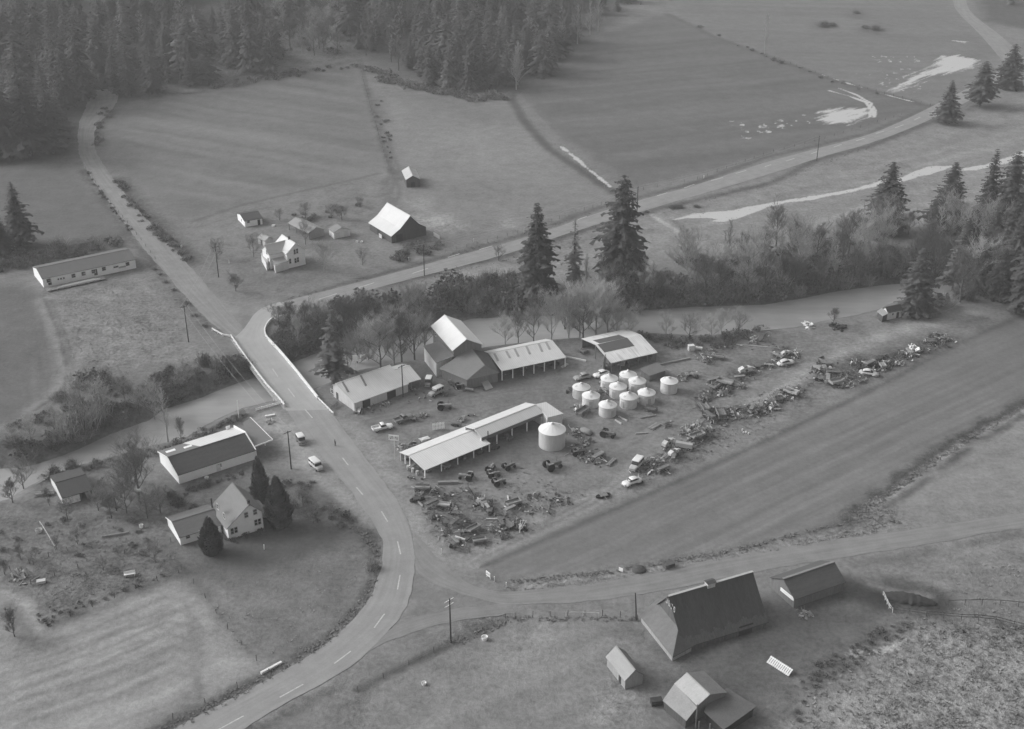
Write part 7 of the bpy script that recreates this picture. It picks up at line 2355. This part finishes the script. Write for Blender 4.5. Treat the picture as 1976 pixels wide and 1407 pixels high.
def board_sign(px, w, h, z, label, rz, letters=True, posts=1, name='signboard', cat='sign'):
    t = thing(name, label, cat, G(*px), rz)
    m = MB().box(-w / 2, w / 2, -.05, .05, z, z + h)
    b = m.build('board', WHITE, t)
    if letters:
        l = MB()
        n = 5; cw = w * .82 / n
        for i in range(n):
            x = -w * .41 + cw * (i + .5)
            l.box(x - cw * .36, x - cw * .2, -.062, -.052, z + h * .25, z + h * .75)
            if i != 2: l.box(x + cw * .18, x + cw * .34, -.062, -.052, z + h * .25, z + h * .75)
            if i in (0, 1, 3, 4): l.box(x - cw * .2, x + cw * .18, -.062, -.052, z + h * (.62 if i % 2 else .25), z + h * (.75 if i % 2 else .38))
        l.build('lettering', IRON_DARK, b)
    for i in range(posts):
        x = 0 if posts == 1 else -w * .4 + w * .8 * i / (posts - 1)
        MB().box(x - .06, x + .06, .06, .17, 0, z + h * .8).build('post', WHITE_OLD, t)
    return t


board_sign((762, 886), 2.4, 1.4, 5.0, 'white lettered signboard on a tall post beside the white pickup', -.2)
t = thing('slat_panel', 'white panel of upright slats standing in the yard behind the machine shed', 'fence panel', G(846, 829), .25)
m = MB()
for i in range(8): m.box(-1.35 + i * .37, -1.13 + i * .37, -.03, .03, .1, 1.9)
m.build('slats', WHITE, t)
m = MB(); m.box(-1.4, 1.5, .035, .09, .5, .65); m.box(-1.4, 1.5, .035, .09, 1.4, 1.55); m.build('rails', WHITE_OLD, t)
board_sign((942, 1116), 1.3, 1.0, .55, 'small tilted white sign beside the gravel road junction', -.9, True, 2)
for px, lb in (((954, 1122), 'white marker post right of the small junction sign'), ((977, 1133), 'white marker post by the gravel road curve'), ((852, 1068), 'white marker post at the yard corner by the main road'), ((789, 503), 'white post on the verge below the barn'), ((1358, 344), 'white post at the upper edge of the highway'), ((914, 467), 'thin white post on the verge above the highway'),
               ((442, 508), 'white gate post left of the farmhouse walk'), ((510, 1060), 'white stake on the dark lawn below the white house'), ((1698, 615), 'pale stake by the river cabin')):
    tag(MB().box(-.09, .09, -.09, .09, 0, 1.1).add([(-.11, -.11, 1.1), (.11, -.11, 1.1), (.11, .11, 1.1), (-.11, .11, 1.1), (0, 0, 1.25)], [(0, 1, 4), (1, 2, 4), (2, 3, 4), (3, 0, 4)]).build('marker_post', WHITE, at=G(*px)), lb, 'post')


def fence(pts, label, step=3.0, h=1.2, mat=GREYWOOD, rails=0, r=.07, railmat=None, name='fence', wires=True):
    P = [GT(*p) for p in pts]
    L_ = sum((b - a).length for a, b in zip(P, P[1:]))
    n = min(95, max(2, int(L_ / step) + 1))
    Q = resample(P, n)
    t = thing(name, label, 'fence', Q[0])
    for q in Q:
        d = q - Q[0]; hh = h * (.85 + .3 * RND.random()); tl = (RND.random() - .5) * .16
        MB().tube([(d.x, d.y, d.z - .3), (d.x + tl, d.y + tl * .5, d.z + hh)], r, 5).build('post', mat, t)
    for k in range(rails):
        m = MB()
        for a, b in zip(Q, Q[1:]):
            a, b = a - Q[0], b - Q[0]; d = b - a
            m.obox((a.x + b.x) / 2, (a.y + b.y) / 2, (a.z + b.z) / 2 + h * (.9 - .42 * k), d.length, .05, .14, math.atan2(d.y, d.x))
        m.build('rail', railmat or mat, t)
    if wires and not rails:
        m = MB()
        for z in (.5, .95): m.tube([q - Q[0] + Vector((0, 0, z * h / 1.2)) for q in Q], .012, 3, False)
        m.build('wire', IRON, t)
    return t


fence([(270, 1425), (326, 1394), (379, 1364), (434, 1341), (481, 1316), (520, 1300)], 'wire fence with leaning posts between hay field and main road', 5.2, 1.3, DARKWOOD)
fence([(92, 1208), (166, 1176), (206, 1160), (252, 1140), (345, 1106)], 'wire fence along the upper side of the hay field', 4.2, 1.2, DARKWOOD)
fence([(350, 1100), (390, 1145), (440, 1215), (495, 1275)], 'wire fence between hay field and paddock', 5, 1.2, DARKWOOD)
fence([(690, 1334), (780, 1288), (868, 1243), (952, 1203), (975, 1192)], 'post fence running from the road up to the utility pole', 5.0, 1.2, DARKWOOD)
fence([(994, 1192), (1050, 1190), (1109, 1188), (1138, 1188), (1175, 1188), (1207, 1193), (1230, 1196)], 'post and rail fence from the road to the old barn', 3.2, 1.3, DARKWOOD)
fence([(1093, 1188), (1125, 1189), (1156, 1190)], 'short pale rail section by the post fence left of the barn', 2.5, 1.0, PALE, 1, .07, WHITE_OLD)
fence([(1720, 1180), (1800, 1190), (1850, 1195), (1910, 1197), (1990, 1218)], 'weathered rail fence above the rough grass at the right edge', 3.0, 1.3, DARKWOOD, 2, .08)
fence([(1828, 1168), (1912, 1166), (2000, 1174)], 'upper rail fence of the right paddock', 3.0, 1.3, DARKWOOD, 1, .08)
fence([(1704, 1150), (1716, 1176), (1722, 1182)], 'small pale gate fence at the end of the barnyard', 1.2, 1.1, PALE, 2, .07)
fence([(78, 1013), (92, 1035), (106, 1060)], 'white rail fence in the rough garden at the left', 3.0, 1.0, WHITE_OLD, 1, .06)
fence([(60, 1128), (120, 1106), (200, 1080), (330, 1046)], 'wire fence across the rough garden', 4.5, 1.2, DARKWOOD)
fence([(20, 1100), (80, 1080), (130, 1062)], 'short wire fence in the left part of the garden', 3.5, 1.1, DARKWOOD)
fence([(1480, 107), (1600, 151), (1700, 180), (1795, 205)], 'post fence on the line between dark field and upper pasture', 5.0, 1.2, DARKWOOD)
fence([(860, 487), (994, 452), (1120, 408), (1160, 396)], 'thin post fence above the highway beside the meadow', 4.0, 1.1, GREYWOOD)
fence([(1215, 372), (1342, 348), (1476, 298), (1600, 266), (1740, 222)], 'thin post fence between highway and dark field', 6.0, 1.1, DARKWOOD)
fence([(1000, 200), (1030, 240), (1090, 300), (1178, 372)], 'thin post fence along the long white ditch', 6.0, 1.0, GREYWOOD)
fence([(1640, 1006), (1740, 938), (1850, 864), (1976, 792)], 'wire fence in the weedy field boundary at the right', 6.0, 1.1, DARKWOOD)
fence([(700, 150), (722, 230), (742, 300), (762, 350)], 'post fence along the pasture ditch', 6.0, 1.1, DARKWOOD)
fence([(1830, 238), (1870, 205), (1905, 190)], 'rail fence beside the highway between two roadside conifers', 3.0, 1.2, GREYWOOD, 1)
fence([(160, 318), (200, 375), (255, 442), (300, 500)], 'post fence left of the gravel lane', 6.0, 1.1, GREYWOOD)
# leaning white gate
t = thing('slatted_gate', 'white slatted gate leaning at the barnyard edge', 'gate', G(*kD(1375, 880)), -.86)
m = MB()
for i in range(12): m.obox(-2.3 + i * .42, .3, .62, .3, .08, 1.5, 0, 0, -.95)
m.build('slats', WHITE_OLD, t)
m = MB(); m.obox(0, .72, .98, 5.0, .1, .1); m.obox(0, -.1, .3, 5.0, .1, .1); m.build('rails', WHITE, t)
# benches, tubs, boxes
t = thing('bench', 'white bench standing in the grass above the hay field', 'bench', G(251, 1112), .3)
MB().box(-1.1, 1.1, -.3, .3, .55, .65).build('seat', WHITE, t)
for s in (-1, 1): MB().box(s * .9 - .06, s * .9 + .06, -.26, .26, 0, .545).build('leg', WHITE_OLD, t)
MB().box(-1.1, 1.1, .26, .32, .66, 1.1).build('backrest', WHITE, t)


def tub(px, label, r=.4, h=.5, mat=WHITE, name='feed_tub', cat='tub'):
    tag(MB().lathe([(0, 0), (r * .8, 0), (r, h), (r * .92, h), (r * .75, .08), (0, .08)], 14).build(name, mat, at=G(*px)), label, cat)


tub((935, 1234), 'white feed tub in the pasture below the fence corner', .6, .7)
tub((818, 1321), 'white feed tub in the pasture near the bottom edge', .45, .5)
tub((273, 1018), 'white bucket under the bare trees in the rough garden', .45, .7)
tub((399, 924), 'white tub on the lawn in front of the store', .5, .5)
tub((75, 1027), 'pale round tub beside the white garden rail', .7, .7, PALE)
tub((689, 468), 'white tub left one of two between garage and barn', .4, .6)
tub((698, 468), 'white tub right one of two between garage and barn', .4, .5)
tub((350, 477), 'white drum at the corner of lane and farm drive', .35, .7)
tub((528, 437), 'white box tub behind the farmhouse', .6, .6)
t = thing('birdhouse', 'white birdhouse on a dark pole among the bare garden trees', 'birdhouse', G(272, 972))
MB().tube([(0, 0, 0), (0, 0, 3.2)], .08, 6).build('pole', POLE_WOOD, t)
MB().box(-.28, .28, -.28, .28, 3.2, 3.6).prism([(-.34, 3.6), (0, 3.85), (.34, 3.6)], 'x', -.34, .34).build('house', WHITE, t)


def crate(px, label, sx, sy, sz, mat, rz=0, name='crate', cat='crate'):
    t = thing(name, label, cat, G(*px), rz)
    m = MB()
    for i in range(4): m.box(-sx / 2 + i * sx / 4 + .02, -sx / 2 + (i + 1) * sx / 4 - .02, -sy / 2, sy / 2, .05, sz)
    m.build('slats', mat, t)
    MB().box(-sx / 2 - .04, sx / 2 + .04, -sy / 2 - .04, sy / 2 + .04, sz, sz + .07).build('lid', mat, t)


crate((1290, 1094), 'dark box standing on the verge of the gravel road above the old barn', 2.2, 1.3, .9, DARKWOOD, .5)
crate((80, 1125), 'pale box at the fence in the left garden', 1.6, .9, .6, PALE, .3)
crate(kD(480, 1135), 'dark crate left of the cow shed', 2.0, 1.2, 1.0, DARKEST_WOOD, .2)
crate(c(1300, 620, 205, 345), 'white cabinet in the upper junk row by the river', 1.6, 1.2, 1.5, PAINT_WHITE, .2)
crate(c(1300, 620, 300, 335), 'low white box right of the white cabinet', 1.8, .8, .6, PAINT_WHITE, -.3)
crate((700, 690), 'pale crate on the bank behind the repair shop', 1.2, .9, .7, PALE, .4)
board_sign((1198, 1103), .9, .8, .1, 'small white folding sign on the verge above the old barn', -.6, False, 2, 'folding_sign')
board_sign((687, 720), 1.4, 1.6, 3.6, 'pale round topped sign behind the repair shop roof', -.3, False, 1)
tag(MB().lathe([(0, 0), (1.5, 0), (1.2, .45), (.6, .75), (0, .85)], 16).build('earth_mound', M(78, .3, 1.5, .95), at=G(1233, 1100)), 'low dark mound beside the gravel road', 'mound')
# cable spool lying by the store wall
t = thing('cable_spool', 'pale round spool standing behind the store by the guard rail', 'spool', G(*k6(1160, 185)), .4)
for s in (-1, 1): MB().tube([(0, s * .35, .8), (0, s * .35 + .08, .8)], .8, 18).build('flange', PALE, t)
MB().tube([(0, -.34, .8), (0, .34, .8)], .4, 14).build('drum', GREYWOOD, t)

# ------------------------------------------------------------------ the man on the road
t = thing('person', 'person in dark clothes standing on the main road below the bridge', 'person', G(647, 861), 2.2)
V = [(0, 0, .95), (0, 0, 1.15), (0, 0, 1.38), (0, 0, 1.5), (0, .01, 1.6), (0, .02, 1.7),
     (.1, 0, .9), (.12, .02, .5), (.13, .06, .09), (.14, -.1, .04), (-.1, 0, .9), (-.12, -.05, .5), (-.13, -.06, .09), (-.14, -.22, .04),
     (.19, 0, 1.4), (.26, .02, 1.13), (.27, -.08, .9), (-.19, 0, 1.4), (-.27, .03, 1.13), (-.28, -.06, .9)]
E_ = [(0, 1), (1, 2), (2, 3), (3, 4), (4, 5), (0, 6), (6, 7), (7, 8), (8, 9), (0, 10), (10, 11), (11, 12), (12, 13), (2, 14), (14, 15), (15, 16), (2, 17), (17, 18), (18, 19)]
RD = [.15, .14, .15, .06, .085, .08, .1, .07, .045, .035, .1, .07, .045, .035, .07, .05, .035, .07, .05, .035]
for s, base in ((1, 16), (-1, 19)):
    bx, by, bz = V[base]
    V.append((bx, by - .02, bz - .07)); RD.append(.03); E_.append((base, len(V) - 1)); pm = len(V) - 1
    for j in range(4):
        a = len(V)
        V.append((bx, by - .05 + .022 * j, bz - .12)); V.append((bx - s * .015, by - .055 + .022 * j, bz - .165 + .008 * abs(j - 1)))
        RD += [.009, .007]; E_ += [(pm, a), (a, a + 1)]
    a = len(V); V.append((bx - s * .02, by - .06, bz - .07)); RD.append(.009); E_.append((base, a))
me = bpy.data.meshes.new('body')
me.from_pydata(V, E_, [])
o = bpy.data.objects.new('body', me); C.objects.link(o); o.parent = t
sk = o.modifiers.new('skin', 'SKIN')
for i, sv_ in enumerate(me.skin_vertices[0].data): sv_.radius = (RD[i], RD[i]); sv_.use_root = (i == 0)
sb = o.modifiers.new('sub', 'SUBSURF'); sb.levels = 1; sb.render_levels = 1
me.materials.append(M(78, .1, 2, .9))
MB().lathe([(.1, 1.68), (.105, 1.74), (.07, 1.8), (0, 1.82)], 12).build('hair', DARKEST_WOOD, t)

# dark manure heap by the barnyard gate
A, B = G(1702, 1148), G(1806, 1166)
d = B - A
m = MB()
R = random.Random(77)
n = 26
for i in range(n + 1):
    f = i / n; w = (1.9 * math.sin(math.pi * (f * .94 + .03)) ** .6) * (.92 + .14 * R.random())
    hgt = w * .5
    for k in range(9):
        t_ = math.pi * k / 8
        m.v.append((d.length * (f - .5) + R.gauss(0, .1), w * math.cos(t_) + R.gauss(0, .1), max(-.1, hgt * math.sin(t_) * (.9 + .2 * R.random()))))
for i in range(n):
    for k in range(8):
        m.f.append((i * 9 + k, (i + 1) * 9 + k, (i + 1) * 9 + k + 1, i * 9 + k + 1)); m.m.append(0)
tag(m.build('manure_heap', M(60, .3, 1.5, .95), None, True, at=(A + B) / 2, rz=math.atan2(d.y, d.x)), 'long dark manure heap beyond the gate of the barnyard', 'manure heap')
# originals that only served as patterns
for o in CON + [SLIM, YEW] + BARE: kill(o)
for o in SHRUB: bpy.data.objects.remove(o)
for o in PAT.values():
    if o.type == 'EMPTY': kill(o)
    else: bpy.data.objects.remove(o)
# ------------------------------------------------------------------ light, air, camera
SUN_EL, SUN_AZ = math.radians(30), math.radians(-76)      # azimuth from north (+y) towards east (+x)
sd = bpy.data.lights.new('sun', 'SUN')
sd.energy = 0.6
sd.angle = math.radians(18)
sd.color = (1, 1, 1)
so = bpy.data.objects.new('sun', sd)
C.objects.link(so)
sv = Vector((math.sin(SUN_AZ) * math.cos(SUN_EL), math.cos(SUN_AZ) * math.cos(SUN_EL), math.sin(SUN_EL)))
so.rotation_euler = sv.to_track_quat('Z', 'Y').to_euler()
so.location = (0, 300, 400)
w = bpy.data.worlds.new('World')
bpy.context.scene.world = w
w.use_nodes = True
nt = w.node_tree
bg = nt.nodes['Background']
sky = nt.nodes.new('ShaderNodeTexSky')
sky.sky_type = 'NISHITA'
sky.sun_disc = False
sky.sun_elevation = SUN_EL
sky.sun_rotation = SUN_AZ
sky.dust_density = 7.0
bw = nt.nodes.new('ShaderNodeRGBToBW')
nt.links.new(sky.outputs[0], bw.inputs[0])
nt.links.new(bw.outputs[0], bg.inputs['Color'])
bg.inputs['Strength'].default_value = .15
HAZE = 0.00027
if HAZE:
    hb = MB().box(-4200, 4200, -40, 4600, -8, 190)
    hm = bpy.data.materials.new('winter_air')
    hm.use_nodes = True
    hn = hm.node_tree
    hn.nodes.clear()
    ho = hn.nodes.new('ShaderNodeOutputMaterial')
    hv = hn.nodes.new('ShaderNodeVolumePrincipled')
    hv.inputs['Color'].default_value = (.85, .85, .85, 1)
    hv.inputs['Density'].default_value = HAZE
    hn.links.new(hv.outputs[0], ho.inputs['Volume'])
    tag(hb.build('haze', hm), kind='stuff')
cd = bpy.data.cameras.new('camera')
cd.sensor_width = 36.0
cd.lens = 36.0 * F / 1976.0
cd.clip_start, cd.clip_end = 1.0, 9000.0
co = bpy.data.objects.new('camera', cd)
C.objects.link(co)
co.location = (0, 0, H)
co.rotation_euler = (math.radians(90) - TH, 0, 0)
S = bpy.context.scene
S.camera = co
S.view_settings.view_transform = 'Standard'
S.view_settings.look = 'None'
S.view_settings.exposure = 0.5
S.view_settings.gamma = 1.0
S.cycles.use_denoising = True
S.cycles.max_bounces = 4
S.cycles.diffuse_bounces = 2
S.cycles.glossy_bounces = 2
S.cycles.transmission_bounces = 2
S.cycles.volume_bounces = 0
S.cycles.caustics_reflective = False
S.cycles.caustics_refractive = False
